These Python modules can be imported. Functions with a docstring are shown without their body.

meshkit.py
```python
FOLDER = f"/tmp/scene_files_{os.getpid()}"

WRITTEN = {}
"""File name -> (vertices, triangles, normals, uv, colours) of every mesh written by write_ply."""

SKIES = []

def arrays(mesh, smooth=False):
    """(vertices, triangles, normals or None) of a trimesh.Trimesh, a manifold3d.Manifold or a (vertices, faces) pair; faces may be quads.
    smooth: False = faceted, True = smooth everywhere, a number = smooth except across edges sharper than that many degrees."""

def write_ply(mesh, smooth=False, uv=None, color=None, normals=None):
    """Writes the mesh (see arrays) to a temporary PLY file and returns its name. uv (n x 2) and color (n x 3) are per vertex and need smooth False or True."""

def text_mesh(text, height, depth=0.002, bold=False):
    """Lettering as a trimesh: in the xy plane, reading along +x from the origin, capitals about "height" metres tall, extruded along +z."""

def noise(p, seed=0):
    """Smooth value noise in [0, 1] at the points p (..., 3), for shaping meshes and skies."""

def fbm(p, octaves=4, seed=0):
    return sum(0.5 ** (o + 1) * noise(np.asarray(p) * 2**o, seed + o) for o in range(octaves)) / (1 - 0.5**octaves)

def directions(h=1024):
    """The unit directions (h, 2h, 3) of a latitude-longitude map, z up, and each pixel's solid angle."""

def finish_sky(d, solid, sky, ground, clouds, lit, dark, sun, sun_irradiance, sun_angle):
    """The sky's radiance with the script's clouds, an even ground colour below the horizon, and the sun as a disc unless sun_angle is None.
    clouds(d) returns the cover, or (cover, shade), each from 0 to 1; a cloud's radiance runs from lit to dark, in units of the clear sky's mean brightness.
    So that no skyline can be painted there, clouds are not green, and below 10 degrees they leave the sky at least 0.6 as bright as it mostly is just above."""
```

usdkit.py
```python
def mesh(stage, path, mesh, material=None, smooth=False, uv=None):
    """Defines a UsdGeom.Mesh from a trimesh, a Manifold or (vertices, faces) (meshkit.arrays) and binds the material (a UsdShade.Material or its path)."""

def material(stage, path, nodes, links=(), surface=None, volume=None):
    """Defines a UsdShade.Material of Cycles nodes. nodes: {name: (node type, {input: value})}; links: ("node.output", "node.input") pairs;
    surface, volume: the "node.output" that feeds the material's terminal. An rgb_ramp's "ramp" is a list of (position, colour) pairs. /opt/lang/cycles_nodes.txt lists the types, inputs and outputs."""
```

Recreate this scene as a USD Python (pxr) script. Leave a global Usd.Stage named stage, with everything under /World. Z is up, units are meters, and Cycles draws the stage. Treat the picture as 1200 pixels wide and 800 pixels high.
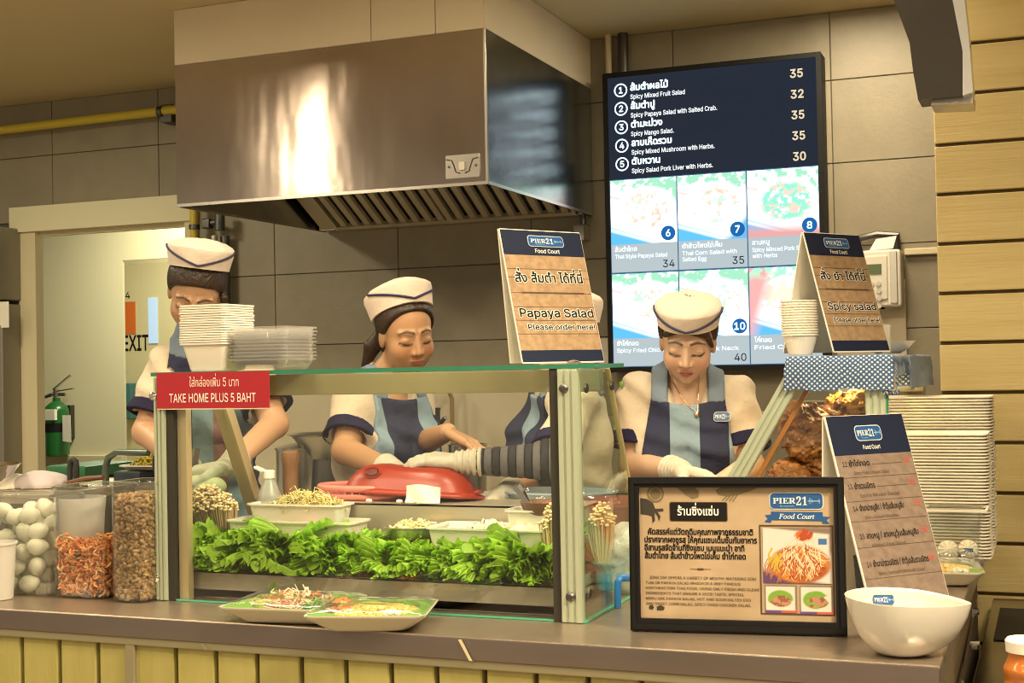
import math, glob
import numpy as np, trimesh, usdkit, meshkit
import manifold3d as m3
import shapely
from shapely import affinity
from shapely.geometry import Polygon, Point, LineString, box as sbox
from shapely.ops import unary_union
from pxr import Usd, UsdGeom, UsdLux, UsdShade, Gf, Sdf, Vt

stage = Usd.Stage.CreateInMemory()
UsdGeom.SetStageUpAxis(stage, 'Z'); UsdGeom.SetStageMetersPerUnit(stage, 1.0)
world = UsdGeom.Xform.Define(stage, '/World'); stage.SetDefaultPrim(world.GetPrim())

# ---------------------------------------------------------------- camera
F, CX, CY, EYE = 1585., 600., 400., np.array([0, 0, 1.41])
ex = -np.array([-3960., 108., F]); ex /= np.linalg.norm(ex)
ey = np.array([635., 17., F]); ey -= ex * (ex @ ey); ey /= np.linalg.norm(ey)
ez = np.cross(ex, ey)
RC = np.stack([ex, ey, ez])                       # rows: world axes in camera (right, down, forward)
EXPOSURE = 0.12
cam = UsdGeom.Camera.Define(stage, '/World/camera')
cam.CreateHorizontalApertureAttr(36.0); cam.CreateVerticalApertureAttr(24.0)
cam.CreateFocalLengthAttr(36.0 * F / 1200.0)
cam.CreateFStopAttr(0.0); cam.CreateExposureAttr(EXPOSURE); cam.CreateClippingRangeAttr((0.05, 200.0))
cr, cd, cf = RC[:, 0], RC[:, 1], RC[:, 2]
cam.AddTransformOp().Set(Gf.Matrix4d(*[float(x) for x in (*cr, 0, *(-cd), 0, *(-cf), 0, *EYE, 1)]))

def at(px, py, Y=None, Z=None, X=None):
    "the world point on a plane of the room that lies under a point of the photograph"
    d = RC @ np.array([(px - CX) / F, (py - CY) / F, 1.0])
    t = Y / d[1] if Y is not None else (Z - EYE[2]) / d[2] if Z is not None else X / d[0]
    return EYE + d * t

# ---------------------------------------------------------------- light
dome = UsdLux.DomeLight.Define(stage, '/World/sky')  # even warm ambient fill around the open hall
dome.CreateIntensityAttr(0.12); dome.CreateColorAttr(Gf.Vec3f(1.0, 0.83, 0.58))
WARM = (1.0, 0.80, 0.52)
CEIL, CEIL2 = 2.665, 3.30
LAMPS = [  # x, y, z, width, length, radiance, colour, turn : unseen ceiling panels, placed and tuned to light stall, planks and passage
    (-5.0, -.6, CEIL2, .20, 4.6, 58, WARM, -.43), (-1.6, 0.6, CEIL2, .5, .5, 50, WARM, 0), (0.5, 0.7, CEIL2, .5, .5, 50, WARM, 0),  # first strip is out of view, placed to streak the hood front
    (-1.6, -1.8, CEIL2, .5, .5, 50, WARM, 0), (0.9, -1.8, CEIL2, .5, .5, 50, WARM, 0), (1.0, 1.5, CEIL2, .6, .6, 170, WARM, 0),  # last one is out of view, placed to light the plank wall
    (-.75, 2.6, CEIL, .30, .30, 60, WARM, 0), (-1.75, 2.6, CEIL, .30, .30, 60, WARM, 0),
    (-.62, 4.35, CEIL, .3, .5, 36, (1.0, .83, .56), 0), (-3.95, 3.35, CEIL, .3, .6, 46, (1.0, .9, .62), 0), (-4.4, 5.9, CEIL, .4, .8, 48, (1.0, .93, .66), 0), (-5.6, 7.6, CEIL, .4, .8, 34, (1.0, .93, .66), 0),  # out of view, placed to light the right wall, left wall and passage
]
# ---------------------------------------------------------------- helpers
used = {}
def numbered(parent, name):
    k = (parent, name); n = used.get(k, 0); used[k] = n + 1
    return name if n == 0 else f'{name}_{n:03d}'
MATS = {}
def prim_of(p): return p
class Thing:
    def __init__(s, path, loc=(0, 0, 0), rz=0.0): s.path, s.loc, s.rz = path, np.array(loc, float), rz
    def prim(s): return stage.GetPrimAtPath(s.path)
    def local(s, v):
        v = np.asarray(v, float) - s.loc
        if s.rz:
            c, q = math.cos(-s.rz), math.sin(-s.rz); v = v @ np.array([[c, q, 0], [-q, c, 0], [0, 0, 1]])
        return v
def setdata(p, **k):
    for a, b in k.items():
        if b: p.SetCustomDataByKey(a, b)
def thing(name, label, cat, loc=(0, 0, 0), rz=0.0, group=None, kind=None):
    path = '/World/' + numbered('/World', name)
    x = UsdGeom.Xform.Define(stage, path); x.AddTranslateOp().Set(Gf.Vec3d(*map(float, loc)))
    if rz: x.AddRotateZOp().Set(math.degrees(rz))
    setdata(x.GetPrim(), label=label, category=cat, group=group, kind=kind)
    return Thing(path, loc, rz)
def obj(name, mesh, mat, parent=None, smooth=35, label=None, cat=None, group=None, kind=None, col=None, uv=None):
    "one Mesh prim; mesh in world coordinates (or in the parent's own when parent.raw)"
    base = parent.path if parent is not None else '/World'
    path = base + '/' + numbered(base, name)
    if col is not None and smooth not in (True, False): smooth = True
    v, f, n = meshkit.arrays(mesh, smooth)
    if parent is not None: 
        if n is not None and parent.rz:
            c, q = math.cos(-parent.rz), math.sin(-parent.rz); n = n @ np.array([[c, q, 0], [-q, c, 0], [0, 0, 1]])
        v = parent.local(v)
    m = UsdGeom.Mesh.Define(stage, path)
    m.CreatePointsAttr(Vt.Vec3fArray.FromNumpy(v.astype(np.float32)))
    m.CreateFaceVertexCountsAttr(Vt.IntArray.FromNumpy(np.full(len(f), 3, np.int32)))
    m.CreateFaceVertexIndicesAttr(Vt.IntArray.FromNumpy(f.astype(np.int32).ravel()))
    m.CreateSubdivisionSchemeAttr('none'); m.CreateDoubleSidedAttr(True)
    if n is not None:
        m.CreateNormalsAttr(Vt.Vec3fArray.FromNumpy(n.astype(np.float32))); m.SetNormalsInterpolation('vertex')
    if col is not None:
        UsdGeom.PrimvarsAPI(m).CreatePrimvar('Cd', Sdf.ValueTypeNames.Color3fArray, 'vertex').Set(Vt.Vec3fArray.FromNumpy(np.ascontiguousarray(col, np.float32)))
    if mat is not None:
        UsdShade.MaterialBindingAPI.Apply(m.GetPrim()).Bind(MATS[mat] if isinstance(mat, str) else mat)
    setdata(m.GetPrim(), label=label, category=cat, group=group, kind=kind)
    t = Thing(path, parent.loc if parent else (0, 0, 0), parent.rz if parent else 0)
    return t
def struct(name, mesh, mat, parent=None, **k):
    return obj(name, mesh, mat, parent, kind='structure' if parent is None else None, **k)
def dup(t, loc, rz=0.0, label=None, group=None, name=None):
    p = t.prim(); was = p.GetCustomData()
    nm = name or p.GetName()
    while nm[-4:-3] == '_' and nm[-3:].isdigit(): nm = nm[:-4]
    r = thing(nm, label or was.get('label'), was.get('category'), loc, rz, group or was.get('group'))
    q = r.prim(); q.GetReferences().AddInternalReference(p.GetPath()); q.SetInstanceable(True)
    return r
def cat_(*ms): 
    ms = [m for m in ms if m is not None]
    return trimesh.util.concatenate([m if isinstance(m, trimesh.Trimesh) else trimesh.Trimesh(*m, process=False) for m in ms])
def T(m, *t): m.apply_translation(t if len(t) == 3 else t[0]); return m
def box(x0, x1, y0, y1, z0, z1, r=0.0, seg=2):
    "box, with rounded edges when r > 0"
    if r <= 0:
        b = trimesh.creation.box([x1 - x0, y1 - y0, z1 - z0])
        return T(b, (x0 + x1) / 2, (y0 + y1) / 2, (z0 + z1) / 2)
    s = trimesh.creation.icosphere(0 if seg < 2 else 1, r)
    c = [[x, y, z] for x in (x0 + r, x1 - r) for y in (y0 + r, y1 - r) for z in (z0 + r, z1 - r)]
    return trimesh.Trimesh(np.vstack([s.vertices + p for p in c]), process=False).convex_hull
def cham(x0, x1, y0, y1, z0, z1, c=.002):
    "box with chamfered edges: 24 points"
    p = []
    for x, sx in ((x0, 1), (x1, -1)):
        for y, sy in ((y0, 1), (y1, -1)):
            for z, sz in ((z0, 1), (z1, -1)):
                p += [(x + c * sx, y + c * sy, z), (x + c * sx, y, z + c * sz), (x, y + c * sy, z + c * sz)]
    return trimesh.Trimesh(np.array(p, float), process=False).convex_hull
def beam(a, b, w, d, up=(0, 0, 1), r=0.0):
    "square bar from a to b: width w, depth d"
    a, b = np.array(a, float), np.array(b, float); L = np.linalg.norm(b - a); t = (b - a) / L
    s = np.cross(t, up); 
    if np.linalg.norm(s) < 1e-6: s = np.cross(t, (0, 1, 0))
    s /= np.linalg.norm(s); u = np.cross(s, t)
    m = box(-w / 2, w / 2, -d / 2, d / 2, 0, L, r, 1) if r else box(-w / 2, w / 2, -d / 2, d / 2, 0, L)
    M = np.eye(4); M[:3, 0], M[:3, 1], M[:3, 2], M[:3, 3] = s, u, t, a
    return m.apply_transform(M)
def tube(pts, r, n=10, closed=False, cap=True):
    p = np.asarray(pts, float); N = len(p)
    r = np.broadcast_to(np.asarray(r, float), (N,))
    t = (np.roll(p, -1, 0) - np.roll(p, 1, 0)) if closed else np.gradient(p, axis=0)
    t /= np.linalg.norm(t, axis=1, keepdims=True) + 1e-12
    a = np.zeros_like(p); g = np.array([0, 0, 1.0]) if abs(t[0][2]) < .9 else np.array([1.0, 0, 0])
    for i in range(N):
        g = g - t[i] * (g @ t[i]); g /= np.linalg.norm(g) + 1e-12; a[i] = g
    b = np.cross(t, a); k = np.arange(n) * 2 * np.pi / n
    v = (p[:, None] + r[:, None, None] * (np.cos(k)[None, :, None] * a[:, None] + np.sin(k)[None, :, None] * b[:, None])).reshape(-1, 3)
    f = []
    for i in range(N if closed else N - 1):
        j = (i + 1) % N
        for q in range(n):
            q2 = (q + 1) % n
            f += [(i * n + q, i * n + q2, j * n + q2), (i * n + q, j * n + q2, j * n + q)]
    if cap and not closed:
        v = np.vstack([v, p[:1], p[-1:]]); c0, c1 = N * n, N * n + 1
        for q in range(n):
            q2 = (q + 1) % n; f += [(c0, q2, q), (c1, (N - 1) * n + q, (N - 1) * n + q2)]
    return trimesh.Trimesh(v, np.array(f), process=False)
def lathe(prof, n=32, sx=1.0, sy=1.0, loc=(0, 0, 0)):
    "revolve (radius, z) points about z; closed where radius is 0"
    pr = np.array(prof, float); k = np.arange(n) * 2 * np.pi / n
    v = np.stack([pr[:, 0, None] * np.cos(k) * sx, pr[:, 0, None] * np.sin(k) * sy, np.repeat(pr[:, 1, None], n, 1)], -1).reshape(-1, 3) + np.array(loc, float)
    f = []
    for i in range(len(pr) - 1):
        for q in range(n):
            q2 = (q + 1) % n
            if pr[i, 0] > 1e-9: f.append((i * n + q, i * n + q2, (i + 1) * n + q2 if pr[i + 1, 0] > 1e-9 else (i + 1) * n + q))
            if pr[i + 1, 0] > 1e-9: f.append((i * n + (q if pr[i, 0] > 1e-9 else q), (i + 1) * n + q2, (i + 1) * n + q))
    m = trimesh.Trimesh(v, np.array(f), process=False); m.merge_vertices(); m.update_faces(m.nondegenerate_faces()); return m
def extrude(poly, h): 
    ps = getattr(poly, 'geoms', [poly])
    return cat_(*[trimesh.creation.extrude_polygon(p, h, engine='earcut') for p in ps if p.area > 1e-9])
def flat(poly):
    "a polygon as a flat sheet at z = 0"
    vs, fs, n = [], [], 0
    for p in getattr(poly, 'geoms', [poly]):
        if p.is_empty or p.area < 1e-12 or p.geom_type != 'Polygon': continue
        v, f = trimesh.creation.triangulate_polygon(p, engine='earcut')
        vs.append(np.column_stack([v, np.zeros(len(v))])); fs.append(np.asarray(f) + n); n += len(v)
    return trimesh.Trimesh(np.vstack(vs), np.vstack(fs), process=False)
def frame_of(o, u, v):
    "4x4 with columns u, v, u x v at o"
    M = np.eye(4); u, v = np.array(u, float), np.array(v, float); M[:3, 0], M[:3, 1], M[:3, 2], M[:3, 3] = u, v, np.cross(u, v), o
    return M
def loft(rings, close_ends=True):
    "rings: (k, n, 3) closed loops"
    r = np.asarray(rings, float); K, n, _ = r.shape; v = r.reshape(-1, 3); f = []
    for i in range(K - 1):
        for q in range(n):
            q2 = (q + 1) % n; f += [(i * n + q, i * n + q2, (i + 1) * n + q2), (i * n + q, (i + 1) * n + q2, (i + 1) * n + q)]
    if close_ends:
        v = np.vstack([v, r[0].mean(0), r[-1].mean(0)]); a, b = K * n, K * n + 1
        for q in range(n):
            q2 = (q + 1) % n; f += [(a, q2, q), (b, (K - 1) * n + q, (K - 1) * n + q2)]
    return trimesh.Trimesh(v, np.array(f), process=False)
def grid(P):
    "a sheet from an (a, b, 3) array of points"
    a, b = P.shape[:2]; i, j = np.meshgrid(np.arange(a - 1), np.arange(b - 1), indexing='ij'); k = (i * b + j).ravel()
    return trimesh.Trimesh(P.reshape(-1, 3), np.vstack([np.column_stack([k, k + b, k + b + 1]), np.column_stack([k, k + b + 1, k + 1])]), process=False)
def slab_of(P, th):
    "a sheet with thickness th along its normals"
    m = grid(P); n = m.vertex_normals; a, b = P.shape[:2]; v = np.vstack([m.vertices + n * th / 2, m.vertices - n * th / 2]); N = a * b
    f = [m.faces, m.faces[:, ::-1] + N]
    ring = [i * b for i in range(a)] + [(a - 1) * b + j for j in range(1, b)] + [i * b + b - 1 for i in range(a - 2, -1, -1)] + [j for j in range(b - 2, 0, -1)]
    r = np.array(ring); r2 = np.roll(r, -1); f += [np.column_stack([r, r2 + N, r2]), np.column_stack([r, r + N, r2 + N])]
    return trimesh.Trimesh(v, np.vstack(f), process=False)
def rrect(w, h, r, n=4):
    return sbox(-w / 2 + r, -h / 2 + r, w / 2 - r, h / 2 - r).buffer(r, quad_segs=n)

def snet(f, lo, hi, h):
    "naive surface nets of a signed distance function"
    lo, hi = np.array(lo, float), np.array(hi, float); n = np.ceil((hi - lo) / h).astype(int) + 1
    ax = [lo[k] + h * np.arange(n[k]) for k in range(3)]
    P = np.stack(np.meshgrid(*ax, indexing='ij'), -1).astype(np.float32)
    if n.prod() > 60000:                              # look coarsely first, then only near the surface
        Cs = f(P[::4, ::4, ::4].reshape(-1, 3)).reshape([-(-k // 4) for k in n]).astype(np.float32)
        V = np.repeat(np.repeat(np.repeat(Cs, 4, 0), 4, 1), 4, 2)[:n[0], :n[1], :n[2]].copy(); near = np.abs(V) < 9 * h
        V[near] = f(P[near]).astype(np.float32)
    else: V = f(P.reshape(-1, 3)).reshape(n).astype(np.float32)
    S = V < 0
    acc = np.zeros((*(n - 1), 3), np.float32); cnt = np.zeros(n - 1, np.float32)
    for a in range(3):
        b, c = [k for k in range(3) if k != a]
        for ob in (0, 1):
            for oc in (0, 1):
                s0 = [slice(None)] * 3; s0[a] = slice(0, n[a] - 1); s0[b] = slice(ob, n[b] - 1 + ob); s0[c] = slice(oc, n[c] - 1 + oc)
                s1 = list(s0); s1[a] = slice(1, n[a])
                v0, v1 = V[tuple(s0)], V[tuple(s1)]; cr_ = (v0 < 0) != (v1 < 0)
                t = np.where(cr_, v0 / np.where(cr_, v0 - v1, 1), 0)
                acc[..., a] += np.where(cr_, t, 0); acc[..., b] += np.where(cr_, ob, 0); acc[..., c] += np.where(cr_, oc, 0); cnt += cr_
    act = cnt > 0; idx = -np.ones(n - 1, np.int64); idx[act] = np.arange(act.sum())
    ijk = np.argwhere(act); verts = lo + h * (ijk + acc[act] / cnt[act][:, None])
    faces = []
    for a in range(3):
        b, c = (a + 1) % 3, (a + 2) % 3
        s0 = [slice(1, -1)] * 3; s0[a] = slice(0, n[a] - 1); s1 = list(s0); s1[a] = slice(1, n[a])
        A, B = S[tuple(s0)], S[tuple(s1)]; e = np.argwhere(A != B)
        if not len(e): continue
        fl = A[A != B]; off = np.array([1, 1, 1]); off[a] = 0; e = e + off
        def q(db, dc):
            x = e.copy(); x[:, b] -= db; x[:, c] -= dc; return idx[x[:, 0], x[:, 1], x[:, 2]]
        q0, q1, q2, q3 = q(1, 1), q(0, 1), q(0, 0), q(1, 0)
        f1 = np.column_stack([q0, q1, q2]); f2 = np.column_stack([q0, q2, q3])
        f1[~fl] = f1[~fl][:, ::-1]; f2[~fl] = f2[~fl][:, ::-1]; faces += [f1, f2]
    return trimesh.Trimesh(verts, np.vstack(faces), process=False)
def smin(a, b, k):
    h = np.clip(.5 + .5 * (b - a) / k, 0, 1); return b + (a - b) * h - k * h * (1 - h)
def smax(a, b, k): return -smin(-a, -b, k)
def sd_cap(P, a, b, ra, rb):
    a, b = np.float32(a), np.float32(b); d = b - a; t = np.clip((P - a) @ d / (d @ d + 1e-12), 0, 1)
    return np.linalg.norm(P - a - t[:, None] * d, axis=1) - (ra + (rb - ra) * t)
def sd_ell(P, c, r):
    q = P - np.float32(c); r = np.float32(r); k0 = np.linalg.norm(q / r, axis=1); k1 = np.linalg.norm(q / (r * r), axis=1)
    return k0 * (k0 - 1) / np.maximum(k1, 1e-9)
def rot_to(fwd, up):
    "rows: local x (side), y (forward), z (up) axes"
    y = np.array(fwd, float); y /= np.linalg.norm(y); z = np.array(up, float); z -= y * (y @ z); z /= np.linalg.norm(z)
    return np.stack([np.cross(y, z), y, z])
def unit(v): v = np.array(v, float); return v / np.linalg.norm(v)

# ---------------------------------------------------------------- lettering
FONTS = {}
def font_(kind):
    from PIL import ImageFont
    pat = {'inter': 'Inter.woff2', 'thai': 'NotoSansThai*', 'serif': 'NotoSansMath*'}[kind]
    if kind not in FONTS:
        f = ImageFont.truetype(glob.glob('/opt/blender-*/*/datafiles/fonts/' + pat)[0], 96)
        FONTS[kind] = f
    return FONTS[kind]
UPPER = set('\u0e31\u0e34\u0e35\u0e36\u0e37\u0e4d\u0e47'); TONE = set('\u0e48\u0e49\u0e4a\u0e4b\u0e4c')
def serif(s):
    return ''.join(chr(0x1D400 + ord(c) - 65) if 'A' <= c <= 'Z' else chr(0x1D41A + ord(c) - 97) if 'a' <= c <= 'z' else chr(0x1D7CE + ord(c) - 48) if c.isdigit() else c for c in s)
def italic(s):
    return ''.join(chr(0x1D434 + ord(c) - 65) if 'A' <= c <= 'Z' else chr(0x1D44E + ord(c) - 97) if 'a' <= c <= 'z' else c for c in s)
def text_poly(s, h, bold=0, font='inter', tol=.6):
    "lettering as a polygon: capitals about h tall, baseline at y = 0, starting at x = 0"
    from PIL import Image, ImageDraw
    f = font_(font); W = int(f.getlength(s)) + 60
    im = Image.new('L', (W, 190)); d = ImageDraw.Draw(im); pen = 20.0; prev = ''
    if font == 'thai':
        for ch in s:
            if ch == '\u0e33' and prev in TONE: pass
            dy = -22 if ch in TONE and prev in UPPER else 0
            g = font_('inter') if ch.isascii() and ch != ' ' else f
            d.text((pen, 130 + dy), ch, 255, g, anchor='ls', stroke_width=bold)
            pen += g.getlength(ch); prev = ch
    else: d.text((pen, 130), s, 255, f, anchor='ls', stroke_width=bold)
    on = np.pad(np.asarray(im) > 127, ((0, 0), (1, 1))).astype(np.int8); e = np.diff(on, axis=1)
    rows, st = np.nonzero(e == 1); en = np.nonzero(e == -1)[1]
    if not len(rows): return Polygon()
    g = unary_union(shapely.box(st, -rows - 1, en, -rows)).buffer(.6, quad_segs=2).buffer(-.6, quad_segs=2).simplify(tol)
    k = h / 70.0
    return affinity.affine_transform(g, [k, 0, 0, k, -20 * k, 130 * k])
def fit_poly(s, x, y, w=None, h=None, bold=0, font='inter', tol=.6, align='l'):
    "lettering placed with its baseline start at (x, y); w squeezes it to that width"
    g = text_poly(s, h, bold, font, tol)
    if g.is_empty: return g
    a, b, c, d = g.bounds
    if w: g = affinity.scale(g, w / (c - a), 1, origin=(a, 0)); c = a + w
    dx = {'l': x - a, 'c': x - (a + c) / 2, 'r': x - c}[align]
    return affinity.translate(g, dx, y)

# ---------------------------------------------------------------- materials
def M(name, color=(.8, .8, .8), rough=.5, metal=0.0, bump=None, vary=None, cd=False, spec=.5, coat=0, trans=0, ior=1.5, emit=None, sss=0, aniso=None, translucent=0, noise_co='object', sheen=0, rnd=0):
    """principled material. bump: (scale, distance[, (sx, sy, sz)]); vary: (scale, other colour, amount[, stretch]); cd: colour from the mesh; aniso stretched bump"""
    n, l = {}, []
    n['p'] = ('principled_bsdf', {'base_color': color, 'roughness': rough, 'metallic': metal, 'specular_ior_level': spec, 'coat_weight': coat, 'transmission_weight': trans, 'ior': ior, 'subsurface_weight': sss, 'subsurface_radius': (.012, .005, .003), 'subsurface_scale': 1.0, 'sheen_weight': sheen})
    src = None
    if cd:
        n['a'] = ('attribute', {'attribute': 'Cd'}); src = 'a.color'
    n['tc'] = ('texture_coordinate', {}) if noise_co == 'object' else ('geometry', {})
    co = 'tc.object' if noise_co == 'object' else 'tc.position'
    def noise(tag, scale, stretch, detail=3):
        n['m' + tag] = ('mapping', {'scale': stretch}); l.append((co, f'm{tag}.vector'))
        n['n' + tag] = ('noise_texture', {'scale': scale, 'detail': detail, 'roughness': .55}); l.append((f'm{tag}.vector', f'n{tag}.vector'))
        return f'n{tag}.fac'
    if vary:
        st = vary[3] if len(vary) > 3 else (1, 1, 1)
        fac = noise('v', vary[0], st, 4)
        n['r'] = ('map_range', {'from_min': .35, 'from_max': .68, 'to_min': 0.0, 'to_max': float(vary[2]), 'clamp': True}); l.append((fac, 'r.value'))
        n['x'] = ('mix', {'mix_type': 'mix', 'color1': color, 'color2': vary[1]}); l.append(('r.result', 'x.fac'))
        if src: l.append((src, 'x.color1'))
        src = 'x.color'
    if rnd:
        n['oi'] = ('object_info', {}); n['rr'] = ('map_range', {'from_min': 0., 'from_max': 1., 'to_min': 1 - rnd, 'to_max': 1 + rnd}); l.append(('oi.random', 'rr.value'))
        n['h'] = ('hsv', {'hue': .5, 'saturation': 1., 'fac': 1., 'color': color}); l.append(('rr.result', 'h.value'))
        if src: l.append((src, 'h.color'))
        src = 'h.color'
    if src: l.append((src, 'p.base_color'))
    if bump:
        st = bump[2] if len(bump) > 2 else (1, 1, 1)
        fac = noise('b', bump[0], st, 4)
        n['bp'] = ('bump', {'strength': 1.0, 'distance': bump[1]}); l += [(fac, 'bp.height'), ('bp.normal', 'p.normal')]
    if emit:
        n['p'][1]['emission_strength'] = emit[1]; n['p'][1]['emission_color'] = emit[0] if emit[0] else color
        if src and emit[0] is None: l.append((src, 'p.emission_color'))
    out = 'p.BSDF'
    if translucent:
        n['t'] = ('translucent_bsdf', {'color': color}); n['mx'] = ('mix_closure', {'fac': translucent}); l += [('p.BSDF', 'mx.closure1'), ('t.BSDF', 'mx.closure2')]
        if src: l.append((src, 't.color'))
        out = 'mx.closure'
    if 'tc' in n and not any('tc.' in a for a, _ in l): del n['tc']
    if aniso:
        n['p'][1]['anisotropic'] = aniso[0]; n['tg'] = ('combine_xyz', dict(zip('xyz', map(float, aniso[1])))); l.append(('tg.vector', 'p.tangent'))
    MATS[name] = usdkit.material(stage, '/World/Looks/' + name, n, l, surface=out)
    return MATS[name]
def pane(name, tint=(.93, .98, .95), refl=1.0, base=0.0, gloss=(1, 1, 1), rough=0.0, haze=0.0, haze_col=(.9, .9, .88)):
    "thin clear sheet: see-through mixed with a mirror by the angle; haze adds a scattering film"
    n = {'t': ('transparent_bsdf', {'color': tint}), 'g': ('glossy_bsdf', {'color': gloss, 'roughness': rough}), 'f': ('layer_weight', {'blend': .5}),
         'pw': ('math', {'math_type': 'power', 'value2': 5.0}), 'mm': ('math', {'math_type': 'multiply_add', 'value2': .9 * float(refl), 'value3': .04 * float(refl) + float(base), 'use_clamp': True}), 'm': ('mix_closure', {})}
    l = [('f.facing', 'pw.value1'), ('pw.value', 'mm.value1'), ('mm.value', 'm.fac'), ('t.BSDF', 'm.closure1'), ('g.BSDF', 'm.closure2')]; out = 'm.closure'
    if haze:
        n['d'] = ('diffuse_bsdf', {'color': haze_col}); n['h'] = ('mix_closure', {'fac': haze}); l += [('m.closure', 'h.closure1'), ('d.BSDF', 'h.closure2')]; out = 'h.closure'
    MATS[name] = usdkit.material(stage, '/World/Looks/' + name, n, l, surface=out)
# ---------------------------------------------------------------- the looks
M('ceiling_paint', (.54, .455, .27), .85)
M('white_paint', (.74, .66, .50), .7, vary=(3, (.66, .58, .43), .5))
M('tile', (.30, .262, .185), .45, vary=(7, (.245, .215, .15), .7), rnd=.06, bump=(60, .0006))
M('grout', (.10, .095, .08), .9)
M('cream_wall', (.72, .68, .47), .7)
M('cream_frame', (.66, .58, .38), .5)
M('floor_tile', (.30, .25, .18), .4)
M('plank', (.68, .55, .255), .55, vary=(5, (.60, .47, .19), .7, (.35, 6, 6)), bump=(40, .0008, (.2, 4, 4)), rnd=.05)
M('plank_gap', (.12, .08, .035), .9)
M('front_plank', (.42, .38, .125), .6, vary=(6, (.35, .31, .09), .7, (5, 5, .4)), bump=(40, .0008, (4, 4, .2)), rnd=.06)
M('steel', (.56, .53, .48), .30, 1.0, bump=(30, .0010, (1, 1, .06)), vary=(4, (.44, .40, .36), .6))
M('steel_hood', (.62, .55, .50), .17, 1.0, bump=(1.6, .005, (1, 1, .35)), vary=(3, (.46, .40, .37), .8, (1, 1, .4)), aniso=(.92, (0, 0, 1)))
M('steel_top', (.47, .39, .30), .33, .8, bump=(30, .0012, (.06, 1, 1)), vary=(3, (.34, .28, .225), .9))
M('steel_skirt', (.28, .24, .23), .40, .9, vary=(5, (.21, .18, .17), .8, (.3, 1, 1)))
M('steel_dark', (.13, .125, .12), .45, 1.0)
M('steel_thin', (.62, .60, .56), .25, 1.0)
M('chrome', (.8, .8, .8), .12, 1.0)
M('alu_green', (.50, .56, .43), .35, .35)
M('gasket', (.04, .037, .03), .6, spec=.2)
M('black', (.010, .010, .011), .55, spec=.2)
M('black_frame', (.008, .008, .009), .5, spec=.22)
M('rubber', (.03, .03, .03), .7)
M('yellow_pipe', (.56, .43, .04), .4)
M('white_plastic', (.76, .73, .64), .4)
M('foam', (.82, .78, .68), .6, rnd=.03)
M('melamine', (.84, .80, .72), .18, coat=.4)
M('paper', (.80, .76, .66), .8)
M('navy', (.018, .022, .060), .6)
M('sign_navy', (.010, .016, .042), .5, spec=.25)
M('logo_blue', (.018, .085, .26), .4)
M('logo_line', (.55, .60, .62), .5)
M('ink', (.010, .008, .007), .7, spec=.2)
M('white_ink', (.80, .78, .72), .6)
M('red_ink', (.60, .06, .04), .6)
M('sign_red', (.38, .018, .03), .35)
M('wood_print', (.37, .255, .150), .5, vary=(14, (.25, .165, .09), .9, (.5, 5, 5)))
M('wood_print_grey', (.24, .18, .14), .5, vary=(14, (.17, .125, .10), .9, (.5, 5, 5)))
M('poster', (.45, .345, .225), .5, vary=(9, (.34, .25, .15), .7))
M('picture', cd=True, rough=.4)
M('screen', (0, 0, 0), .25, cd=False)
pane('pane', (.96, .985, .965), refl=1.0)
pane('pane_front', (.965, .98, .965), refl=.9)
pane('pane_green', (.90, .965, .92), refl=1.1)
pane('clear_plastic', (.995, .995, .99), refl=1.2, base=.04, rough=.10, haze=.11)
pane('clear_film', (.96, .96, .95), refl=1.8, base=.05, rough=.12, haze=.03)
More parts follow.
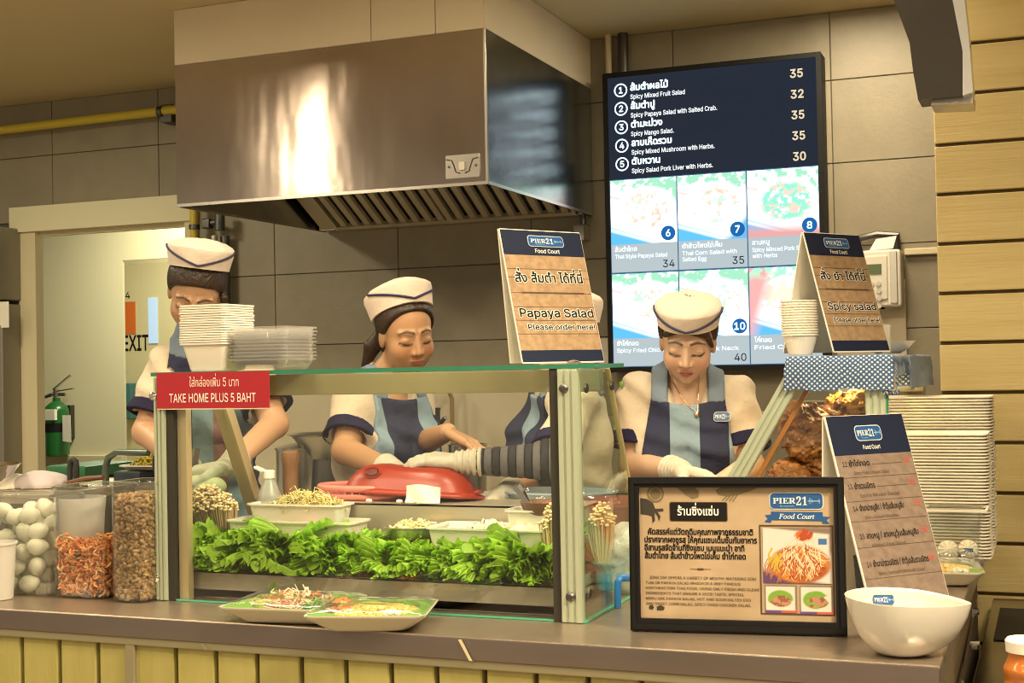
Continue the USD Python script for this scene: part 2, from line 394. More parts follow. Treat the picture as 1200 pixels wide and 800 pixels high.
pane('jar_plastic', (.95, .955, .94), refl=1.3, base=.01, rough=.03, haze=.012)
M('glass_edge', (.03, .20, .12), .15, coat=.5)
M('skin', cd=True, rough=.48, sss=.12)
M('hair', (.030, .016, .009), .40, bump=(150, .002, (1, 1, .08)))
M('shirt', (.64, .555, .43), .85, vary=(4, (.58, .49, .37), .6), bump=(13, .010), sheen=.2)
M('cap_cloth', (.72, .62, .54), .85, bump=(25, .003), sheen=.2)
M('cuff', (.018, .017, .050), .8, spec=.2)
M('glove', (.72, .67, .55), .5, bump=(60, .002), translucent=.25)
M('trousers', (.02, .02, .03), .8)
M('shoe', (.015, .015, .015), .5)
M('denim', (.20, .26, .36), .85, bump=(90, .0008))
M('red_plastic', (.31, .028, .008), .34)
M('pink_plastic', (.62, .20, .17), .4)
M('blue_basin', (.40, .50, .58), .4, translucent=.3)
M('wood_dark', (.16, .065, .03), .5)
M('wood_pestle', (.22, .11, .045), .6, vary=(20, (.14, .06, .02), .8, (3, 3, .5)))
M('lettuce', cd=True, rough=.45, translucent=.32, bump=(70, .003))
M('egg', (.74, .74, .62), .45, vary=(12, (.66, .66, .52), .5), rnd=.05)
M('shrimp', (.66, .20, .045), .5, cd=True)
M('peanut', (.40, .25, .085), .55, cd=True)
M('enoki', (.78, .62, .36), .5)
M('enoki_stem', (.66, .50, .27), .6)
M('food', cd=True, rough=.5)
M('fried', cd=True, rough=.42, bump=(140, .004), coat=.15)
M('white_tub', (.80, .76, .66), .35, translucent=.2)
M('lime_leaf', (.20, .45, .05), .45, translucent=.2)
M('blue_cord', (.02, .16, .45), .4)
M('green_ext', (.015, .13, .03), .3, coat=.4)
M('green_box', (.03, .15, .07), .5)
M('orange_paper', (.62, .14, .02), .7)
M('door_paint', (.62, .58, .38), .6)
M('teal', (.05, .17, .19), .6)
M('window_light', (.4, .55, .75), .4, emit=((.35, .55, .85), 0.5))
M('screen_panel', (.25, .3, .25), .4)
M('lcd', (.12, .16, .08), .3)
M('key', (.62, .60, .55), .5)
M('necklace', (.7, .5, .3), .25, 1.0)
M('grey_stripe', (.10, .095, .10), .8); M('black_stripe', (.018, .017, .020), .8)
M('amber', (.42, .13, .02), .2, coat=.5)
M('lamp_face', (.9, .8, .6), .5, emit=((1, .8, .5), 6))
M('steel_side', (.52, .55, .56), .20, 1.0, bump=(5, .003, (1, .3, .3)), vary=(4, (.36, .39, .40), .8))
M('steel_dim', (.50, .44, .34), .42, .5)
M('steel_soot', (.10, .09, .075), .5, .6)  # dark tone for the hood inside and the gaps between baffles
M('steel_cab', (.30, .28, .23), .45, .6)
M('hall_ceiling', (.32, .26, .19), .8)
M('ledge', (.28, .25, .155), .55, .2)
M('alu_gold', (.56, .45, .26), .4, .5)
M('glass_edge_light', (.10, .42, .28), .2, coat=.5)
M('steel_warm', (.60, .54, .42), .4, .8)
M('steel_mirror', (.24, .225, .185), .16, 1.0, bump=(3, .003))
M('pink_ink', (.85, .62, .52), .6)
M('trim_orange', (.50, .20, .05), .4)
def check_mat(name):
    # fine diagonal weave of blue and white
    w = {'wave_type': 'bands', 'bands_direction': 'diagonal', 'profile': 'sine', 'scale': 52.0, 'distortion': .3}
    n = {'tc': ('geometry', {}), 'w1': ('wave_texture', w), 'm2': ('mapping', {'scale': (1, -1, -1)}), 'w2': ('wave_texture', w),
         'mx': ('math', {'math_type': 'multiply'}), 'r': ('rgb_ramp', {'ramp': [(0, (.035, .075, .17)), (.30, (.07, .13, .25)), (.46, (.40, .47, .55)), (1, (.62, .66, .70))]}), 'p': ('principled_bsdf', {'roughness': .85})}
    l = [('tc.position', 'w1.vector'), ('tc.position', 'm2.vector'), ('m2.vector', 'w2.vector'), ('w1.fac', 'mx.value1'), ('w2.fac', 'mx.value2'), ('mx.value', 'r.fac'), ('r.color', 'p.base_color')]
    MATS[name] = usdkit.material(stage, '/World/Looks/' + name, n, l, surface='p.BSDF')
check_mat('check_cloth')
M('lime', (.42, .50, .10), .4)
M('frosted', (.74, .73, .68), .45, translucent=.35)
M('shrimp_core', (.38, .10, .02), .7)
M('peanut_core', (.22, .12, .03), .8)
M('red_dark', (.10, .008, .004), .5)
M('frosted_clear', (.60, .60, .56), .3, trans=.6)
M('clay', (.10, .065, .04), .7)
M('papaya', (.62, .58, .34), .5)
M('steel_pale', (.62, .55, .41), .5, .25, vary=(3, (.52, .46, .33), .7))  # paled so its colour carries the veil of reflections in the case glass
M('copper', (.55, .38, .20), .3, .8)
M('cloth_pale', (.62, .56, .58), .85)
M('trolley', (.03, .05, .07), .4)
M('trolley_tube', (.11, .14, .11), .35, .4)
M('bag_white', (.74, .74, .70), .35, translucent=.4)
M('teal_tub', (.06, .26, .34), .4)
M('seam_brown', (.085, .05, .028), .6)
M('ink_brown', (.075, .045, .022), .6)
M('ink_grey', (.035, .03, .022), .6)
M('ink_olive', (.16, .125, .065), .6)
M('display_dark', (.040, .035, .029), .38, .6, spec=.3)
M('steel_rail', (.40, .355, .29), .45, .15, vary=(4, (.33, .29, .235), .6, (.4, 1, 1)))
M('print_orange', (.40, .13, .03), .5); M('print_straw', (.55, .40, .20), .5); M('print_cream', (.68, .56, .38), .5); M('print_red', (.36, .06, .02), .5); M('print_yellow', (.50, .36, .05), .5)
M('lamp_strip', (.44, .37, .21), .45, .3, vary=(7, (.34, .28, .15), .7, (.4, 1, 1)))
M('plate_grey', (.58, .54, .44), .3, coat=.2)
M('display_edge', (.72, .74, .76), .15, .6)
M('bowl_white', (.62, .60, .545), .2, coat=.4)
# ================================================================= the setting
for (x, y, zc, w, d, e, c, tw) in LAMPS:
    t = thing('ceiling_light', 'unseen rectangular ceiling lamp panel, placed to light the stall and its surroundings', 'lamp', (x, y, zc), tw, group='unseen ceiling lamps')
    L = UsdLux.RectLight.Define(stage, t.path + '/lamp'); L.CreateWidthAttr(w); L.CreateHeightAttr(d); L.CreateIntensityAttr(float(e)); L.CreateColorAttr(Gf.Vec3f(*c))
    L.AddTranslateOp().Set(Gf.Vec3d(0, 0, -.006))
    ring = sbox(-w / 2 - .03, -d / 2 - .03, w / 2 + .03, d / 2 + .03).difference(sbox(-w / 2, -d / 2, w / 2, d / 2))
    obj('frame', T(extrude(affinity.rotate(ring, tw, origin=(0, 0), use_radians=True), .012), x, y, zc - .0121), 'white_plastic', t)
YW, YP = 4.95, 4.30
struct('floor', box(-9, 5, -5, 10, -.1, 0), 'floor_tile')
struct('ceiling', cat_(box(-9, 5, 2.2, 10, CEIL, CEIL + .1), box(-9, 5, 2.1, 2.2, CEIL, CEIL2 + .1)), 'ceiling_paint')
struct('ceiling_hall', box(-9, 6, -6, 2.1, CEIL2, CEIL2 + .1), 'hall_ceiling')  # out of view; height and dark tone chosen for the hood reflections
# back wall: grout plane, with every tile a piece; the doorway left open
x0d, x1d, ztop = -4.27, -3.49, 2.07
wb = struct('wall_back', cat_(box(x1d, .6, YW, YW + .15, 0, CEIL), box(-9, x0d - .16, YW, YW + .15, 0, CEIL), box(x0d - .16, x1d, YW, YW + .15, ztop + .1, CEIL)), 'grout')
xs = [-6.0 + .5833 * k + (-4.22 + 6.0 - .5833 * 3) for k in range(13)]; zs = [.018 + .30 * k for k in range(10)]
for i in range(len(xs) - 1):
    for z in zs:
        a, b, c, d = xs[i], xs[i + 1], z, min(z + .30, CEIL)
        if d - c < .02 or b < -4.7: continue
        if a < x1d and c < ztop + .1 and b > x0d - .16:
            if d <= ztop + .12 and b <= x1d + .02: continue
            g = sbox(a, c, b, d).difference(sbox(x0d - .16, 0, x1d, ztop + .1))
            if g.is_empty: continue
            for q in getattr(g, 'geoms', [g]):
                a2, c2, b2, d2 = q.bounds
                if q.area < .8 * (b2 - a2) * (d2 - c2):   # an L: keep the upper and right strips apart
                    for r in (sbox(a, ztop + .1, b, d), sbox(x1d, c, b, ztop + .1)):
                        u = r.intersection(sbox(a, c, b, d)); 
                        if u.area > .002:
                            e = u.bounds; obj('tile', cham(e[0] + .0015, e[2] - .0015, YW - .008, YW + .001, e[1] + .0015, e[3] - .0015, .0015), 'tile', wb, smooth=False)
                else: obj('tile', cham(a2 + .0015, b2 - .0015, YW - .008, YW + .001, c2 + .0015, d2 - .0015, .0015), 'tile', wb, smooth=False)
            continue
        obj('tile', cham(a + .0015, b - .0015, YW - .008, YW + .001, c + .0015, d - .0015, .0015), 'tile', wb, smooth=False)
# plank wall on the right
wr = struct('wall_right', cat_(box(-.318, 2.6, YP, YP + .12, 0, CEIL), box(-.318, -.2, YP + .12, YW, 0, CEIL)), 'plank_gap')
z = .12
pz = 1.305 - .1502 * 9
k = 0
while pz + .150 * k < CEIL - .02:
    a = pz + .1502 * k; b = min(a + .1502, CEIL)
    obj('plank', cham(-.32, 2.6, YP - .016, YP + .001, a + .0055, b - .0055, .0025), 'plank', wr, smooth=False); k += 1
# doorway: frame, passage behind
xj = -4.305
struct('trim_1', cat_(box(-4.402, xj, YW - .03, YW + .02, 0, ztop + .1), box(x1d, x1d + .055, YW - .03, YW + .02, 0, ztop)), 'cream_frame', label='cream door frame posts of the kitchen doorway')
struct('trim_2', box(-4.44, x1d + .055, YW - .045, YW + .02, ztop, ztop + .115), 'cream_wall', label='cream lintel board above the kitchen doorway')
struct('trim_3', box(xj, x1d, YW - .0, YW + .03, ztop - .02, ztop), 'cream_frame', label='narrow strip under the doorway lintel')
YC = 6.6
xr = at(145, 400, Y=YC)[0]; zt = at(145, 305, Y=YC)[2]
struct('wall_passage', cat_(box(-9, xr, YC, YC + .015, 0, CEIL), box(xr, xr + 1.1, YC, YC + .015, zt, CEIL), box(xr + 1.1, -1.5, YC, YC + .015, 0, CEIL)), 'cream_wall')
struct('baseboard_passage', box(-7, xr - .0, YC - .03, YC, .88, .93, .004), 'cream_frame')
YD = 8.5
struct('wall_far', box(-9.5, -2, YD + .03, YD + .15, 0, CEIL), 'cream_wall')
dr = struct('door_1', cham(-7.2, -5.55, YD - .01, YD + .03, 0, 2.25, .004), 'door_paint')
def wall_text(s, px, py, hh, Y, mat, parent, anchor='l', w=None, bold=0):
    p = at(px, py, Y=Y); g = fit_poly(s, 0, 0, w, hh, bold=bold, align=anchor)
    m = flat(g); m.apply_transform(frame_of(p, (1, 0, 0), (0, 0, 1))); obj('lettering', m, mat, parent)
s85 = .0062
wall_text('EXIT', 144, 411, .115, YD - .012, 'ink', dr, w=.24, bold=2)
wall_text('04', 141, 350, .05, YD - .012, 'ink', dr, w=.09, bold=1)
wall_text('S', 136, 441, .12, YD - .012, 'ink', dr, bold=2)
a, b = at(140, 354, Y=YD - .012), at(159, 391, Y=YD - .012); obj('notice', box(a[0], b[0], YD - .016, YD - .010, b[2], a[2]), 'orange_paper', dr, label='orange notice on the far door')
a, b = at(174, 349, Y=YD - .012), at(185, 402, Y=YD - .012); obj('window_slit', box(a[0], b[0], YD - .020, YD - .010, b[2], a[2]), 'window_light', dr, label='narrow bluish window in the far door')
a, b = at(140, 449, Y=YD - .1), at(157, 491, Y=YD - .1); obj('teal_sheet', box(a[0], b[0], YD - .13, YD - .02, b[2], a[2], .012), 'teal', None, label='teal sheet hanging low on the exit door', cat='sheet')
# ceiling box over the hood
HX0, HX1, HY, HZ0, HZ1 = -2.795, -1.632, 3.9, 1.991, 2.473
bh = struct('wall_bulkhead', box(HX0 + .004, HX1 - .004, HY + .004, YW, HZ1, CEIL), 'white_paint')
for a, b in ((HX0, -2.03), (-2.03, -1.80), (-1.80, HX1)):
    obj('panel', cham(a + .0015, b - .0015, HY - .006, HY + .004, HZ1 + .001, CEIL - .001, .001), 'white_paint', bh, smooth=False)
obj('panel', cham(HX1 - .004, HX1 + .003, HY, YW, HZ1 + .001, CEIL - .001, .001), 'white_paint', bh, smooth=False)
# ================================================================= extractor hood
h = thing('extractor_hood', 'large brushed steel extractor hood boxed in under the ceiling', 'extractor hood', ((HX0 + HX1) / 2, YW, HZ0))
def wavy(P, amp, seed): 
    return P
# front sheet: slightly oil-canned
nu, nv = 60, 30
U, V_ = np.meshgrid(np.linspace(HX0, HX1, nu), np.linspace(HZ0, HZ1, nv), indexing='ij')
q = np.stack([U * 2.2, V_ * 2.6, 0 * U], -1); w_ = (meshkit.fbm(q + 7.3, 2, 5) - .5) * .016
edge = np.minimum(np.minimum(U - HX0, HX1 - U), np.minimum(V_ - HZ0, HZ1 - V_)); w_ *= np.clip(edge / .12, 0, 1)
obj('front_panel', slab_of(np.stack([U, HY + w_, V_], -1), .003), 'steel_hood', h, smooth=60)
nu = 40
U, V_ = np.meshgrid(np.linspace(HY, YW - .01, nu), np.linspace(HZ0, HZ1, 20), indexing='ij')
w_ = (meshkit.fbm(np.stack([U * 2.2, V_ * 2.6, 0 * U], -1) + 3.1, 2, 8) - .5) * .010
edge = np.minimum(np.minimum(U - HY, YW - U), np.minimum(V_ - HZ0, HZ1 - V_)); w_ *= np.clip(edge / .12, 0, 1)
obj('side_panel', slab_of(np.stack([HX1 + w_, U, V_], -1), .003), 'steel_side', h, smooth=60)
obj('side_panel', box(HX0, HX0 + .003, HY, YW - .01, HZ0, HZ1), 'steel_side', h, smooth=False)
# corner fold and rims
obj('corner_fold', box(HX1 - .006, HX1 + .0035, HY - .0035, HY + .006, HZ0 - .004, HZ1, .002, 1), 'steel_thin', h)
lip = []
lip.append(beam((HX0, HY - .002, HZ0 - .003), (HX1, HY - .002, HZ0 - .003), .006, .010))
lip.append(beam((HX1 + .001, HY, HZ0 - .003), (HX1 + .001, YW - .02, HZ0 - .003), .006, .010))
lip.append(beam((HX0 - .001, HY, HZ0 - .003), (HX0 - .001, YW - .02, HZ0 - .003), .006, .010))
obj('bottom_rim', cat_(*lip), 'steel_thin', h, smooth=False)
# perforated grease gutter along the front
g0 = HY + .005
gut = sbox(HX0 + .07, 0, HX1 - .035, .075)
holes = [Point(x, .045).buffer(.0062, quad_segs=3) for x in np.arange(HX0 + .085, HX1 - .05, .0205)]
gp = gut.difference(unary_union(holes))
mg = extrude(gp, .0015); mg.apply_transform(frame_of((0, g0, HZ0 - .001), (1, 0, 0), (0, 1, .20)))
obj('gutter', mg, 'steel_thin', h, smooth=False, label='perforated grease gutter strip with a row of round holes')
obj('gutter_back', box(HX0 + .06, HX1 - .03, g0, g0 + .078, HZ0 + .03, HZ0 + .033), 'black', h)
# inside: sloped filter bank of upright baffles, dark chamber
fy0, fz0, fy1, fz1 = YW - .10, HZ0 + .012, HY + .36, HZ0 + .33
obj('back_trough', cat_(box(HX0 + .01, HX1 - .01, YW - .10, YW - .012, HZ0 - .008, HZ0 + .03, .004, 1)), 'steel', h)
ux = unit((0, fy1 - fy0, fz1 - fz0)); Lf = math.hypot(fy1 - fy0, fz1 - fz0)
un = unit(np.cross((1, 0, 0), ux)); un = un if un[2] < 0 else -un
def on_f(x, s, o=0): return np.array([x, fy0, fz0]) + ux * s + un * o
fx0, fx1 = HX0 + .10, HX1 - .03
npan = 2; pw = (fx1 - fx0) / npan
for p_ in range(npan):
    xa = fx0 + p_ * pw; xb = xa + pw
    for k in range(9):
        x = xa + .014 + (pw - .028) * (k + .5) / 9
        P = np.array([[on_f(x - .017, s, .010), on_f(x - .012, s, .022), on_f(x + .012, s, .022), on_f(x + .017, s, .010)] for s in (.01, Lf)])
        obj('baffle', slab_of(P, .002), 'steel_dim', h, smooth=False)
    fr_ = [beam(on_f(xa + .006, 0, .018), on_f(xa + .006, Lf, .018), .012, .022, up=un), beam(on_f(xb - .006, 0, .018), on_f(xb - .006, Lf, .018), .012, .022, up=un),
           beam(on_f(xa, .008, .018), on_f(xb, .008, .018), .02, .018, up=un)]
    obj('filter_frame', cat_(*fr_), 'steel_dim', h, smooth=False)
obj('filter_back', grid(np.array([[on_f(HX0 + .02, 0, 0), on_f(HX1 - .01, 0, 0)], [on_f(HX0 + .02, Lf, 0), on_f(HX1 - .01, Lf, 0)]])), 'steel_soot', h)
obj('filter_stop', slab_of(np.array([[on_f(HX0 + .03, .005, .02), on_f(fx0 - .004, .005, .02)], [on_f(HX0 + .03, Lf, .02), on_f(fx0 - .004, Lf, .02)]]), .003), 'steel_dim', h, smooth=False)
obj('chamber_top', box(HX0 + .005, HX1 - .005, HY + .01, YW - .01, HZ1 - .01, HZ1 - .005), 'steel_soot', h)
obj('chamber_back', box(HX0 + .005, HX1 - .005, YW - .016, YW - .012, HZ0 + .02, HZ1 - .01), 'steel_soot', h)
# switch plate
a, b = at(523, 183, Y=HY), at(563, 207, Y=HY)
s_ = obj('switch_plate', T(extrude(rrect(b[0] - a[0], a[2] - b[2], .004), .004), 0, 0, 0).apply_transform(frame_of(((a[0] + b[0]) / 2, HY - .003, (a[2] + b[2]) / 2), (1, 0, 0), (0, 0, 1))), 'steel_thin', h, label='steel switch plate with a small white rocker')
cx, cz = (a[0] + b[0]) / 2, (a[2] + b[2]) / 2
obj('rocker', box(cx - .010, cx + .010, HY - .014, HY - .006, cz - .013, cz + .013, .002, 1), 'white_plastic', s_)
for dx in (-.046, .046): obj('screw', T(trimesh.creation.cylinder(.004, .004, sections=10).apply_transform(trimesh.transformations.rotation_matrix(math.pi / 2, (1, 0, 0))), cx + dx, HY - .008, cz), 'steel_dark', s_)
for sg in (-1, 1):
    p_ = [(cx + sg * x, HY - .0085, cz + z) for x, z in ((.055, .024), (.036, .020), (.028, .0), (.022, -.018), (.008, -.022))]
    obj('trim_line', tube(p_, .0016, 5), 'steel_dark', s_)

# ================================================================= menu screen
MX0, MX1, MZ0, MZ1, MY = -1.533, -.757, 1.400, 2.487, 4.85
mb = thing('menu_screen', 'tall lit menu screen with five listed salads and six food pictures', 'menu board', ((MX0 + MX1) / 2, YW, MZ0))
obj('housing', cham(MX0 - .018, MX1 + .018, MY, YW - .009, MZ0 - .018, MZ1 + .018, .004), 'black', mb, smooth=False)
bz = sbox(MX0 - .018, MZ0 - .018, MX1 + .018, MZ1 + .018).difference(sbox(MX0, MZ0, MX1, MZ1))
obj('bezel', extrude(bz, .006).apply_transform(frame_of((0, MY, 0), (1, 0, 0), (0, 0, 1))), 'black', mb, smooth=False)
ZD = 2.103
def scr(poly, mat, off, name='lettering', parent=None):
    m = flat(poly); m.apply_transform(frame_of((0, MY - off, 0), (1, 0, 0), (0, 0, 1))); return obj(name, m, mat, parent or mb, smooth=False)
def em(name, c, s): 
    MATS[name] = usdkit.material(stage, '/World/Looks/' + name, {'e': ('emission', {'color': c, 'strength': float(s)})}, [], surface='e.emission'); return name
em('scr_dark', (.020, .026, .040), 1.0); em('scr_white', (.80, .97, 1.0), 1.5); em('scr_price', (1., .80, .52), .85); em('scr_strip', (.66, .76, .80), .72)
em('scr_badge', (.02, .17, .50), .8); em('scr_black', (.05, .07, .09), .7); em('scr_line', (.10, .25, .45), .6); em('scr_soft', (.95, 1., 1.), 1.15)
MATS['scr_pic'] = usdkit.material(stage, '/World/Looks/scr_pic', {'a': ('attribute', {'attribute': 'Cd'}), 'e': ('emission', {'strength': 1.35})}, [('a.color', 'e.color')], surface='e.emission')
scr(sbox(MX0, ZD, MX1, MZ1), 'scr_dark', .0005, 'list_panel'); scr(sbox(MX0, MZ0, MX1, ZD), 'scr_line', .0005, 'picture_panel')
rows = [('ส้มตำผลไม้', 'Spicy Mixed Fruit Salad', '35', .255), ('ส้มตำปู', 'Spicy Papaya Salad with Salted Crab.', '32', .40), ('ตำมะม่วง', 'Spicy Mango Salad.', '35', .20), ('ลาบเห็ดรวม', 'Spicy Mixed Mushroom with Herbs.', '35', .385), ('ตับหวาน', 'Spicy Salad Pork Liver with Herbs.', '30', .375)]
for k, (th, en, pr, wd) in enumerate(rows):
    p = at(727.5 + k * .45, 106 + k * 21.6, Y=MY); x, z = p[0], p[2]
    scr(Point(x, z).buffer(.026, quad_segs=10).difference(Point(x, z).buffer(.0205, quad_segs=10)), 'scr_white', .002, 'number_ring')
    scr(fit_poly(str(k + 1), x, z - .011, None, .023, bold=3, align='c'), 'scr_white', .002)
    scr(fit_poly(th, x + .037, z - .004, None, .0245, bold=4, font='thai'), 'scr_white', .002)
    scr(fit_poly(en, x + .037, z - .036, wd * .82, .0165, bold=2), 'scr_soft', .002)
    p = at(933.5 + k * .9, 90.5 + k * 24.3, Y=MY); scr(fit_poly(pr, p[0], p[2], .046, .029, bold=3, align='c'), 'scr_price', .002)
def blobs(X, Z, seed, s): return meshkit.fbm(np.stack([X * s, Z * s, 0 * X + seed * 3.7], -1), 4, seed)
def paint_dish(seed, kind, n=72, asp=1.0, bright=True):
    "flat printed photograph of a dish, as colours on a sheet"
    U, V_ = np.meshgrid(np.linspace(0, 1, n), np.linspace(0, 1, n), indexing='ij'); rs = np.random.RandomState(seed)
    a = blobs(U, V_, seed, 5); b = blobs(U, V_, seed + 9, 11); c = blobs(U, V_, seed + 21, 20)
    C = np.ones((n, n, 3))
    def lay(mask, col): 
        m = np.clip(mask, 0, 1)[..., None]; C[:] = C * (1 - m) + np.array(col) * m
    lay((.30 - .35 * U - V_) * 22., (.10, .42, .75)); lay(np.minimum(.27 - .33 * U - V_, V_ - .19 + .33 * U) * 26., (.9, .97, 1))
    lay(((U - .85) * 1.2 + (.25 - V_)) * 6, (.12, .38, .70)) if kind % 2 else None
    lay((V_ - .80 + .35 * U) * 7 * np.clip((b - .47) * 14, 0, 1), (.30, .64, .44)); lay(np.minimum(V_ - .70 + .30 * U, .80 - .26 * U - V_) * 16, (.90, .42, .38))
    d = np.hypot((U - .55) / .42, (V_ - .52) / .33)
    lay((1.15 - d) * 6, (1.05, 1.05, 1.02)); m = np.clip((1.0 - d) * 4, 0, 1)
    lay(m * np.clip((b - .50) * 12, 0, 1), (1.0, .84, .70)); lay(m * np.clip((c - .56) * 12, 0, .85), (.90, .50, .40)); lay(m * np.clip((a - .54) * 12, 0, .8) * np.clip((c - .40) * 9, 0, 1), (.40, .80, .58)); lay(m * np.clip((b - .62) * 14, 0, .7), (.75, .42, .34))
    if kind == 8: lay(m * (b > .45), (.75, .55, .45)); lay(m * (c > .50), (.25, .72, .52)); lay((.22 - V_) * 6, (.62, .30, .28))
    if kind == 11: lay(m * (a > .42), (1., .70, .55)); lay((.35 - U + .3 * V_ - .2) * 5, (.70, .35, .33)); lay((V_ - .80) * 6 * (b > .4), (.35, .8, .55))
    return U, V_, C
cw = (MX1 - MX0) / 3; ch = (ZD - MZ0) / 2
cells = [(6, 'ส้มตำไทย', 'Thai Style Papaya Salad', '34'), (7, 'ตำข้าวโพดไข่เค็ม', 'Thai Corn Salad with', '35'), (8, 'ลาบหมู', 'Spicy Minced Pork Salad', '35'), (9, 'ยำไก่ทอด', 'Spicy Fried Chicken', '35'), (10, 'ลาบหมูย่าง', 'Spicy Pork Neck', '40'), (11, 'ไก่ทอด', 'Fried Chicken', '45')]
for k, (no, th, en, pr) in enumerate(cells):
    x0 = MX0 + cw * (k % 3) + .002; x1 = x0 + cw - .004; z1 = ZD - ch * (k // 3) - .003; z0 = z1 - ch + .006; zs_ = z0 + .104
    U, V_, C = paint_dish(no, no)
    P = np.stack([x0 + (x1 - x0) * U, np.full_like(U, MY - .001), zs_ + (z1 - zs_) * V_], -1)
    obj('food_picture', grid(P), 'scr_pic', mb, smooth=False, col=C.reshape(-1, 3), label=f'lit food picture number {no} on the menu screen')
    scr(sbox(x0, z0, x1, zs_), 'scr_strip', .001, 'caption_strip')
    bx, bz_ = x1 - .034, zs_ + .034
    scr(Point(bx, bz_).buffer(.027, quad_segs=8), 'scr_badge', .002, 'number_badge'); scr(fit_poly(str(no), bx, bz_ - .0125, None, .025, bold=3, align='c'), 'scr_white', .003)
    scr(fit_poly(th, x0 + .014, zs_ - .026, None, .017, bold=2, font='thai'), 'scr_white', .002)
    scr(fit_poly(en, x0 + .014, zs_ - .052, cw * .78, .0145, bold=1), 'scr_white', .002)
    if no == 7: scr(fit_poly('Salted Egg', x0 + .014, zs_ - .074, .09, .0145, bold=1), 'scr_white', .002)
    if no == 8: scr(fit_poly('with Herbs', x0 + .014, zs_ - .074, .09, .0145, bold=1), 'scr_white', .002)
    if no in (6, 7, 8, 10): scr(fit_poly(pr, x1 - .012, z0 + .012, None, .027, bold=1, align='r'), 'scr_black', .002)

# ================================================================= conduits, gas pipes
def pipe(name, pts, r, mat, label, cat='pipe', n=12): return obj(name, tube(pts, r, n), mat, None, smooth=50, label=label, cat=cat)
a, b = at(0, 153, Y=4.87), at(205, 128, Y=4.87)
yp = thing('gas_pipe', 'yellow gas pipe running level below the ceiling at the left', 'pipe', (a[0], 4.87, a[2]))
obj('pipe_run', tube([(-5.2, 4.87, a[2] - .006), (HX0 - .02, 4.87, b[2] + .005)], .020, 14), 'yellow_pipe', yp)
c = at(189, 131, Y=4.87); obj('clamp', tube([(c[0] - .012, 4.87, c[2]), (c[0] + .012, 4.87, c[2])], .026, 14), 'steel_dark', yp); obj('bracket', box(c[0] + .0, c[0] + .06, 4.86, YW - .008, c[2] - .05, c[2] + .03, .006, 1), 'steel_dark', yp)
pb, pt = at(228, 300, Y=4.86), at(228, 243, Y=4.86)
py = thing('gas_pipe', 'upright yellow gas pipe beside the doorway, clamped to the wall', 'pipe', (pb[0], 4.86, .9))
obj('pipe_run', tube([(pb[0], 4.86, .9), (pb[0], 4.86, HZ0 + .3)], .018, 14), 'yellow_pipe', py)
c = at(228, 266, Y=4.86); obj('clamp', tube([(c[0], 4.86, c[2] - .01), (c[0], 4.86, c[2] + .01)], .024, 12), 'steel_dark', py)
pw = at(251, 300, Y=4.86); px_ = thing('conduit', 'pale steel conduit with a dark valve under the hood corner', 'pipe', (pw[0], 4.86, .9))
obj('pipe_run', tube([(pw[0], 4.86, .9), (pw[0], 4.86, HZ0 - .0)], .014, 12), 'steel_thin', px_)
vz = at(251, 262, Y=4.86)[2]
obj('valve', cat_(tube([(pw[0] - .05, 4.86, vz), (pw[0] + .045, 4.86, vz + .01)], .014, 10), box(pw[0] - .05, pw[0] - .01, 4.84, 4.88, vz - .02, vz + .022, .006), tube([(pw[0] + .03, 4.86, vz - .03), (pw[0] + .03, 4.86, vz + .04)], .022, 12)), 'steel_dark', px_)
pd = at(264, 300, Y=4.9); pipe('conduit', [(pd[0], 4.9, .9), (pd[0], 4.9, HZ0 - .0)], .020, 'steel_dark', 'dark wall pipe just right of the pale conduit')
for i, (px0, r, m_, lb) in enumerate(((713, .012, 'cream_frame', 'thin tan conduit running up to the ceiling above the menu screen'), (730, .020, 'steel_dark', 'thicker dark conduit running up to the ceiling above the menu screen'))):
    p = at(px0, 60, Y=4.91); pipe('conduit', [(p[0], 4.91, MZ1 - .3), (p[0], 4.91, CEIL)], r, m_, lb)
# box by the hood, below the rear corner
a, b = at(674, 250, Y=4.9), at(688, 282, Y=4.9)
jb = thing('junction_box', 'small grey socket box on the wall under the rear hood corner', 'socket', (a[0], YW, b[2]))
obj('body', box(a[0], b[0], 4.87, YW - .007, b[2], a[2] - .045, .005, 1), 'steel_thin', jb); obj('gland', tube([(a[0] + .03, 4.9, a[2] - .05), (a[0] + .03, 4.9, a[2] + .01)], .012, 10), 'steel_dark', jb)
a, b = at(709, 396, Y=4.92), at(717, 430, Y=4.92)
so = thing('wall_socket', 'cream wall socket plate at the lower left of the menu screen', 'socket', (a[0], YW, b[2])); obj('plate', box(a[0] - .03, b[0], 4.93, YW - .007, b[2] - .02, a[2], .004, 1), 'white_plastic', so); obj('switch', box(b[0] - .016, b[0] - .006, 4.926, 4.932, b[2] + .03, b[2] + .05), 'key', so)

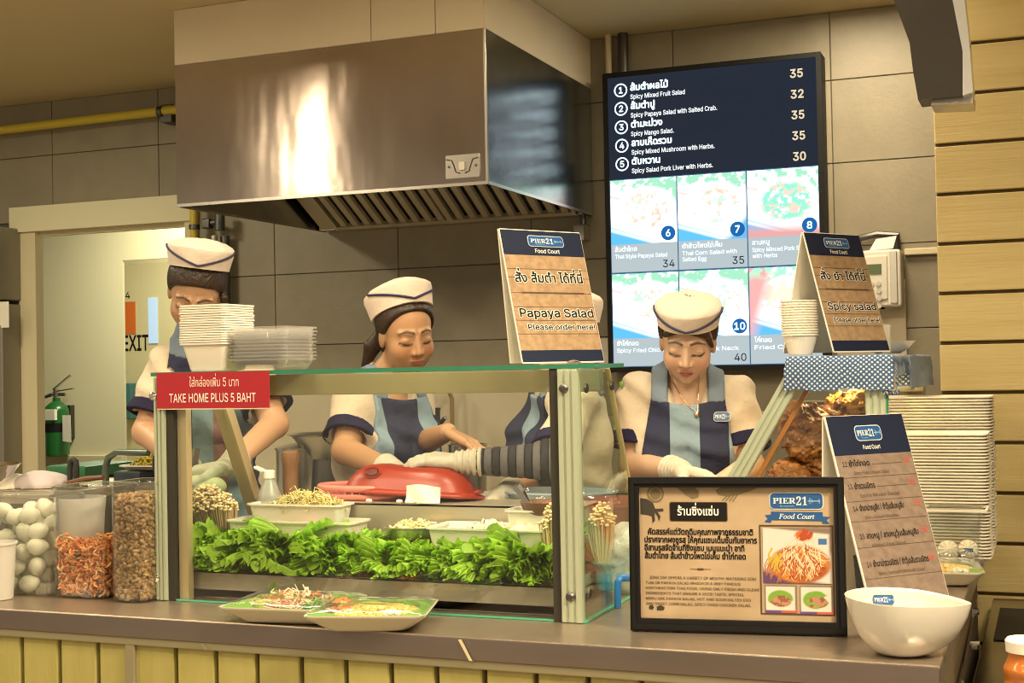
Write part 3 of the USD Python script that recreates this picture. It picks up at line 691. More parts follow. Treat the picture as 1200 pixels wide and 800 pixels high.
# ================================================================= door phone with keypad on a panel
a, b = at(1012, 292, Y=4.86), at(1062, 361, Y=4.86); yf = 4.84
kp = thing('keypad_clock', 'cream keypad wall unit with a small green display, notes on top', 'keypad', ((a[0] + b[0]) / 2, YW, b[2]))
X0, X1, Z0, Z1 = a[0] - .09, b[0] - .012, b[2] + .006, a[2] - .006
obj('body', box(X0, X1, yf, YW - .007, Z0, Z1, .010, 2), 'white_plastic', kp)
obj('face', box(X0 + .01, X1 - .045, yf - .008, yf + .004, Z0 + .025, Z1 - .02, .006, 1), 'white_plastic', kp)
obj('slot_cover', box(X1 - .038, X1 - .012, yf - .010, yf + .004, Z0 + .01, Z1 - .005, .006, 1), 'key', kp)
obj('display', box(X0 + .05, X1 - .065, yf - .0095, yf - .006, Z1 - .085, Z1 - .05), 'lcd', kp)
for r_ in range(4):
    for c_ in range(4):
        xx = X1 - .075 - c_ * .024; zz = Z1 - .118 - r_ * .026
        obj('key', T(trimesh.creation.cylinder(.0085, .006, sections=12).apply_transform(trimesh.transformations.rotation_matrix(math.pi / 2, (1, 0, 0))), xx, yf - .010, zz), 'key', kp)
obj('sensor', T(trimesh.creation.cylinder(.007, .006, sections=10), (X0 + X1) / 2 + .04, yf + .03, Z0 - .003), 'black', kp)
nt = obj('paper_note', slab_of(np.array([[(X0 + .11, yf + .02, Z1 + .001), (X0 + .19, yf + .02, Z1 + .004)], [(X0 + .13, yf + .05, Z1 + .042), (X0 + .20, yf + .05, Z1 + .05)]]), .001), 'paper', None, label='folded paper note lying on top of the keypad unit', cat='note')
obj('cable', tube([(X0 + .05, 4.92, Z1 + .005), (X0 + .07, 4.915, Z1 + .05), (X0 + .13, 4.92, Z1 + .062), (X0 + .20, 4.92, Z1 + .055), (X1 - .02, 4.93, Z1 + .0)], .012, 8), 'steel_dark', None, label='dark cable loop behind the note above the keypad', cat='cable')
pn = obj('wall_panel', cham(X0 - .02, X1 + .004, YW - .022, YW - .007, .9, Z0 + .1, .002), 'white_paint', None, label='cream backing board below the keypad unit', cat='panel')
obj('trunking', cham(X1 + .004, -.318, YW - .03, YW - .007, Z1 - .018, Z1 + .006, .003), 'cream_frame', None, label='cream cable trunking from the keypad to the plank wall', cat='trunking')
# wall wire behind the right-hand worker
w0 = at(880, 490, Y=4.93); w1 = at(905, 480, Y=4.93); w2 = at(935, 470, Y=4.93)
obj('wall_wire', tube([at(868, 487, Y=4.93), at(885, 486, Y=4.93), at(905, 479, Y=4.93), at(940, 470, Y=4.93), at(990, 470, Y=4.93)], .004, 6), 'cream_frame', None, label='thin pale wire sagging along the tiles below the menu screen', cat='wire')

# ================================================================= hanging display at the top right
Yh = 2.9
hd = thing('hanging_display', 'dark display hung from the ceiling at the top right, bright chrome edge', 'display', (-.22, Yh, 1.97))
def sec(pts, y): return np.array([at(px, py, Y=y) for px, py in pts])
o1 = [(1040, -20), (1066, 50), (1070, 84), (1076, 117), (1128, 112), (1128, 60), (1112, -22)]
r1 = sec(o1, Yh); back = r1.copy(); back[:, 1] += .09; 
obj('body', loft(np.array([r1, back])), 'display_dark', hd, smooth=False)
o2 = [(1112, -22), (1128, 60), (1128, 112), (1140, 108), (1136, 52), (1128, -22)]
r2 = sec(o2, Yh - .004); b2 = r2.copy(); b2[:, 1] += .10
obj('chrome_edge', loft(np.array([r2, b2])), 'display_edge', hd, smooth=False, label='polished chrome edge strip')
r3 = sec([(1091, 115), (1091, 123), (1140, 121), (1140, 108)], Yh + .02); b3 = r3.copy(); b3[:, 1] += .10
obj('foot_plate', loft(np.array([r3, b3])), 'steel', hd, smooth=False)
t3 = sec([(1040, -20), (1048, -20), (1048, -80), (1040, -80)], Yh + .2)
obj('hanger', cat_(box(-.29, -.26, Yh + .02, Yh + .06, 2.2, CEIL), box(-.18, -.15, Yh + .02, Yh + .06, 2.2, CEIL)), 'steel_dark', hd, smooth=False)

# ================================================================= cabinet and papers at the far left
a = at(25, 300, Y=4.93); 
rf = thing('steel_cabinet', 'tall steel cabinet with a louvred unit on top at the left edge', 'cabinet', (a[0] - .3, 4.9, 0))
xe = a[0]
obj('body', cham(xe - .6, xe, 4.80, 4.93, 0, at(10, 350, Y=4.80)[2] - .02, .004), 'steel_cab', rf, smooth=False)
z0, z1 = at(10, 350, Y=4.78)[2], at(10, 264, Y=4.78)[2]
lv = obj('louvre_unit', cham(xe - .6, xe + .004, 4.76, 4.93, z0, z1, .006), 'steel_cab', rf, smooth=False, label='louvred ventilation unit with a dark display')
for k in range(9):
    zz = z1 - .05 - k * .021; obj('louvre', box(xe - .5, xe - .045, 4.748, 4.762, zz - .006, zz + .006, .002, 1), 'steel_thin', lv)
obj('louvre_recess', box(xe - .51, xe - .04, 4.757, 4.7605, z1 - .235, z1 - .035), 'black', lv)  # flat black sheet, the dark between the louvres put into colour
obj('control_strip', box(xe - .5, xe - .04, 4.752, 4.762, z0 + .06, z0 + .11), 'black', lv)
for (p0, p1, lb) in (((-6, 353), (8, 381), 'white paper sheet taped to the steel cabinet, cut by the edge'), ((10, 353), (25, 383), 'creased white notice taped to the steel cabinet edge')):
    a, b = at(*p0, Y=4.798), at(*p1, Y=4.798); b[0] = min(b[0], xe - .004)
    obj('paper_sheet', grid(np.array([[(a[0], 4.7994, a[2]), (b[0], 4.7994, a[2])], [(a[0], 4.7994, b[2]), (b[0], 4.7994, b[2])]])), 'paper', None, label=lb, cat='paper')
# fire extinguisher in the passage
b = at(67, 534, Y=6.5); t_ = at(67, 470, Y=6.5); R_ = .073; hh = t_[2] - b[2]
fe = thing('fire_extinguisher', 'green fire extinguisher hanging on the passage wall beyond the doorway', 'fire extinguisher', (b[0], 6.5, b[2]))
obj('cylinder', lathe([(0, 0), (R_ - .01, 0), (R_, .012), (R_, hh - .06), (R_ * .85, hh - .03), (R_ * .5, hh - .008), (.022, hh), (.022, hh + .02), (0, hh + .02)], 24, loc=b), 'green_ext', fe, smooth=40)
obj('band_label', lathe([(R_ + .001, hh * .44), (R_ + .0015, hh * .45), (R_ + .0015, hh * .60), (R_ + .001, hh * .61)], 24, loc=b), 'black', fe)
obj('paper_label', box(b[0] - .035, b[0] + .05, b[1] - R_ - .004, b[1] - R_ + .03, b[2] + hh * .66, b[2] + hh * .86, .003, 1), 'paper', fe)
obj('valve', cat_(tube([b + (0, 0, hh + .01), b + (0, 0, hh + .07)], .018, 10), tube([b + (-.03, 0, hh + .04), b + (.07, 0, hh + .04)], .010, 8)), 'steel_thin', fe)
obj('handle', cat_(beam(b + (-.02, 0, hh + .07), b + (.11, 0, hh + .155), .022, .006), beam(b + (-.02, 0, hh + .055), b + (.13, 0, hh + .075), .022, .006)), 'steel_thin', fe, smooth=False)
obj('tag', slab_of(np.array([[b + (.085, -.05, hh * .75), b + (.145, -.05, hh * .75)], [b + (.095, -.06, hh * .28), b + (.155, -.06, hh * .26)]]), .002), 'paper', fe, smooth=False)
obj('wall_bracket', box(b[0] - .05, b[0] + .05, 6.56, 6.6, b[2] + .1, b[2] + .3), 'steel_dark', fe)
obj('hose', tube([b + (-.02, -.02, hh + .04), b + (-.08, -.03, hh + .02), b + (-.09, -.03, hh - .1), b + (-.085, -.03, .12)], .011, 8), 'rubber', fe)
# ================================================================= the counter
CZ, CF, CR, CB = .88, 2.447, -.196, 3.12      # top height, front, right end, back
ct = thing('serving_counter', 'steel-topped serving counter with a front of upright yellow boards', 'counter', (-1.5, CF, 0))
# top sheet with a soft front edge, returning along the right-hand side
obj('countertop', cat_(box(-5.2, CR, CF, CB, CZ - .012, CZ, .003, 1), box(-.92, CR, CB - .01, 4.27, CZ - .012, CZ, .003, 1)), 'steel_top', ct, smooth=False)
obj('edge_fascia', cat_(box(-5.2, CR, CF - .001, CF + .03, CZ - .046, CZ - .002, .004, 1), box(CR - .03, CR + .001, CF, 4.27, CZ - .046, CZ - .002, .004, 1)), 'steel_skirt', ct)
obj('ledge_strip', box(-5.2, CR - .006, CF + .004, CF + .04, CZ - .064, CZ - .046, .003, 1), 'ledge', ct)
obj('carcass', cat_(box(-5.2, CR - .02, CF + .034, CB - .06, .10, CZ - .05), box(-5.2, CR - .02, CF + .08, CB - .1, 0, .10), box(-.86, CR - .03, CB - .06, 4.2, 0, CZ - .05)), 'plank_gap', ct, smooth=False)
gx = [-2.2097 - .1066 * k for k in range(26, 0, -1)] + [-2.2097, -2.1026, -1.9958, -1.902, -1.788, -1.6849, -1.5822, -1.474, -1.3687, -1.2644, -1.1629, -1.0587, -.9502, -.8432, -.7377, -.632, -.526, -.42, -.314, CR - .014]
for i in range(len(gx) - 1):
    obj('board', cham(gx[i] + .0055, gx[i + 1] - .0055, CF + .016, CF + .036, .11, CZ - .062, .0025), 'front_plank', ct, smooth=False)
obj('joint_cover', cham(-1.9146, -1.8894, CF + .006, CF + .02, .11, CZ - .060, .002), 'ledge', ct, smooth=False, label='pale vertical strip covering the joint between two board panels')
obj('peeling_edge', tube([(-1.71, CF + .003, CZ - .05), (-1.70, CF - .006, CZ - .052), (-1.695, CF - .004, CZ - .06)], .003, 6), 'clear_film', ct)
obj('worn_tape', slab_of(np.array([[(-1.105, CF - .0035, CZ - .006), (-1.098, CF - .0035, CZ - .005)], [(-1.082, CF - .0035, CZ - .046), (-1.075, CF - .0035, CZ - .046)]]), .0006), 'cream_frame', ct, smooth=False)
obj('fixing', T(trimesh.creation.cylinder(.006, .006, sections=12).apply_transform(trimesh.transformations.rotation_matrix(math.pi / 2, (1, 0, 0))), at(525, 797, Y=CF + .015)[0], CF + .013, CZ - .115), 'rubber', ct)

# ================================================================= main glass case
GX0, GX1, GY, GT = -1.973, -.905, 2.645, 1.413   # left, right, front, top
def case(name, label, L, P, thick=.008):
    pass
gc = thing('glass_display_case', 'long glass salad display case with green-edged top on the counter', 'display case', ((GX0 + GX1) / 2, GY + .2, CZ))
yt, ym, yb = GY + .185, GY + .35, GY + .47         # rear edge: top, at z 1.07, at the bottom
def sidepoly(x, th):
    p = Polygon([(GY + .006, CZ), (yb, CZ), (yt, GT - .008), (GY + .006, GT - .008)])
    m = extrude(p, th); m.apply_transform(frame_of((x, 0, 0), (0, 1, 0), (0, 0, 1))); return m
obj('front_pane', box(GX0 + .012, GX1 - .012, GY, GY + .005, CZ + .001, GT - .008), 'pane_front', gc, smooth=False)
obj('top_pane', box(GX0, GX1 + .03, GY - .005, yt + .01, GT - .008, GT), 'pane_green', gc, smooth=False)
e = .0012
obj('top_edge', cat_(box(GX0, GX1 + .03, GY - .005 - e, GY - .005, GT - .009, GT), box(GX1 + .03, GX1 + .03 + e, GY - .005, yt + .01, GT - .009, GT), box(GX0, GX1 + .03, yt + .01, yt + .01 + e, GT - .008, GT), box(GX0 - e, GX0, GY - .005, yt + .01, GT - .008, GT)), 'glass_edge', gc, smooth=False, label='dark green polished edge of the glass top')
obj('side_pane', sidepoly(GX1 - .006, .005), 'pane_green', gc, smooth=False)
obj('side_pane', sidepoly(GX0 + .002, .005), 'pane_green', gc, smooth=False)
def edge_bar(x, w, m_, nm): 
    return obj(nm, cat_(beam((x, yb, CZ), (x, yt, GT - .01), w, .010, up=(1, 0, 0))), m_, gc, smooth=False)
edge_bar(GX1 - .004, .008, 'alu_gold', 'rear_edge_trim')
obj('side_bottom_trim', cat_(box(GX1 - .008, GX1 + .001, GY, yb, CZ + .0005, CZ + .005), box(GX0, GX0 + .009, GY, yb, CZ + .0005, CZ + .005), box(GX0, GX1, GY - .002, GY + .006, CZ + .0004, CZ + .004)), 'glass_edge_light', gc, smooth=False)
# left rear strut: flat steel bar, warm reflections put into its gold colour
b0, b1 = np.array((GX0 + .045, yb - .02, CZ)), np.array((GX0 + .045, yt - .01, GT - .01))
obj('rear_strut', cat_(beam(b0, b1, .012, .042, up=(1, 0, 0)), beam(b0 + (.018, 0, 0), b1 + (.018, 0, 0), .028, .010, up=(1, 0, 0))), 'alu_gold', gc, smooth=False, label='slanted gold-coloured metal strut at the left rear')
# corner posts: fluted green aluminium, dark gasket behind
def post(x0, x1, gx0, gx1, side):
    w = x1 - x0; parts = [box(x0, x1, GY - .006, GY + .018, CZ, GT - .009, .002, 1)]
    for k in range(3):
        c = x0 + w * (k + .5) / 3; parts.append(box(c - w * .11, c + w * .11, GY - .010, GY - .004, CZ + .001, GT - .012, .0015, 1))
    p = obj('corner_post', cat_(*parts), 'alu_green', gc, smooth=30)
    obj('gasket', box(gx0, gx1, GY - .003, GY + .022, CZ, GT - .009), 'gasket', gc, smooth=False)
    return p
post(-1.966, -1.934, -1.934, -1.914, 0); obj('inner_post', box(-1.912, -1.886, GY + .008, GY + .03, CZ, GT - .012, .002, 1), 'alu_gold', gc)
post(-.958, -.912, -.976, -.958, 1)
def bolt(px, py, n=(0, -1, 0), Y=GY - .008):
    p = at(px, py, Y=Y); m = cat_(lathe([(0, 0), (.010, 0), (.010, .004), (.006, .008), (0, .009)], 14), lathe([(0, -.01), (.006, -.01), (.006, 0), (0, 0)], 10))
    m.apply_transform(frame_of(p, (1, 0, 0), (0, 0, 1)) if n[1] else frame_of(p, (0, 1, 0), (0, 0, 1))); return m
obj('bolt', bolt(180, 464), 'chrome', gc); obj('bolt', bolt(183, 677), 'chrome', gc)
obj('bolt', bolt(661, 455), 'steel_dark', gc); obj('bolt', bolt(669, 699), 'steel_dark', gc)
for py_, xx in ((455, 682), (697, 686)):
    p = at(xx, py_, X=GX1 + .0); m = cat_(lathe([(0, 0), (.010, 0), (.010, .005), (0, .008)], 12)); m.apply_transform(frame_of(p + (.0, .02, 0), (0, 1, 0), (0, 0, 1))); obj('bolt', m, 'steel_dark', gc)
p = at(716, 452, X=GX1); m = lathe([(0, 0), (.010, 0), (.010, .005), (0, .008)], 12); m.apply_transform(frame_of(p, (0, 1, 0), (0, 0, 1))); obj('bolt', m, 'steel_dark', gc)
p = at(672, 421, Y=GY + .03); obj('bolt', lathe([(0, 0), (.016, 0), (.016, .004), (.008, .008), (0, .009)], 14, loc=(p[0], p[1], GT)), 'chrome', gc)
# lamp housing along the rear of the top
obj('lamp_housing', box(GX0 + .07, GX1 - .012, yt - .03, yt, 1.352, 1.402, .003, 1), 'lamp_strip', gc, label='pale metal lamp strip under the rear of the glass top')
L = UsdLux.RectLight.Define(stage, gc.path + '/strip_light'); L.CreateWidthAttr(.9); L.CreateHeightAttr(.02); L.CreateIntensityAttr(40.0); L.CreateColorAttr(Gf.Vec3f(1.0, .88, .62))  # unseen source under the housing, placed to brighten the lettuce
L.AddTranslateOp().Set(Gf.Vec3d(0, yt - .015 - GY - .2, 1.350 - CZ))
# trays: low steel bed and the raised step behind
bd = thing('ingredient_bed', 'low steel bed inside the glass case carrying the lettuce', 'tray', (-1.48, 2.8, CZ))
BZ = .942
obj('front_rail', cat_(box(-1.935, -.985, 2.70, 2.702, CZ + .003, BZ), box(-1.935, -.985, 2.70, 2.712, BZ - .003, BZ)), 'steel_rail', bd, smooth=False)
obj('bed', cat_(box(-1.935, -.985, 2.70, 3.06, CZ + .001, CZ + .02), box(-1.935, -.985, 2.712, 2.95, BZ - .03, BZ - .026)), 'steel', bd, smooth=False)
for x_ in (-.987, -1.935): obj('end_plate', box(x_, x_ + .002, 2.70, 2.95, CZ + .003, BZ), 'steel_rail', bd, smooth=False)
st = thing('raised_step', 'raised steel step at the back of the glass case', 'shelf', (-1.48, 3.0, CZ))
SZ = 1.082
obj('step_box', cat_(box(-1.90, -1.02, 2.952, 2.955, CZ + .021, SZ), box(-1.90, -1.02, 2.952, 3.12, SZ - .004, SZ), box(-1.90, -1.897, 2.952, 3.12, CZ + .021, SZ), box(-1.023, -1.02, 2.952, 3.12, CZ + .021, SZ)), 'steel_warm', st, smooth=False)
# red price sign on the glass
a, b = at(184, 437, Y=GY - .012), at(316, 469, Y=GY - .012)
rs_ = thing('take_home_sign', 'red acrylic sign reading TAKE HOME PLUS 5 BAHT on the glass', 'sign', ((a[0] + b[0]) / 2, GY - .012, b[2]))
sw, sh = b[0] - a[0], .083; z0 = a[2] - sh
obj('plate', box(a[0], b[0], GY - .014, GY - .011, z0, a[2]), 'sign_red', rs_, smooth=False)
def on_front(g, Y, mat, parent, name='lettering'):
    m = flat(g); m.apply_transform(frame_of((0, Y, 0), (1, 0, 0), (0, 0, 1))); return obj(name, m, mat, parent, smooth=False)
cx = (a[0] + b[0]) / 2
on_front(fit_poly('TAKE HOME PLUS 5 BAHT', cx, z0 + .014, sw * .77, .020, bold=1, align='c'), GY - .0148, 'white_ink', rs_)
on_front(fit_poly('ใส่กล่องเพิ่ม 5 บาท', cx + .006, z0 + .050, sw * .44, .020, bold=1, font='thai', align='c'), GY - .0148, 'pink_ink', rs_)
on_front(sbox(a[0], z0 - .003, b[0], z0 - .0005), GY - .0135, 'cream_frame', rs_, 'sign_edge')

# ================================================================= chicken case: the same model turned to face right
KX, KY0, KY1 = -.345, 3.10, 4.08
kc = thing('chicken_display_case', 'glass fried chicken case with slanted side under a blue checked cloth', 'display case', (KX - .2, 3.6, CZ))
xt, xb = KX - .19, KX - .50
def kside(y, th):
    p = Polygon([(KX - .006, CZ), (KX - .006, GT - .008), (xt, GT - .008), (xb, CZ)])
    m = extrude(p, th); m.apply_transform(frame_of((0, y + th, 0), (1, 0, 0), (0, 0, 1))); return m
obj('side_pane', kside(KY0 + .02, .005), 'pane', kc, smooth=False)
obj('side_pane', kside(KY1 - .02, .005), 'pane', kc, smooth=False)
obj('front_pane', box(KX - .006, KX - .001, KY0 + .012, KY1, CZ, GT - .008), 'pane', kc, smooth=False)
obj('top_pane', box(xt - .01, KX + .005, KY0, KY1 + .01, GT - .008, GT), 'pane_green', kc, smooth=False)
def bars(w, a, b, mat, nm, off=.010):
    a, b = np.array(a, float), np.array(b, float); parts = [beam(a, b, w, .02, up=(0, 1, 0), r=.002)]
    s = np.cross(unit(b - a), (0, 1, 0))
    for k in range(3): 
        o = s * w * ((k + .5) / 3 - .5) + np.array((0, -off, 0)); parts.append(beam(a + o, b + o, w * .2, .006, up=(0, 1, 0)))
    return obj(nm, cat_(*parts), mat, kc, smooth=30)
bars(.040, (xb, KY0 + .008, CZ), (xt, KY0 + .008, GT - .012), 'alu_green', 'slanted_post')
bars(.046, (KX - .026, KY0 + .008, CZ), (KX - .026, KY0 + .008, GT - .012), 'alu_green', 'corner_post')
obj('corner_edge', box(KX - .004, KX + .002, KY0 + .0, KY0 + .016, CZ, GT - .01), 'glass_edge', kc, smooth=False)
obj('slanted_trim', beam((xb + .045, KY0 + .03, CZ), (xt + .042, KY0 + .03, GT - .014), .010, .010, up=(0, 1, 0)), 'trim_orange', kc, smooth=False, label='thin orange-brown inner edge beside the slanted post')
for px_, py_ in ((930, 447), (1027, 447)):
    p = at(px_, py_, Y=KY0 - .006); m = lathe([(0, 0), (.013, 0), (.013, .004), (.008, .009), (0, .010)], 14); m.apply_transform(frame_of(p, (1, 0, 0), (0, 0, 1))); obj('bolt', m, 'chrome', kc)
obj('case_floor', box(xb + .02, KX - .01, KY0 + .03, KY1 - .03, CZ + .001, CZ + .02), 'steel', kc)
L = UsdLux.RectLight.Define(stage, kc.path + '/warm_lamp'); L.CreateWidthAttr(.04); L.CreateHeightAttr(.5); L.CreateIntensityAttr(60.0); L.CreateColorAttr(Gf.Vec3f(1.0, .66, .28))  # unseen source under the case top, placed to light the chicken
L.AddTranslateOp().Set(Gf.Vec3d(.08, -.10, GT - .012 - CZ))
# checked cloth over its top: one sheet that hangs over the edges
def cloth(x0, x1, y0, y1, zt, hang, seed, skew=0.0):
    nu, nv = 70, 40
    def prof(t, a, b, hg):                       # t in [0, 1] over hang + width + hang
        Lw = b - a; s = t * (Lw + 2 * hg) - hg
        p = np.clip(s, 0, Lw) + a; dz = -np.maximum(np.maximum(-s, s - Lw), 0); return p, dz
    U, V_ = np.meshgrid(np.linspace(0, 1, nu), np.linspace(0, 1, nv), indexing='ij')
    X, dzx = prof(U, x0, x1, hang[0]); Y, dzy = prof(V_, y0, y1, hang[1])
    dz = np.minimum(dzx, dzy); n_ = meshkit.fbm(np.stack([U * 9, V_ * 9, 0 * U + seed], -1), 3, seed) - .5
    out = np.clip(-dz / .03, 0, 1)
    X = X + out * (np.sign(U - .5) * (dzx < 0) * (.004 + .008 * n_)); Y = Y + out * (np.sign(V_ - .5) * (dzy < 0) * (.004 + .010 * n_))
    Z = zt + dz * (1 + .12 * n_) + .006 * n_ * (out < .5)
    return slab_of(np.stack([X, Y, Z], -1), .003)
ck = obj('checked_cloth', cloth(xt - .03, KX + .012, KY0 - .012, KY0 + .34, GT + .006, (.045, .075), 3), 'check_cloth', None, smooth=60, label='blue and white checked cloth draped over the front of the chicken case', cat='cloth')
ck2 = obj('denim_cloth', cloth(xt + .06, KX + .012, KY0 + .37, KY1 + .02, GT + .006, (.085, .06), 5), 'denim', None, smooth=60, label='plain slate-blue cloth over the far end of the chicken case', cat='cloth')
obj('cloth_fringe', tube([(KX - .006, KY0 - .016, GT - .075), (KX + .01, KY0 + .0, GT - .078), (KX + .02, KY0 + .03, GT - .076)], .005, 6), 'check_cloth', ck)

# ================================================================= low cabinet in the aisle on the right
lc = thing('low_cabinet', 'low dark steel service cabinet to the right of the counter end', 'cabinet', (.1, 3.2, 0))
LZ = .70
obj('top', box(CR + .012, 1.2, CF - .3, YP - .06, LZ - .03, LZ, .004, 1), 'steel_mirror', lc)
obj('body', box(CR + .02, 1.15, CF - .25, YP - .09, 0, LZ - .03), 'steel_dark', lc)
for (px_, py_) in ((1142, 716), (1142, 754)):
    p = at(px_, py_, Z=LZ + .012); obj('hinge', cat_(box(p[0] - .008, p[0] + .008, p[1] - .02, p[1] + .02, LZ, LZ + .014, .003, 1), tube([p + (-.010, .0, 0), p + (.012, .0, 0)], .008, 10)), 'steel_thin', lc)
p0, p1 = at(1146, 690, Z=LZ), at(1128, 800, Z=LZ); p2 = at(1157, 660, Z=LZ)
obj('seam', cat_(beam(p1 + (0, 0, .003), p0 + (0, 0, .003), .006, .006)), 'steel_thin', lc)
a, b = at(1172, 713, Z=LZ), at(1205, 752, Z=LZ)
obj('well', box(a[0], a[0] + .5, b[1], a[1], LZ + .0005, LZ + .003), 'black', lc, label='flat black sheet painted as the dark of a rectangular opening in the cabinet top')  # thin black sheet lying on the top, shade of an opening as colour
# amber jar at the lower right edge
jb_ = at(1198, 812, Z=LZ); jx, jy = at(1200, 770, Y=2.45)[0] + .004, 2.45; jt = at(1190, 747, Y=2.45)[2]
aj = thing('amber_jar', 'ribbed amber plastic jar with a white lid at the lower right edge', 'jar', (jx, jy, LZ))
hz = jt - LZ
prof = [(0, 0), (.034, 0), (.037, .006)] + [(.037 + .0022 * math.cos(k * 1.5), .012 + k * (hz - .06) / 26) for k in range(27)] + [(.034, hz - .042), (.030, hz - .03), (.030, hz - .012), (0, hz - .012)]
obj('jar_body', lathe(prof, 28, loc=(jx, jy, LZ)), 'amber', aj, smooth=50)
obj('lid', lathe([(0, hz - .022), (.033, hz - .022), (.034, hz - .004), (.031, hz), (0, hz)], 28, loc=(jx, jy, LZ)), 'white_plastic', aj)
lb = at(1172, 812, Y=2.5)
# ================================================================= lettuce along the bed
def leaf(base, up, fwd, L, W, seed, curl=.5, ruff=1.0, nu=20, nv=141, hang=False):
    "one frilly leaf: a fan from base along up that bends over towards fwd, its rim in tight frills"
    rs = np.random.RandomState(seed); up, fwd = unit(up), unit(fwd); fwd = unit(fwd - up * (fwd @ up)); sd = np.cross(up, fwd)
    u, v = np.meshgrid(np.linspace(.02, 1, nu) ** .8, np.linspace(-1, 1, nv), indexing='ij')
    ph = rs.uniform(0, 6.28, 8); half = rs.uniform(.95, 1.25); a = v * half * (.55 + .45 * u); wv = math.pi
    lobe = 1 + .06 * np.sin(v * 7 + ph[0]) + .05 * np.sin(v * 13 + ph[1]) + .03 * np.sin(v * 37 + ph[2]) + .03 * np.sin(v * 83 + ph[3]); r = u * (1 + (lobe - 1) * np.clip(u - .4, 0, 1) * 1.6) * (1 - .10 * v * v)
    j = .5 * np.sin(v * 5 + ph[3]) + .3 * np.sin(v * 9 + ph[4])
    k1, k2 = 7.5 * wv, 19 * wv; A1 = .042 * L * ruff * u ** 2.6; A2 = .055 * L * ruff * np.clip((u - .45) / .55, 0, 1) ** 1.3
    z = A1 * np.sin(k1 * v + ph[5] + 2 * j) + A2 * np.sin(k2 * v + ph[6] + 3 * j) + .02 * L * np.sin(9 * u + 4 * v + ph[7]) * u
    tx = .6 * A1 * np.cos(k1 * v + ph[5] + 2 * j + .8) + .5 * A2 * np.cos(k2 * v + ph[6] + 3 * j + .5); tr = .55 * A2 * np.cos(k2 * v + ph[6] + 3 * j + 1.9)
    x = (r * L + tr) * np.sin(a) * W / L * 2.3 + tx; y = (r * L + tr) * np.cos(a * .85)
    bend = curl * L * .75 * u ** 2.2 - .10 * L * (1 - v * v) * np.sin(u * math.pi) + .12 * L * v * v * u; lift = y * (1 - curl * .32 * u ** 2)
    P = np.array(base) + sd * x[..., None] + up * lift[..., None] + fwd * (bend + z)[..., None]
    P[..., 1] = np.where(P[..., 1] < 2.672, 2.672 - .016 * (1 - np.exp(-np.maximum(2.672 - P[..., 1], 0) / .016)), P[..., 1]); P[..., 2] = np.maximum(P[..., 2], CZ + .022); P[..., 0] = np.clip(P[..., 0], -1.905 + .01 * (1 - u), -.992)
    if not hang: fl = BZ + .004 + .010 * np.clip((.4 - u) / .4, 0, 1); P[..., 2] = np.where(P[..., 1] < 2.716, np.where(P[..., 2] < fl + .02, fl + .02 * np.exp((P[..., 2] - fl - .02) / .02), P[..., 2]), P[..., 2])
    rib = np.exp(-(v / (.10 * (1.1 - u))) ** 2) * (1 - .8 * u); edge = np.clip(u * 1.25 - .35, 0, 1); nz = rs.uniform(-.13, .13) + .5 * (meshkit.fbm(np.stack([u * 5, v * 5, 0 * u + seed], -1), 3, seed) - .5)
    c0, c1, c2 = np.array((.62, .70, .30)), np.array((.52, .68, .085)), np.array((.28, .52, .03))
    t = edge[..., None]; C = c1 * (1 - t) + c2 * t; C = C * (1 - rib[..., None]) + c0 * rib[..., None]; C = np.clip(C * (1 + 1.3 * nz[..., None]), .01, 1)
    return grid(P), C.reshape(-1, 3)
heads = [  # px, bottom py, height m, spread, label
    (222, 668, .120, 1.0, 'leftmost frilly lettuce clump, spreading in front of the enoki mushrooms'),
    (262, 672, .105, .8, 'light frilly lettuce clump standing right of the leftmost clump'),
    (296, 668, .125, .8, 'lettuce clump below the left end of the clear meat tub'),
    (338, 672, .150, 1.1, 'tallest dark green lettuce clump, drooping over the rail in front of the clear tub'),
    (386, 672, .115, .9, 'lettuce clump below the right end of the clear meat tub'),
    (425, 672, .100, .8, 'low lettuce clump left of the steel noodle bowl'),
    (462, 672, .105, .9, 'bright lettuce clump in front of the steel noodle bowl'),
    (506, 675, .100, .9, 'lettuce clump at the left corner of the white tray'),
    (546, 676, .100, .9, 'long narrow-leaved lettuce clump in front of the white tray'),
    (578, 684, .105, .9, 'dark lettuce clump whose leaf hangs over the rail below the white tray'),
    (620, 684, .120, 1.1, 'broad yellow-green lettuce clump with pale ribs near the right end'),
    (650, 684, .090, .7, 'small lettuce clump tucked behind the right corner post'),
]
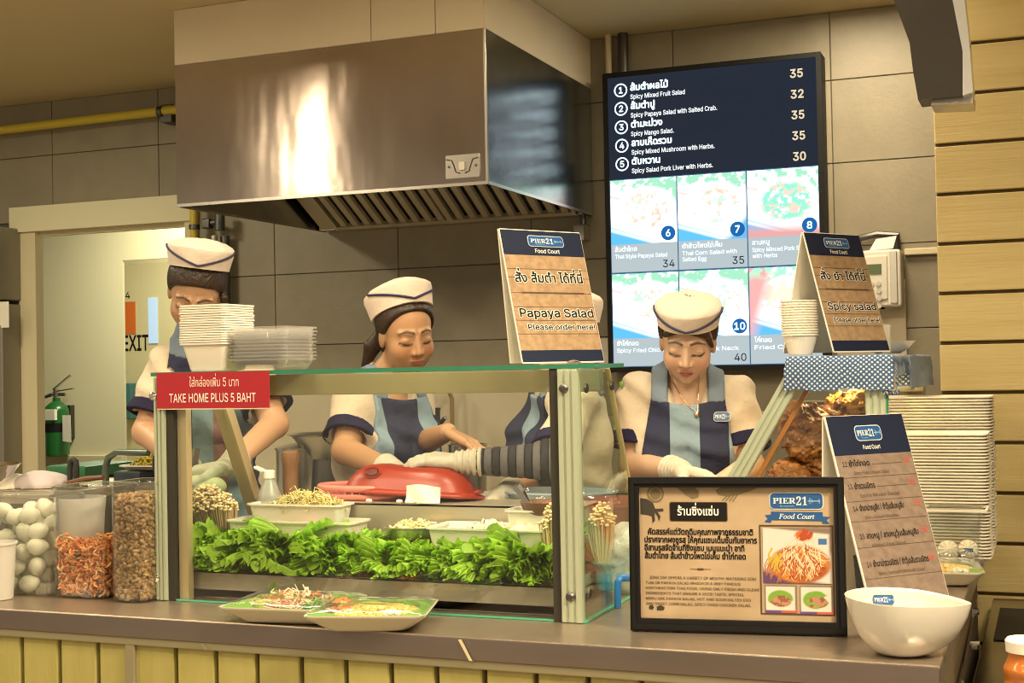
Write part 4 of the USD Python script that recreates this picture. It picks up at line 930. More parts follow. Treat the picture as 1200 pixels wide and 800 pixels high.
for i, (px, py, hh, sp, lb) in enumerate(heads):
    b = at(px, py, Y=2.775); b[2] = BZ - .012; hh *= 1.08
    t = thing('lettuce', lb, 'lettuce', b, group='lettuce clumps on the steel bed'); rs = np.random.RandomState(40 + i)
    n = 10
    for k in range(n):
        ang = -math.pi / 2 + (k - (n - 1) / 2) * .34 * (1 if k % 2 else 1.25) + rs.uniform(-.2, .2)   # mostly towards the front
        d = np.array((math.cos(ang), math.sin(ang), 0)); tilt = rs.uniform(.10, .55) if k % 3 else rs.uniform(.6, 1.0)
        up = np.array((0, 0, 1)) * math.cos(tilt) + d * math.sin(tilt)
        off = np.array((rs.uniform(-.025, .025) * sp, rs.uniform(-.012, .03), rs.uniform(0, .012)))
        m_, C = leaf(b + off, up, d, hh * rs.uniform(.8, 1.12), hh * rs.uniform(.38, .52) * sp, 300 + i * 20 + k, curl=rs.uniform(.25, .7), ruff=rs.uniform(.8, 1.3))
        obj('leaf', m_, 'lettuce', t, smooth=True, col=C)
    if i in (3, 9):
        for q in range(2):
            d = np.array((rs.uniform(-.4, .4), -1, 0)); m_, C = leaf(b + (rs.uniform(-.02, .02), -.028, .030), unit(d + (0, 0, -.25 - .3 * q)), (0, -.3, -1), hh * .5, hh * .24, 900 + i * 3 + q, curl=1.0, ruff=1.2, hang=True)
            obj('leaf', m_, 'lettuce', t, smooth=True, col=C * .85)

# ================================================================= tubs, trays and bowls in the case
def tub(x0, x1, y0, y1, z0, z1, taper=.012, th=.003, rim=.006, r=.012):
    "open rounded tub: outside, rim and inside as one closed surface"
    cx, cy = (x0 + x1) / 2, (y0 + y1) / 2; w, d = x1 - x0, y1 - y0
    def ring(gr, z):
        g = rrect(w + 2 * gr, d + 2 * gr, max(.002, r + gr), 4); c = np.array(g.exterior.coords)[:-1]; return np.column_stack([c[:, 0] + cx, c[:, 1] + cy, np.full(len(c), z)])
    h_ = z1 - z0
    return loft(np.array([ring(-taper - .004, z0), ring(-taper, z0 + .004), ring(-.001, z1 - .004), ring(rim, z1 - .004), ring(rim, z1), ring(-th, z1), ring(-taper - th, z0 + th + .003), ring(-taper - th - .004, z0 + th)]))
def shreds(cx, cy, z, rx, ry, n, L, r, seed, hump=.03, cols=((.78, .62, .25),), spread=.5, jit=.008):
    "a loose heap of thin strips, one mesh with per-strip colour"
    rs = np.random.RandomState(seed); ms, cs = [], []
    for k in range(n):
        q = math.sqrt(rs.rand()); a = rs.uniform(0, 6.283); x, y = cx + rx * q * math.cos(a), cy + ry * q * math.sin(a)
        zz = z + hump * (1 - q * q) * rs.uniform(.5, 1) ; d = unit((rs.normal(), rs.normal(), rs.normal() * spread)); c = rs.normal(size=3) * jit
        l = L * rs.uniform(.5, 1); p0 = np.array((x, y, zz)); m_ = tube([p0 - d * l / 2, p0 + c, p0 + d * l / 2], [r * .8, r, r * .6], 4); ms.append(m_)
        col = np.array(cols[rs.randint(len(cols))]) * rs.uniform(.82, 1.12); cs.append(np.tile(col, (len(m_.vertices), 1)))
    return cat_(*ms), np.vstack(cs)
def lumps(cx, cy, z, rx, ry, n, r, seed, cols, hump=.02, flatn=.8):
    rs = np.random.RandomState(seed); ms, cs = [], []
    for k in range(n):
        q = math.sqrt(rs.rand()); a = rs.uniform(0, 6.283); s = trimesh.creation.icosphere(1, r * rs.uniform(.6, 1.15)); s.vertices *= rs.uniform(.6, 1.3, 3) * (1, 1, flatn)
        s.vertices += .15 * r * rs.normal(size=s.vertices.shape)
        s.apply_translation((cx + rx * q * math.cos(a), cy + ry * q * math.sin(a), z + hump * (1 - q * q) * rs.uniform(.4, 1))); ms.append(s)
        cs.append(np.tile(np.array(cols[rs.randint(len(cols))]) * rs.uniform(.85, 1.1), (len(s.vertices), 1)))
    return cat_(*ms), np.vstack(cs)
def container(name, label, cat, p0, p1, Yf, depth, zb, mat, taper=.014, **k):
    a, b = at(*p0, Y=Yf), at(*p1, Y=Yf); t = thing(name, label, cat, ((a[0] + b[0]) / 2, Yf + depth / 2, zb))
    obj('body', tub(a[0], b[0], Yf, Yf + depth, zb, max(a[2], b[2]), taper=taper, **k), mat, t, smooth=40); return t, a[0], b[0], max(a[2], b[2])
# clear tub of minced pork (front left)
t, x0, x1, z1 = container('plastic_tub', 'clear plastic tub of raw minced pork behind the left lettuce', 'tub', (266, 622), (410, 613), 2.80, .10, BZ - .024, 'white_tub')
m_, C = lumps((x0 + x1) / 2, 2.85, z1 - .045, (x1 - x0) * .42, .035, 160, .012, 5, ((.72, .40, .30), (.78, .52, .40), (.62, .28, .20)), .02); 
obj('minced_pork', m_, 'food', thing('minced_pork', 'pinkish raw minced pork filling the clear tub', 'meat', ((x0 + x1) / 2, 2.85, z1 - .05), kind='stuff'), smooth=True, col=C)
m_, C = lumps(at(330, 660, Y=2.78)[0], 2.775, BZ - .01, .12, .02, 90, .010, 6, ((.80, .55, .40), (.85, .66, .50), (.70, .40, .28)), .03)
t = thing('raw_meat', 'pale raw meat pieces showing between lettuce clumps at the left', 'meat', (at(330, 660, Y=2.78)[0], 2.775, BZ - .02), kind='stuff'); obj('pieces', m_, 'food', t, smooth=True, col=C)
m_, C = lumps(at(430, 625, Y=2.86)[0], 2.86, BZ + .035, .07, .03, 80, .011, 8, ((.80, .55, .42), (.78, .50, .38)), .03)
t = thing('raw_meat', 'pale pink meat pieces left of the steel noodle bowl', 'meat', (at(430, 625, Y=2.86)[0], 2.86, BZ - .02), kind='stuff'); obj('pieces', m_, 'food', t, smooth=True, col=C)
m_ = tub(at(415, 640, Y=2.86)[0] - .01, at(448, 640, Y=2.86)[0] + .03, 2.82, 2.91, BZ - .024, BZ + .035); obj('tray', m_, 'white_tub', t, smooth=40)
# white tub with shredded papaya (on the step)
t, x0, x1, z1 = container('melamine_tub', 'cream oblong tub heaped with shredded green papaya', 'tub', (290, 597), (396, 592), 2.865, .08, BZ + .04, 'melamine', taper=.02)
t2 = thing('shredded_papaya', 'yellowish shredded green papaya heaped in the cream tub', 'food', ((x0 + x1) / 2, 2.905, z1 - .01), kind='stuff')
m_, C = shreds((x0 + x1) / 2 + .02, 2.905, z1 - .012, (x1 - x0) * .40, .030, 420, .045, .0016, 11, .035, ((.80, .66, .26), (.86, .74, .38), (.72, .58, .22)), .7); obj('shreds', m_, 'food', t2, smooth=True, col=C)
# steel bowl with noodles
p = at(488, 628, Y=2.87); R_ = .073; zt = at(488, 616, Y=2.87)[2]
t = thing('steel_bowl', 'round steel bowl of yellow noodles in the middle of the case', 'bowl', (p[0], 2.87, zt - .06))
obj('bowl', lathe([(0, -.055), (.035, -.055), (.055, -.045), (.068, -.02), (R_, -.003), (R_ + .005, 0), (R_ + .005, .003), (R_ - .002, .002), (.066, -.018), (.052, -.042), (0, -.05)], 36, loc=(p[0], 2.87, zt)), 'steel_thin', t, smooth=50)
t2 = thing('noodles', 'pale yellow cut noodles in the steel bowl', 'noodles', (p[0], 2.87, zt - .03), kind='stuff')
m_, C = shreds(p[0], 2.87, zt - .018, .052, .052, 260, .05, .003, 12, .026, ((.84, .72, .34), (.88, .78, .46), (.80, .66, .28)), .3); obj('strands', m_, 'food', t2, smooth=True, col=C)
# flat white tray
t, x0, x1, z1 = container('white_tray', 'wide shallow white tray behind the right-hand lettuce', 'tray', (500, 628), (652, 622), 2.80, .13, BZ - .024, 'melamine', taper=.02)
t2 = thing('dough_balls', 'pale yellow rice noodle lumps at the back of the white tray', 'noodles', ((x0 + x1) / 2, 2.9, z1 - .02), kind='stuff')
m_, C = lumps((x0 + x1) / 2, 2.885, z1 - .028, (x1 - x0) * .40, .035, 60, .020, 13, ((.86, .80, .60), (.84, .76, .50)), .035); obj('lumps', m_, 'food', t2, smooth=True, col=C)
t, x0, x1, z1 = container('cream_tub', 'cream tub standing on the step behind the right corner', 'tub', (592, 603), (668, 599), 2.865, .08, BZ + .05, 'melamine', taper=.01)
c = at(640, 602, Y=2.91); zt = z1 + .018
t = thing('wooden_bowl', 'brown wooden bowl resting in the cream tub with tongs leaning on it', 'bowl', (c[0], 2.91, z1 - .03))
obj('bowl', lathe([(0, -.045), (.03, -.043), (.052, -.022), (.060, 0), (.056, 0), (.046, -.022), (0, -.036)], 28, loc=(c[0], 2.91, zt)), 'wood_dark', t, smooth=50)
tg = thing('tongs', 'bright steel tongs leaning against the brown wooden bowl', 'tongs', (c[0] - .06, 2.9, z1))
for s in (-1, 1):
    a = np.array((c[0] - .035, 2.90 + s * .006, z1 + .005)); b = np.array((c[0] - .075, 2.92 + s * .012, z1 + .05)); obj('arm', beam(a, b, .012, .003, up=(0, 1, 0)), 'chrome', tg, smooth=False)
m_, C = lumps(c[0], 2.91, zt - .02, .04, .04, 60, .009, 31, ((.42, .12, .05), (.5, .2, .08)), .01); t2 = thing('chilli_paste', 'dark red chilli paste in the brown wooden bowl', 'food', (c[0], 2.91, zt - .03), kind='stuff'); obj('paste', m_, 'food', t2, smooth=True, col=C)

# ================================================================= enoki mushrooms
def enoki(name, label, px, py0, py1, Y, wide, n, seed, lean=(0, 0)):
    b, tp = at(px, py0, Y=Y), at(px, py1, Y=Y); H = tp[2] - b[2]; rs = np.random.RandomState(seed); t = thing(name, label, 'mushrooms', b, group='enoki mushroom bunches')
    st_, cp = [], []
    for k in range(n):
        q = math.sqrt(rs.rand()); a = rs.uniform(0, 6.283); s = np.array((q * math.cos(a), q * math.sin(a) * .6)) 
        p0 = b + np.array((s[0] * wide * .45, s[1] * wide * .45, 0)); hh = H * (1 - .28 * q * q) * rs.uniform(.86, 1.03)
        p1 = b + np.array((s[0] * wide + lean[0] * hh + rs.normal() * .003, s[1] * wide + lean[1] * hh, hh)); pm = (p0 + p1) / 2 + (s[0] * wide * .15, 0, .01)
        st_.append(tube([p0, pm, p1], .0016, 4, cap=False)); c = trimesh.creation.icosphere(1, rs.uniform(.0036, .0054)); c.vertices *= (1, 1, .75); c.apply_translation(p1); cp.append(c)
    obj('stems', cat_(*st_), 'enoki_stem', t, smooth=True, kind='stuff'); obj('caps', cat_(*cp), 'enoki', t, smooth=True, kind='stuff')
enoki('enoki_bunch', 'wider back bunch of cream enoki mushrooms beside the left strut', 252, 645, 568, 2.86, .075, 420, 21, (.05, -.25))
enoki('enoki_bunch', 'front bunch of enoki mushrooms leaning left by the left post', 218, 652, 586, 2.80, .048, 240, 22, (-.25, -.45))
enoki('enoki_bunch', 'upright bunch of enoki mushrooms beside the right corner post', 649, 676, 592, 2.80, .026, 110, 23)
enoki('enoki_bunch', 'enoki mushrooms seen through the right end pane', 706, 664, 590, 2.93, .030, 120, 24)
# behind the side pane: plastic bags and greens
p = at(712, 640, Y=2.96)
for k in range(3):
    m_, C = leaf(p + (.012 * k, .02 * k, -.0), (.2, -.1, 1), (1 - k, -1, 0), .085, .035, 77 + k); 
    if k == 0: tl = thing('lettuce', 'small lettuce sprig seen through the right end pane', 'lettuce', p + (0, 0, -.0))
    obj('leaf', m_, 'lettuce', tl, smooth=True, col=C)

# ================================================================= shallow plates in front, wrapped in film
def plate_dish(cx, cy, w, d, rot, label, kind):
    z0 = CZ + .001; t = thing('wrapped_dish', label, 'dish', (cx, cy, z0), rot)
    Rz = trimesh.transformations.rotation_matrix(rot, (0, 0, 1)); Rz[:3, 3] = (cx, cy, z0)
    def sq(w_, d_, z, r=.02): g = np.array(rrect(w_, d_, r, 5).exterior.coords)[:-1]; return np.column_stack([g, np.full(len(g), z)])
    m_ = loft(np.array([sq(w * .62, d * .62, 0), sq(w * .68, d * .68, .004), sq(w * .97, d * .97, .030), sq(w, d, .034), sq(w, d, .037), sq(w - .008, d - .008, .037), sq(w * .66, d * .66, .009), sq(w * .5, d * .5, .008)]))
    obj('plate', m_.apply_transform(Rz), 'plate_grey', t, smooth=40)
    lf = slab_of(np.stack([*np.meshgrid(np.linspace(-w * .485, w * .485, 14), np.linspace(-d * .485, d * .485, 10), indexing='ij'), np.zeros((14, 10))], -1) + np.array((0, 0, .0355)), .0015)
    v = lf.vertices; v[:, 2] -= .012 * np.clip(1 - np.maximum(np.abs(v[:, 0]) / (w * .485), np.abs(v[:, 1]) / (d * .485)), 0, 1) * 1.2; lf = trimesh.Trimesh(v, lf.faces, process=False)
    obj('banana_leaf', lf.apply_transform(Rz), 'lime_leaf', t, smooth=60)
    def local(mc): m_, C = mc; return m_.apply_transform(Rz), C
    if kind == 0:
        m_, C = local(shreds(.0, .008, .027, w * .36, d * .34, 420, .06, .0017, 51, .018, ((.82, .62, .40), (.86, .72, .52), (.78, .42, .20), (.70, .16, .05)), .4)); obj('papaya_salad', m_, 'food', t, smooth=True, col=C, kind='stuff')
        m_, C = local(lumps(-.05, .015, .034, .035, .03, 10, .012, 52, ((.70, .14, .03), (.75, .25, .06)), .01)); obj('tomato', m_, 'food', t, smooth=True, col=C)
        lm = lathe([(0, -.008), (.020, -.007), (.021, 0), (.018, .006), (0, .008)], 18, loc=(-.055, -.035, .036)).apply_transform(Rz); obj('lime_slice', lm, 'lime', t)
        m_, C = local(shreds(.07, -.05, .034, .022, .015, 40, .035, .0016, 55, .008, ((.10, .35, .02), (.16, .42, .04)), .3)); obj('herbs', m_, 'food', t, smooth=True, col=C)
    else:
        m_, C = local(lumps(.005, .0, .027, w * .36, d * .32, 420, .007, 53, ((.80, .58, .12), (.84, .66, .20), (.74, .50, .08)), .016)); obj('corn', m_, 'food', t, smooth=True, col=C, kind='stuff')
        m_, C = local(lumps(-.065, .015, .030, .035, .045, 90, .010, 54, ((.60, .14, .03), (.66, .26, .06)), .02)); obj('carrot', m_, 'food', t, smooth=True, col=C, kind='stuff')
        m_, C = local(lumps(.045, -.05, .032, .02, .01, 26, .006, 56, ((.85, .84, .74),), .006)); obj('garlic', m_, 'food', t, smooth=True, col=C, kind='stuff')
    U, V_ = np.meshgrid(np.linspace(-w * .495, w * .495, 40), np.linspace(-d * .495, d * .495, 30), indexing='ij')
    e_ = np.clip(1 - np.maximum(np.abs(U) / (w * .495), np.abs(V_) / (d * .495)), 0, 1); zz = .0375 + .013 * np.clip(e_ * 2.2, 0, 1) ** .7 + .0035 * (meshkit.fbm(np.stack([U * 30, V_ * 60 + U * 40, 0 * U], -1), 3, 60 + kind) - .5) * np.clip(e_ * 6, 0, 1)
    obj('film', grid(np.stack([U, V_, zz], -1)).apply_transform(Rz), 'clear_film', t, smooth=True, label='clear cling film stretched over the dish')
    return t
plate_dish(-1.525, 2.525, .265, .205, .12, 'left wrapped dish of papaya salad with tomato and lime on banana leaf', 0)
plate_dish(-1.322, 2.498, .250, .205, .30, 'right wrapped dish of yellow corn salad on banana leaf, overlapping the left dish', 1)
t = plate_dish(-.270, 3.36, .20, .20, .15, 'wrapped salad dish on the far right end of the counter', 1)

# ================================================================= jars at the left
def jar(x0, x1, y0, y1, z0, z1, r=.035, th=.003):
    def sq(g, z): c = np.array(rrect(x1 - x0 + 2 * g, y1 - y0 + 2 * g, r + g, 6).exterior.coords)[:-1]; return np.column_stack([c[:, 0] + (x0 + x1) / 2, c[:, 1] + (y0 + y1) / 2, np.full(len(c), z)])
    return loft(np.array([sq(-.008, z0), sq(0, z0 + .008), sq(0, z1 - .012), sq(.003, z1 - .009), sq(.003, z1), sq(-th, z1), sq(-th, z0 + .012), sq(-.010, z0 + .004)]))
def jar_thing(label, px0, px1, pyt, Y0, dep):
    a, b = at(px0, 700, Y=Y0), at(px1, 700, Y=Y0); zt = at((px0 + px1) / 2, pyt, Y=Y0)[2]; t = thing('plastic_jar', label, 'jar', ((a[0] + b[0]) / 2, Y0 + dep / 2, CZ + .001))
    obj('body', jar(a[0], b[0], Y0, Y0 + dep, CZ + .001, zt), 'jar_plastic', t, smooth=45)
    ring = loft(np.array([[(x, y, z) for x, y in np.array(rrect(b[0] - a[0] + 2 * g, dep + 2 * g, .035 + g, 6).exterior.coords)[:-1]] for g, z in ((.003, zt - .010), (.005, zt - .006), (.005, zt - .001), (.0, zt + .001), (-.004, zt))], float), False)
    obj('rim', T(ring, (a[0] + b[0]) / 2, Y0 + dep / 2, 0), 'jar_plastic', t, smooth=45)
    return a[0], b[0], zt
ex0, ex1, ezt = jar_thing('clear square jar full of pale eggs at the far left', -42, 56, 583, 2.60, .155)
sx0, sx1, szt = jar_thing('clear square jar half full of orange dried shrimp', 57, 121, 571, 2.60, .155)
px0_, px1_, pzt = jar_thing('clear square jar full of roasted peanuts beside the glass case', 125, 169, 566, 2.585, .15)
# eggs
egg = trimesh.creation.icosphere(3, 1.0); zz = egg.vertices[:, 2]; egg.vertices = np.column_stack([egg.vertices[:, 0] * .0205 * (1 - .12 * zz), egg.vertices[:, 1] * .0205 * (1 - .12 * zz), zz * .027])
spots = [(3, 598), (19, 606), (35, 604), (30, 623), (6, 630), (28, 647), (44, 622), (45, 640), (18, 665), (43, 664), (36, 686), (13, 688), (-10, 612), (-12, 640), (-9, 668), (0, 648), (-18, 690)]
rs = np.random.RandomState(7); e0 = None
def jarred(p): return np.array((min(max(p[0], ex0 + .027), ex1 - .027), p[1], max(p[2], CZ + .026)))
for row, (Yr, dz) in enumerate(((2.632, 0), (2.68, .014), (2.724, .006))):
    for k, (px, py) in enumerate(spots if row == 0 else spots[::1]):
        p = jarred(at(px + row * 3, py, Y=2.632)); p[1] = Yr + rs.uniform(-.003, .003); p[2] += dz * (1 if row else 0)
        if row and p[2] > ezt - .03: continue
        if row == 2 and k % 2: continue
        rot = trimesh.transformations.random_rotation_matrix(rs.rand(3)) if row or k % 2 else trimesh.transformations.rotation_matrix(1.4, (0, 1, .2))
        t = thing('egg', 'pale greenish-white egg piled in the clear jar at the far left', 'egg', p, group='eggs in the jar')
        obj('shell', egg.copy().apply_transform(rot).apply_translation(p), 'egg', t, smooth=True)
def wall_pt(x0, x1, y0, y1, inset, rs):
    g = rrect(x1 - x0 - 2 * inset, y1 - y0 - 2 * inset, max(.004, .035 - inset), 5).exterior; q = g.interpolate(rs.rand() * g.length); x, y = q.x + (x0 + x1) / 2, q.y + (y0 + y1) / 2
    return (x, y) if y < (y0 + y1) / 2 or x > (x0 + x1) / 2 else wall_pt(x0, x1, y0, y1, inset, rs)
# dried shrimp: curled little bodies
def curl(p, R, L, r, rs):
    a0 = rs.uniform(0, 6.28); Rm = trimesh.transformations.random_rotation_matrix(rs.rand(3))[:3, :3]; k = np.linspace(0, L, 6); P = np.stack([np.cos(k) * R, np.sin(k) * R, 0 * k], -1) @ Rm.T + p
    return tube(P, r * np.array([.5, 1, 1.1, .9, .65, .25]), 5)
rs = np.random.RandomState(17); ms, cs = [], []; ztop = at(90, 640, Y=2.605)[2]
for k in range(1500):
    face = rs.rand(); x = rs.uniform(sx0 + .012, sx1 - .012); y = 2.60 + (.010 + .012 * rs.rand() if face < .62 else rs.uniform(.02, .14)); hz_ = ztop + .018 * math.sin((x - sx0) * 34) + .012 * math.sin((x - sx0) * 70 + 1) - .1 * max(0, (x - sx0) - .1)
    z = CZ + .012 + (hz_ - CZ - .012) * rs.rand() if face < .62 else hz_ - rs.uniform(0, .02)
    x, y = wall_pt(sx0, sx1, 2.60, 2.755, .013 + .01 * rs.rand(), rs) if face < .62 else (x, y)
    m_ = curl(np.array((x, y, z)), rs.uniform(.008, .013), rs.uniform(1.4, 2.8), rs.uniform(.0022, .0036), rs); ms.append(m_); c = np.array(((.70, .25, .05), (.80, .38, .12), (.62, .17, .03), (.85, .50, .22))[rs.randint(4)]) * rs.uniform(.8, 1.15); cs.append(np.tile(c, (len(m_.vertices), 1)))
ds = thing('dried_shrimp', 'orange dried shrimp heaped in the middle jar', 'dried shrimp', ((sx0 + sx1) / 2, 2.67, CZ + .01), kind='stuff')
obj('shrimp_pile', cat_(*ms), 'food', ds, smooth=True, col=np.vstack(cs), kind='stuff')
core = box(sx0 + .022, sx1 - .022, 2.622, 2.733, CZ + .008, ztop - .03, .022, 2); obj('pile_core', core, 'shrimp_core', ds, kind='stuff')
# white tub standing in the shrimp jar
a, b = at(70, 640, Y=2.69), at(119, 640, Y=2.69); zt = at(95, 584, Y=2.66)[2]
wt = thing('inner_tub', 'frosted white plastic tub standing in the dried shrimp jar', 'tub', ((a[0] + b[0]) / 2, 2.70, CZ + .1)); rr = (b[0] - a[0]) / 2 - .004
obj('body', lathe([(0, 0), (rr * .86, 0), (rr * .88, .004), (rr * .97, zt - CZ - .13), (rr, zt - CZ - .12), (rr * 1.02, zt - CZ - .1), (rr * .96, zt - CZ - .1), (rr * .84, .006), (0, .006)], 32, loc=((a[0] + b[0]) / 2, 2.693, CZ + .1)), 'frosted', wt, smooth=50)
# peanuts
pn_ = trimesh.creation.icosphere(1, 1.0); pn_.vertices *= (.0076, .0046, .0042); rs = np.random.RandomState(19); ms, cs = [], []; ztop = at(150, 583, Y=2.60)[2]
for k in range(2400):
    r_ = rs.rand(); x = rs.uniform(px0_ + .008, px1_ - .008); side = r_ < .72
    y = 2.585 + (.007 + .012 * rs.rand()) if side else 2.585 + rs.uniform(.01, .14); z = CZ + .010 + (ztop - CZ - .012) * rs.rand() if side else ztop - .006 + rs.uniform(-.006, .010)
    if side: x, y = wall_pt(px0_, px1_, 2.585, 2.735, .008 + .009 * rs.rand(), rs)
    else: x = rs.uniform(px0_ + .018, px1_ - .018); y = 2.585 + rs.uniform(.018, .13)
    m_ = pn_.copy().apply_transform(trimesh.transformations.random_rotation_matrix(rs.rand(3))); m_.apply_translation((x, y, z)); ms.append(m_)
    c = np.array(((.40, .23, .075), (.48, .29, .10), (.32, .17, .05), (.55, .37, .16))[rs.randint(4)]) * rs.uniform(.55, .9); cs.append(np.tile(c, (len(m_.vertices), 1)))
pt = thing('peanuts', 'roasted peanuts filling the tall clear jar beside the case', 'peanuts', ((px0_ + px1_) / 2, 2.66, CZ + .01), kind='stuff')
obj('peanut_pile', cat_(*ms), 'food', pt, smooth=True, col=np.vstack(cs), kind='stuff'); obj('pile_core', box(px0_ + .016, px1_ - .016, 2.601, 2.719, CZ + .01, ztop - .012, .022, 2), 'peanut_core', pt, kind='stuff')
# small white cup, front left edge
a = at(14, 636, Y=2.55); cup_r = .042
cu = thing('white_cup', 'white plastic cup cut by the left edge in front of the egg jar', 'cup', (a[0] - cup_r, 2.55, CZ + .001)); hc = a[2] - CZ
obj('cup', lathe([(0, 0), (cup_r * .78, 0), (cup_r * .8, .004), (cup_r * .97, hc - .006), (cup_r * 1.06, hc - .005), (cup_r * 1.06, hc), (cup_r * .94, hc), (cup_r * .76, .006), (0, .006)], 32, loc=(a[0] - cup_r, 2.55, CZ + .001)), 'frosted', cu, smooth=50)

# ================================================================= stacks on the glass top and beside
def square_rings(w0, w1, h, wall, r, rim, n=5):
    def sq(s, z): c = np.array(rrect(s, s, max(r, .003), n).exterior.coords)[:-1]; return np.column_stack([c, np.full(len(c), z)])
    return loft(np.array([sq(w0 - .006, 0), sq(w0, .004), sq(w1, h - .004), sq(w1 + rim, h - .004), sq(w1 + rim, h), sq(w1 - wall, h), sq(w0 - wall, .006), sq(w0 - wall - .006, .004)]))
fb = square_rings(.098, .122, .066, .003, .012, .010)
def stack(name, labels, cat, mesh_, mat, base, n, step, group, part='body', jitter=.0012, rz=.0, seed=0, scale=None):
    rs = np.random.RandomState(seed); first = None
    for k in range(n):
        loc = (base[0] + rs.uniform(-jitter, jitter), base[1] + rs.uniform(-jitter, jitter), base[2] + k * step); lb = labels[0] if k == 0 and len(labels) > 1 else labels[2] if k == n - 1 and len(labels) > 2 else labels[-1] if len(labels) < 3 else labels[1]
        if first is None:
            first = thing(name, lb, cat, loc, rz, group); q = stage.GetPrimAtPath(first.path); mm = Thing(first.path)          # mesh given in its own frame
            class R_: pass
            o = Thing(first.path, (0, 0, 0), 0); obj(part, mesh_, mat, o, smooth=40)
        else: dup(first, loc, rz, lb, group)
    return first
a = at(243, 433, Z=GT); xb0 = at(214, 433, Y=GY + .04)[0]
stack('foam_box', ['bottom white foam box of the stack on the case top', 'white foam box nested in the stack on the case top', 'topmost white foam box of the stack on the case top'], 'box', fb, 'foam', (xb0 + .068, GY + .085, GT + .001), 17, .0056, 'nested foam boxes on the case top', seed=1)
lid = square_rings(.128, .146, .026, .0015, .018, .010)
xl0 = at(270, 433, Y=GY + .05)[0]; 
stack('clear_box', ['bottom clear plastic box lid of the stack on the case top', 'clear plastic box lid in the stack beside the foam boxes', 'topmost clear plastic box lid of the stack beside the foam boxes'], 'lid', lid, 'clear_plastic', (xl0 + .088, GY + .1, GT + .001), 10, .0082, 'clear plastic box lids on the case top', jitter=.003, seed=2)
# foam bowls on the chicken case
fbw = lathe([(0, 0), (.026, 0), (.028, .003), (.040, .045), (.0435, .046), (.0435, .049), (.037, .049), (.026, .005), (0, .005)], 32)
p = at(938, 414, Y=3.24)
stack('foam_bowl', ['bottom white foam bowl of the stack on the chicken case', 'white foam bowl nested in the stack on the chicken case', 'topmost white foam bowl of the stack on the chicken case'], 'bowl', fbw, 'foam', (p[0], 3.24, GT + .011), 14, .0062, 'nested foam bowls on the chicken case', seed=3, jitter=.0008)
# foam trays: two tall stacks
def tray_mesh(w, d):
    def sq(gw, gd, z, r=.02): c = np.array(rrect(gw, gd, r, 4).exterior.coords)[:-1]; return np.column_stack([c, np.full(len(c), z)])
    return loft(np.array([sq(w - .05, d - .05, 0), sq(w - .046, d - .046, .002), sq(w - .008, d - .008, .020), sq(w, d, .020), sq(w, d, .0235), sq(w - .010, d - .010, .0235), sq(w - .052, d - .052, .005), sq(w - .06, d - .06, .004)]))
p = at(1158, 505, Y=3.62); ntr = int((p[2] - CZ - .024) / .0082) + 1
stack('foam_tray', ['bottom white foam tray of the front stack by the plank wall', 'white foam tray in the front stack by the plank wall', 'topmost white foam tray of the front stack by the plank wall'], 'tray', tray_mesh(.215, .17), 'foam', (p[0] - .108, 3.705, CZ + .001), ntr, .0082, 'front stack of foam trays', seed=4, jitter=.002)
p = at(1161, 462, Y=3.86); ntr = int((p[2] - CZ - .024) / .0082) + 1
stack('foam_tray', ['bottom white foam tray of the taller rear stack', 'white foam tray in the taller rear stack', 'topmost white foam tray of the taller rear stack'], 'tray', tray_mesh(.215, .17), 'foam', (p[0] - .104, 3.905, CZ + .001), ntr, .0082, 'rear stack of foam trays', seed=5, jitter=.0025)
# clear basket with wrapped goods
a, b = at(1086, 596, Y=3.50), at(1151, 596, Y=3.50); zt = at(1118, 597, Y=3.50)[2]
bk = thing('clear_basket', 'clear plastic box holding bagged goods in front of the foam trays', 'box', ((a[0] + b[0]) / 2, 3.56, CZ + .001))
obj('body', tub(a[0] - .004, b[0], 3.50, 3.60, CZ + .001, zt, taper=.014, rim=.006), 'jar_plastic', bk, smooth=40)
obj('rim', loft(np.array([[(x + (a[0] + b[0]) / 2, y + 3.55, z) for x, y in np.array(rrect(b[0] - a[0] + .004 + 2 * g, .10 + 2 * g, .014, 4).exterior.coords)[:-1]] for g, z in ((.004, zt - .005), (.010, zt - .005), (.010, zt), (.004, zt))]), False), 'white_plastic', bk)
for k, (dx, zz, r_, lb) in enumerate(((-.02, .05, .026, 'left white pleated pouch in the clear box'), (.028, .055, .024, 'right white pleated pouch with blue print in the clear box'))):
    c = np.array(((a[0] + b[0]) / 2 + dx, 3.545, CZ + zz)); th_ = np.linspace(0, 2 * math.pi, 60)
    m_ = lathe([(0, -.012), (r_ * .6, -.010), (r_ * .95, -.003), (r_, 0), (r_ * .95, .003), (r_ * .6, .010), (0, .012)], 48); v = m_.vertices; an = np.arctan2(v[:, 1], v[:, 0]); v[:, 2] *= 1 + .35 * np.sin(an * 12); m_ = trimesh.Trimesh(v, m_.faces, process=False)
    m_.apply_transform(trimesh.transformations.rotation_matrix(1.2, (1, .2, 0))).apply_translation(c); t = thing('pouch', lb, 'pouch', c); obj('pouch', m_, 'foam', t, smooth=60)
    if k: obj('print', T(box(-.010, .012, -.014, -.0132, -.006, .004), *c), 'logo_blue', t)
cr_ = snet(lambda P: sd_ell(P, ((a[0] + b[0]) / 2, 3.555, CZ + .032), (.062, .035, .028)) + .010 * (meshkit.fbm(P * 60.0, 2, 3).astype(np.float32) - .5), ((a[0] + b[0]) / 2 - .075, 3.50, CZ), ((a[0] + b[0]) / 2 + .075, 3.61, CZ + .07), .005)
obj('plastic_bag', cr_, 'clear_film', thing('plastic_bag', 'crumpled clear plastic bag at the bottom of the clear box', 'bag', ((a[0] + b[0]) / 2, 3.55, CZ + .005)), smooth=False)

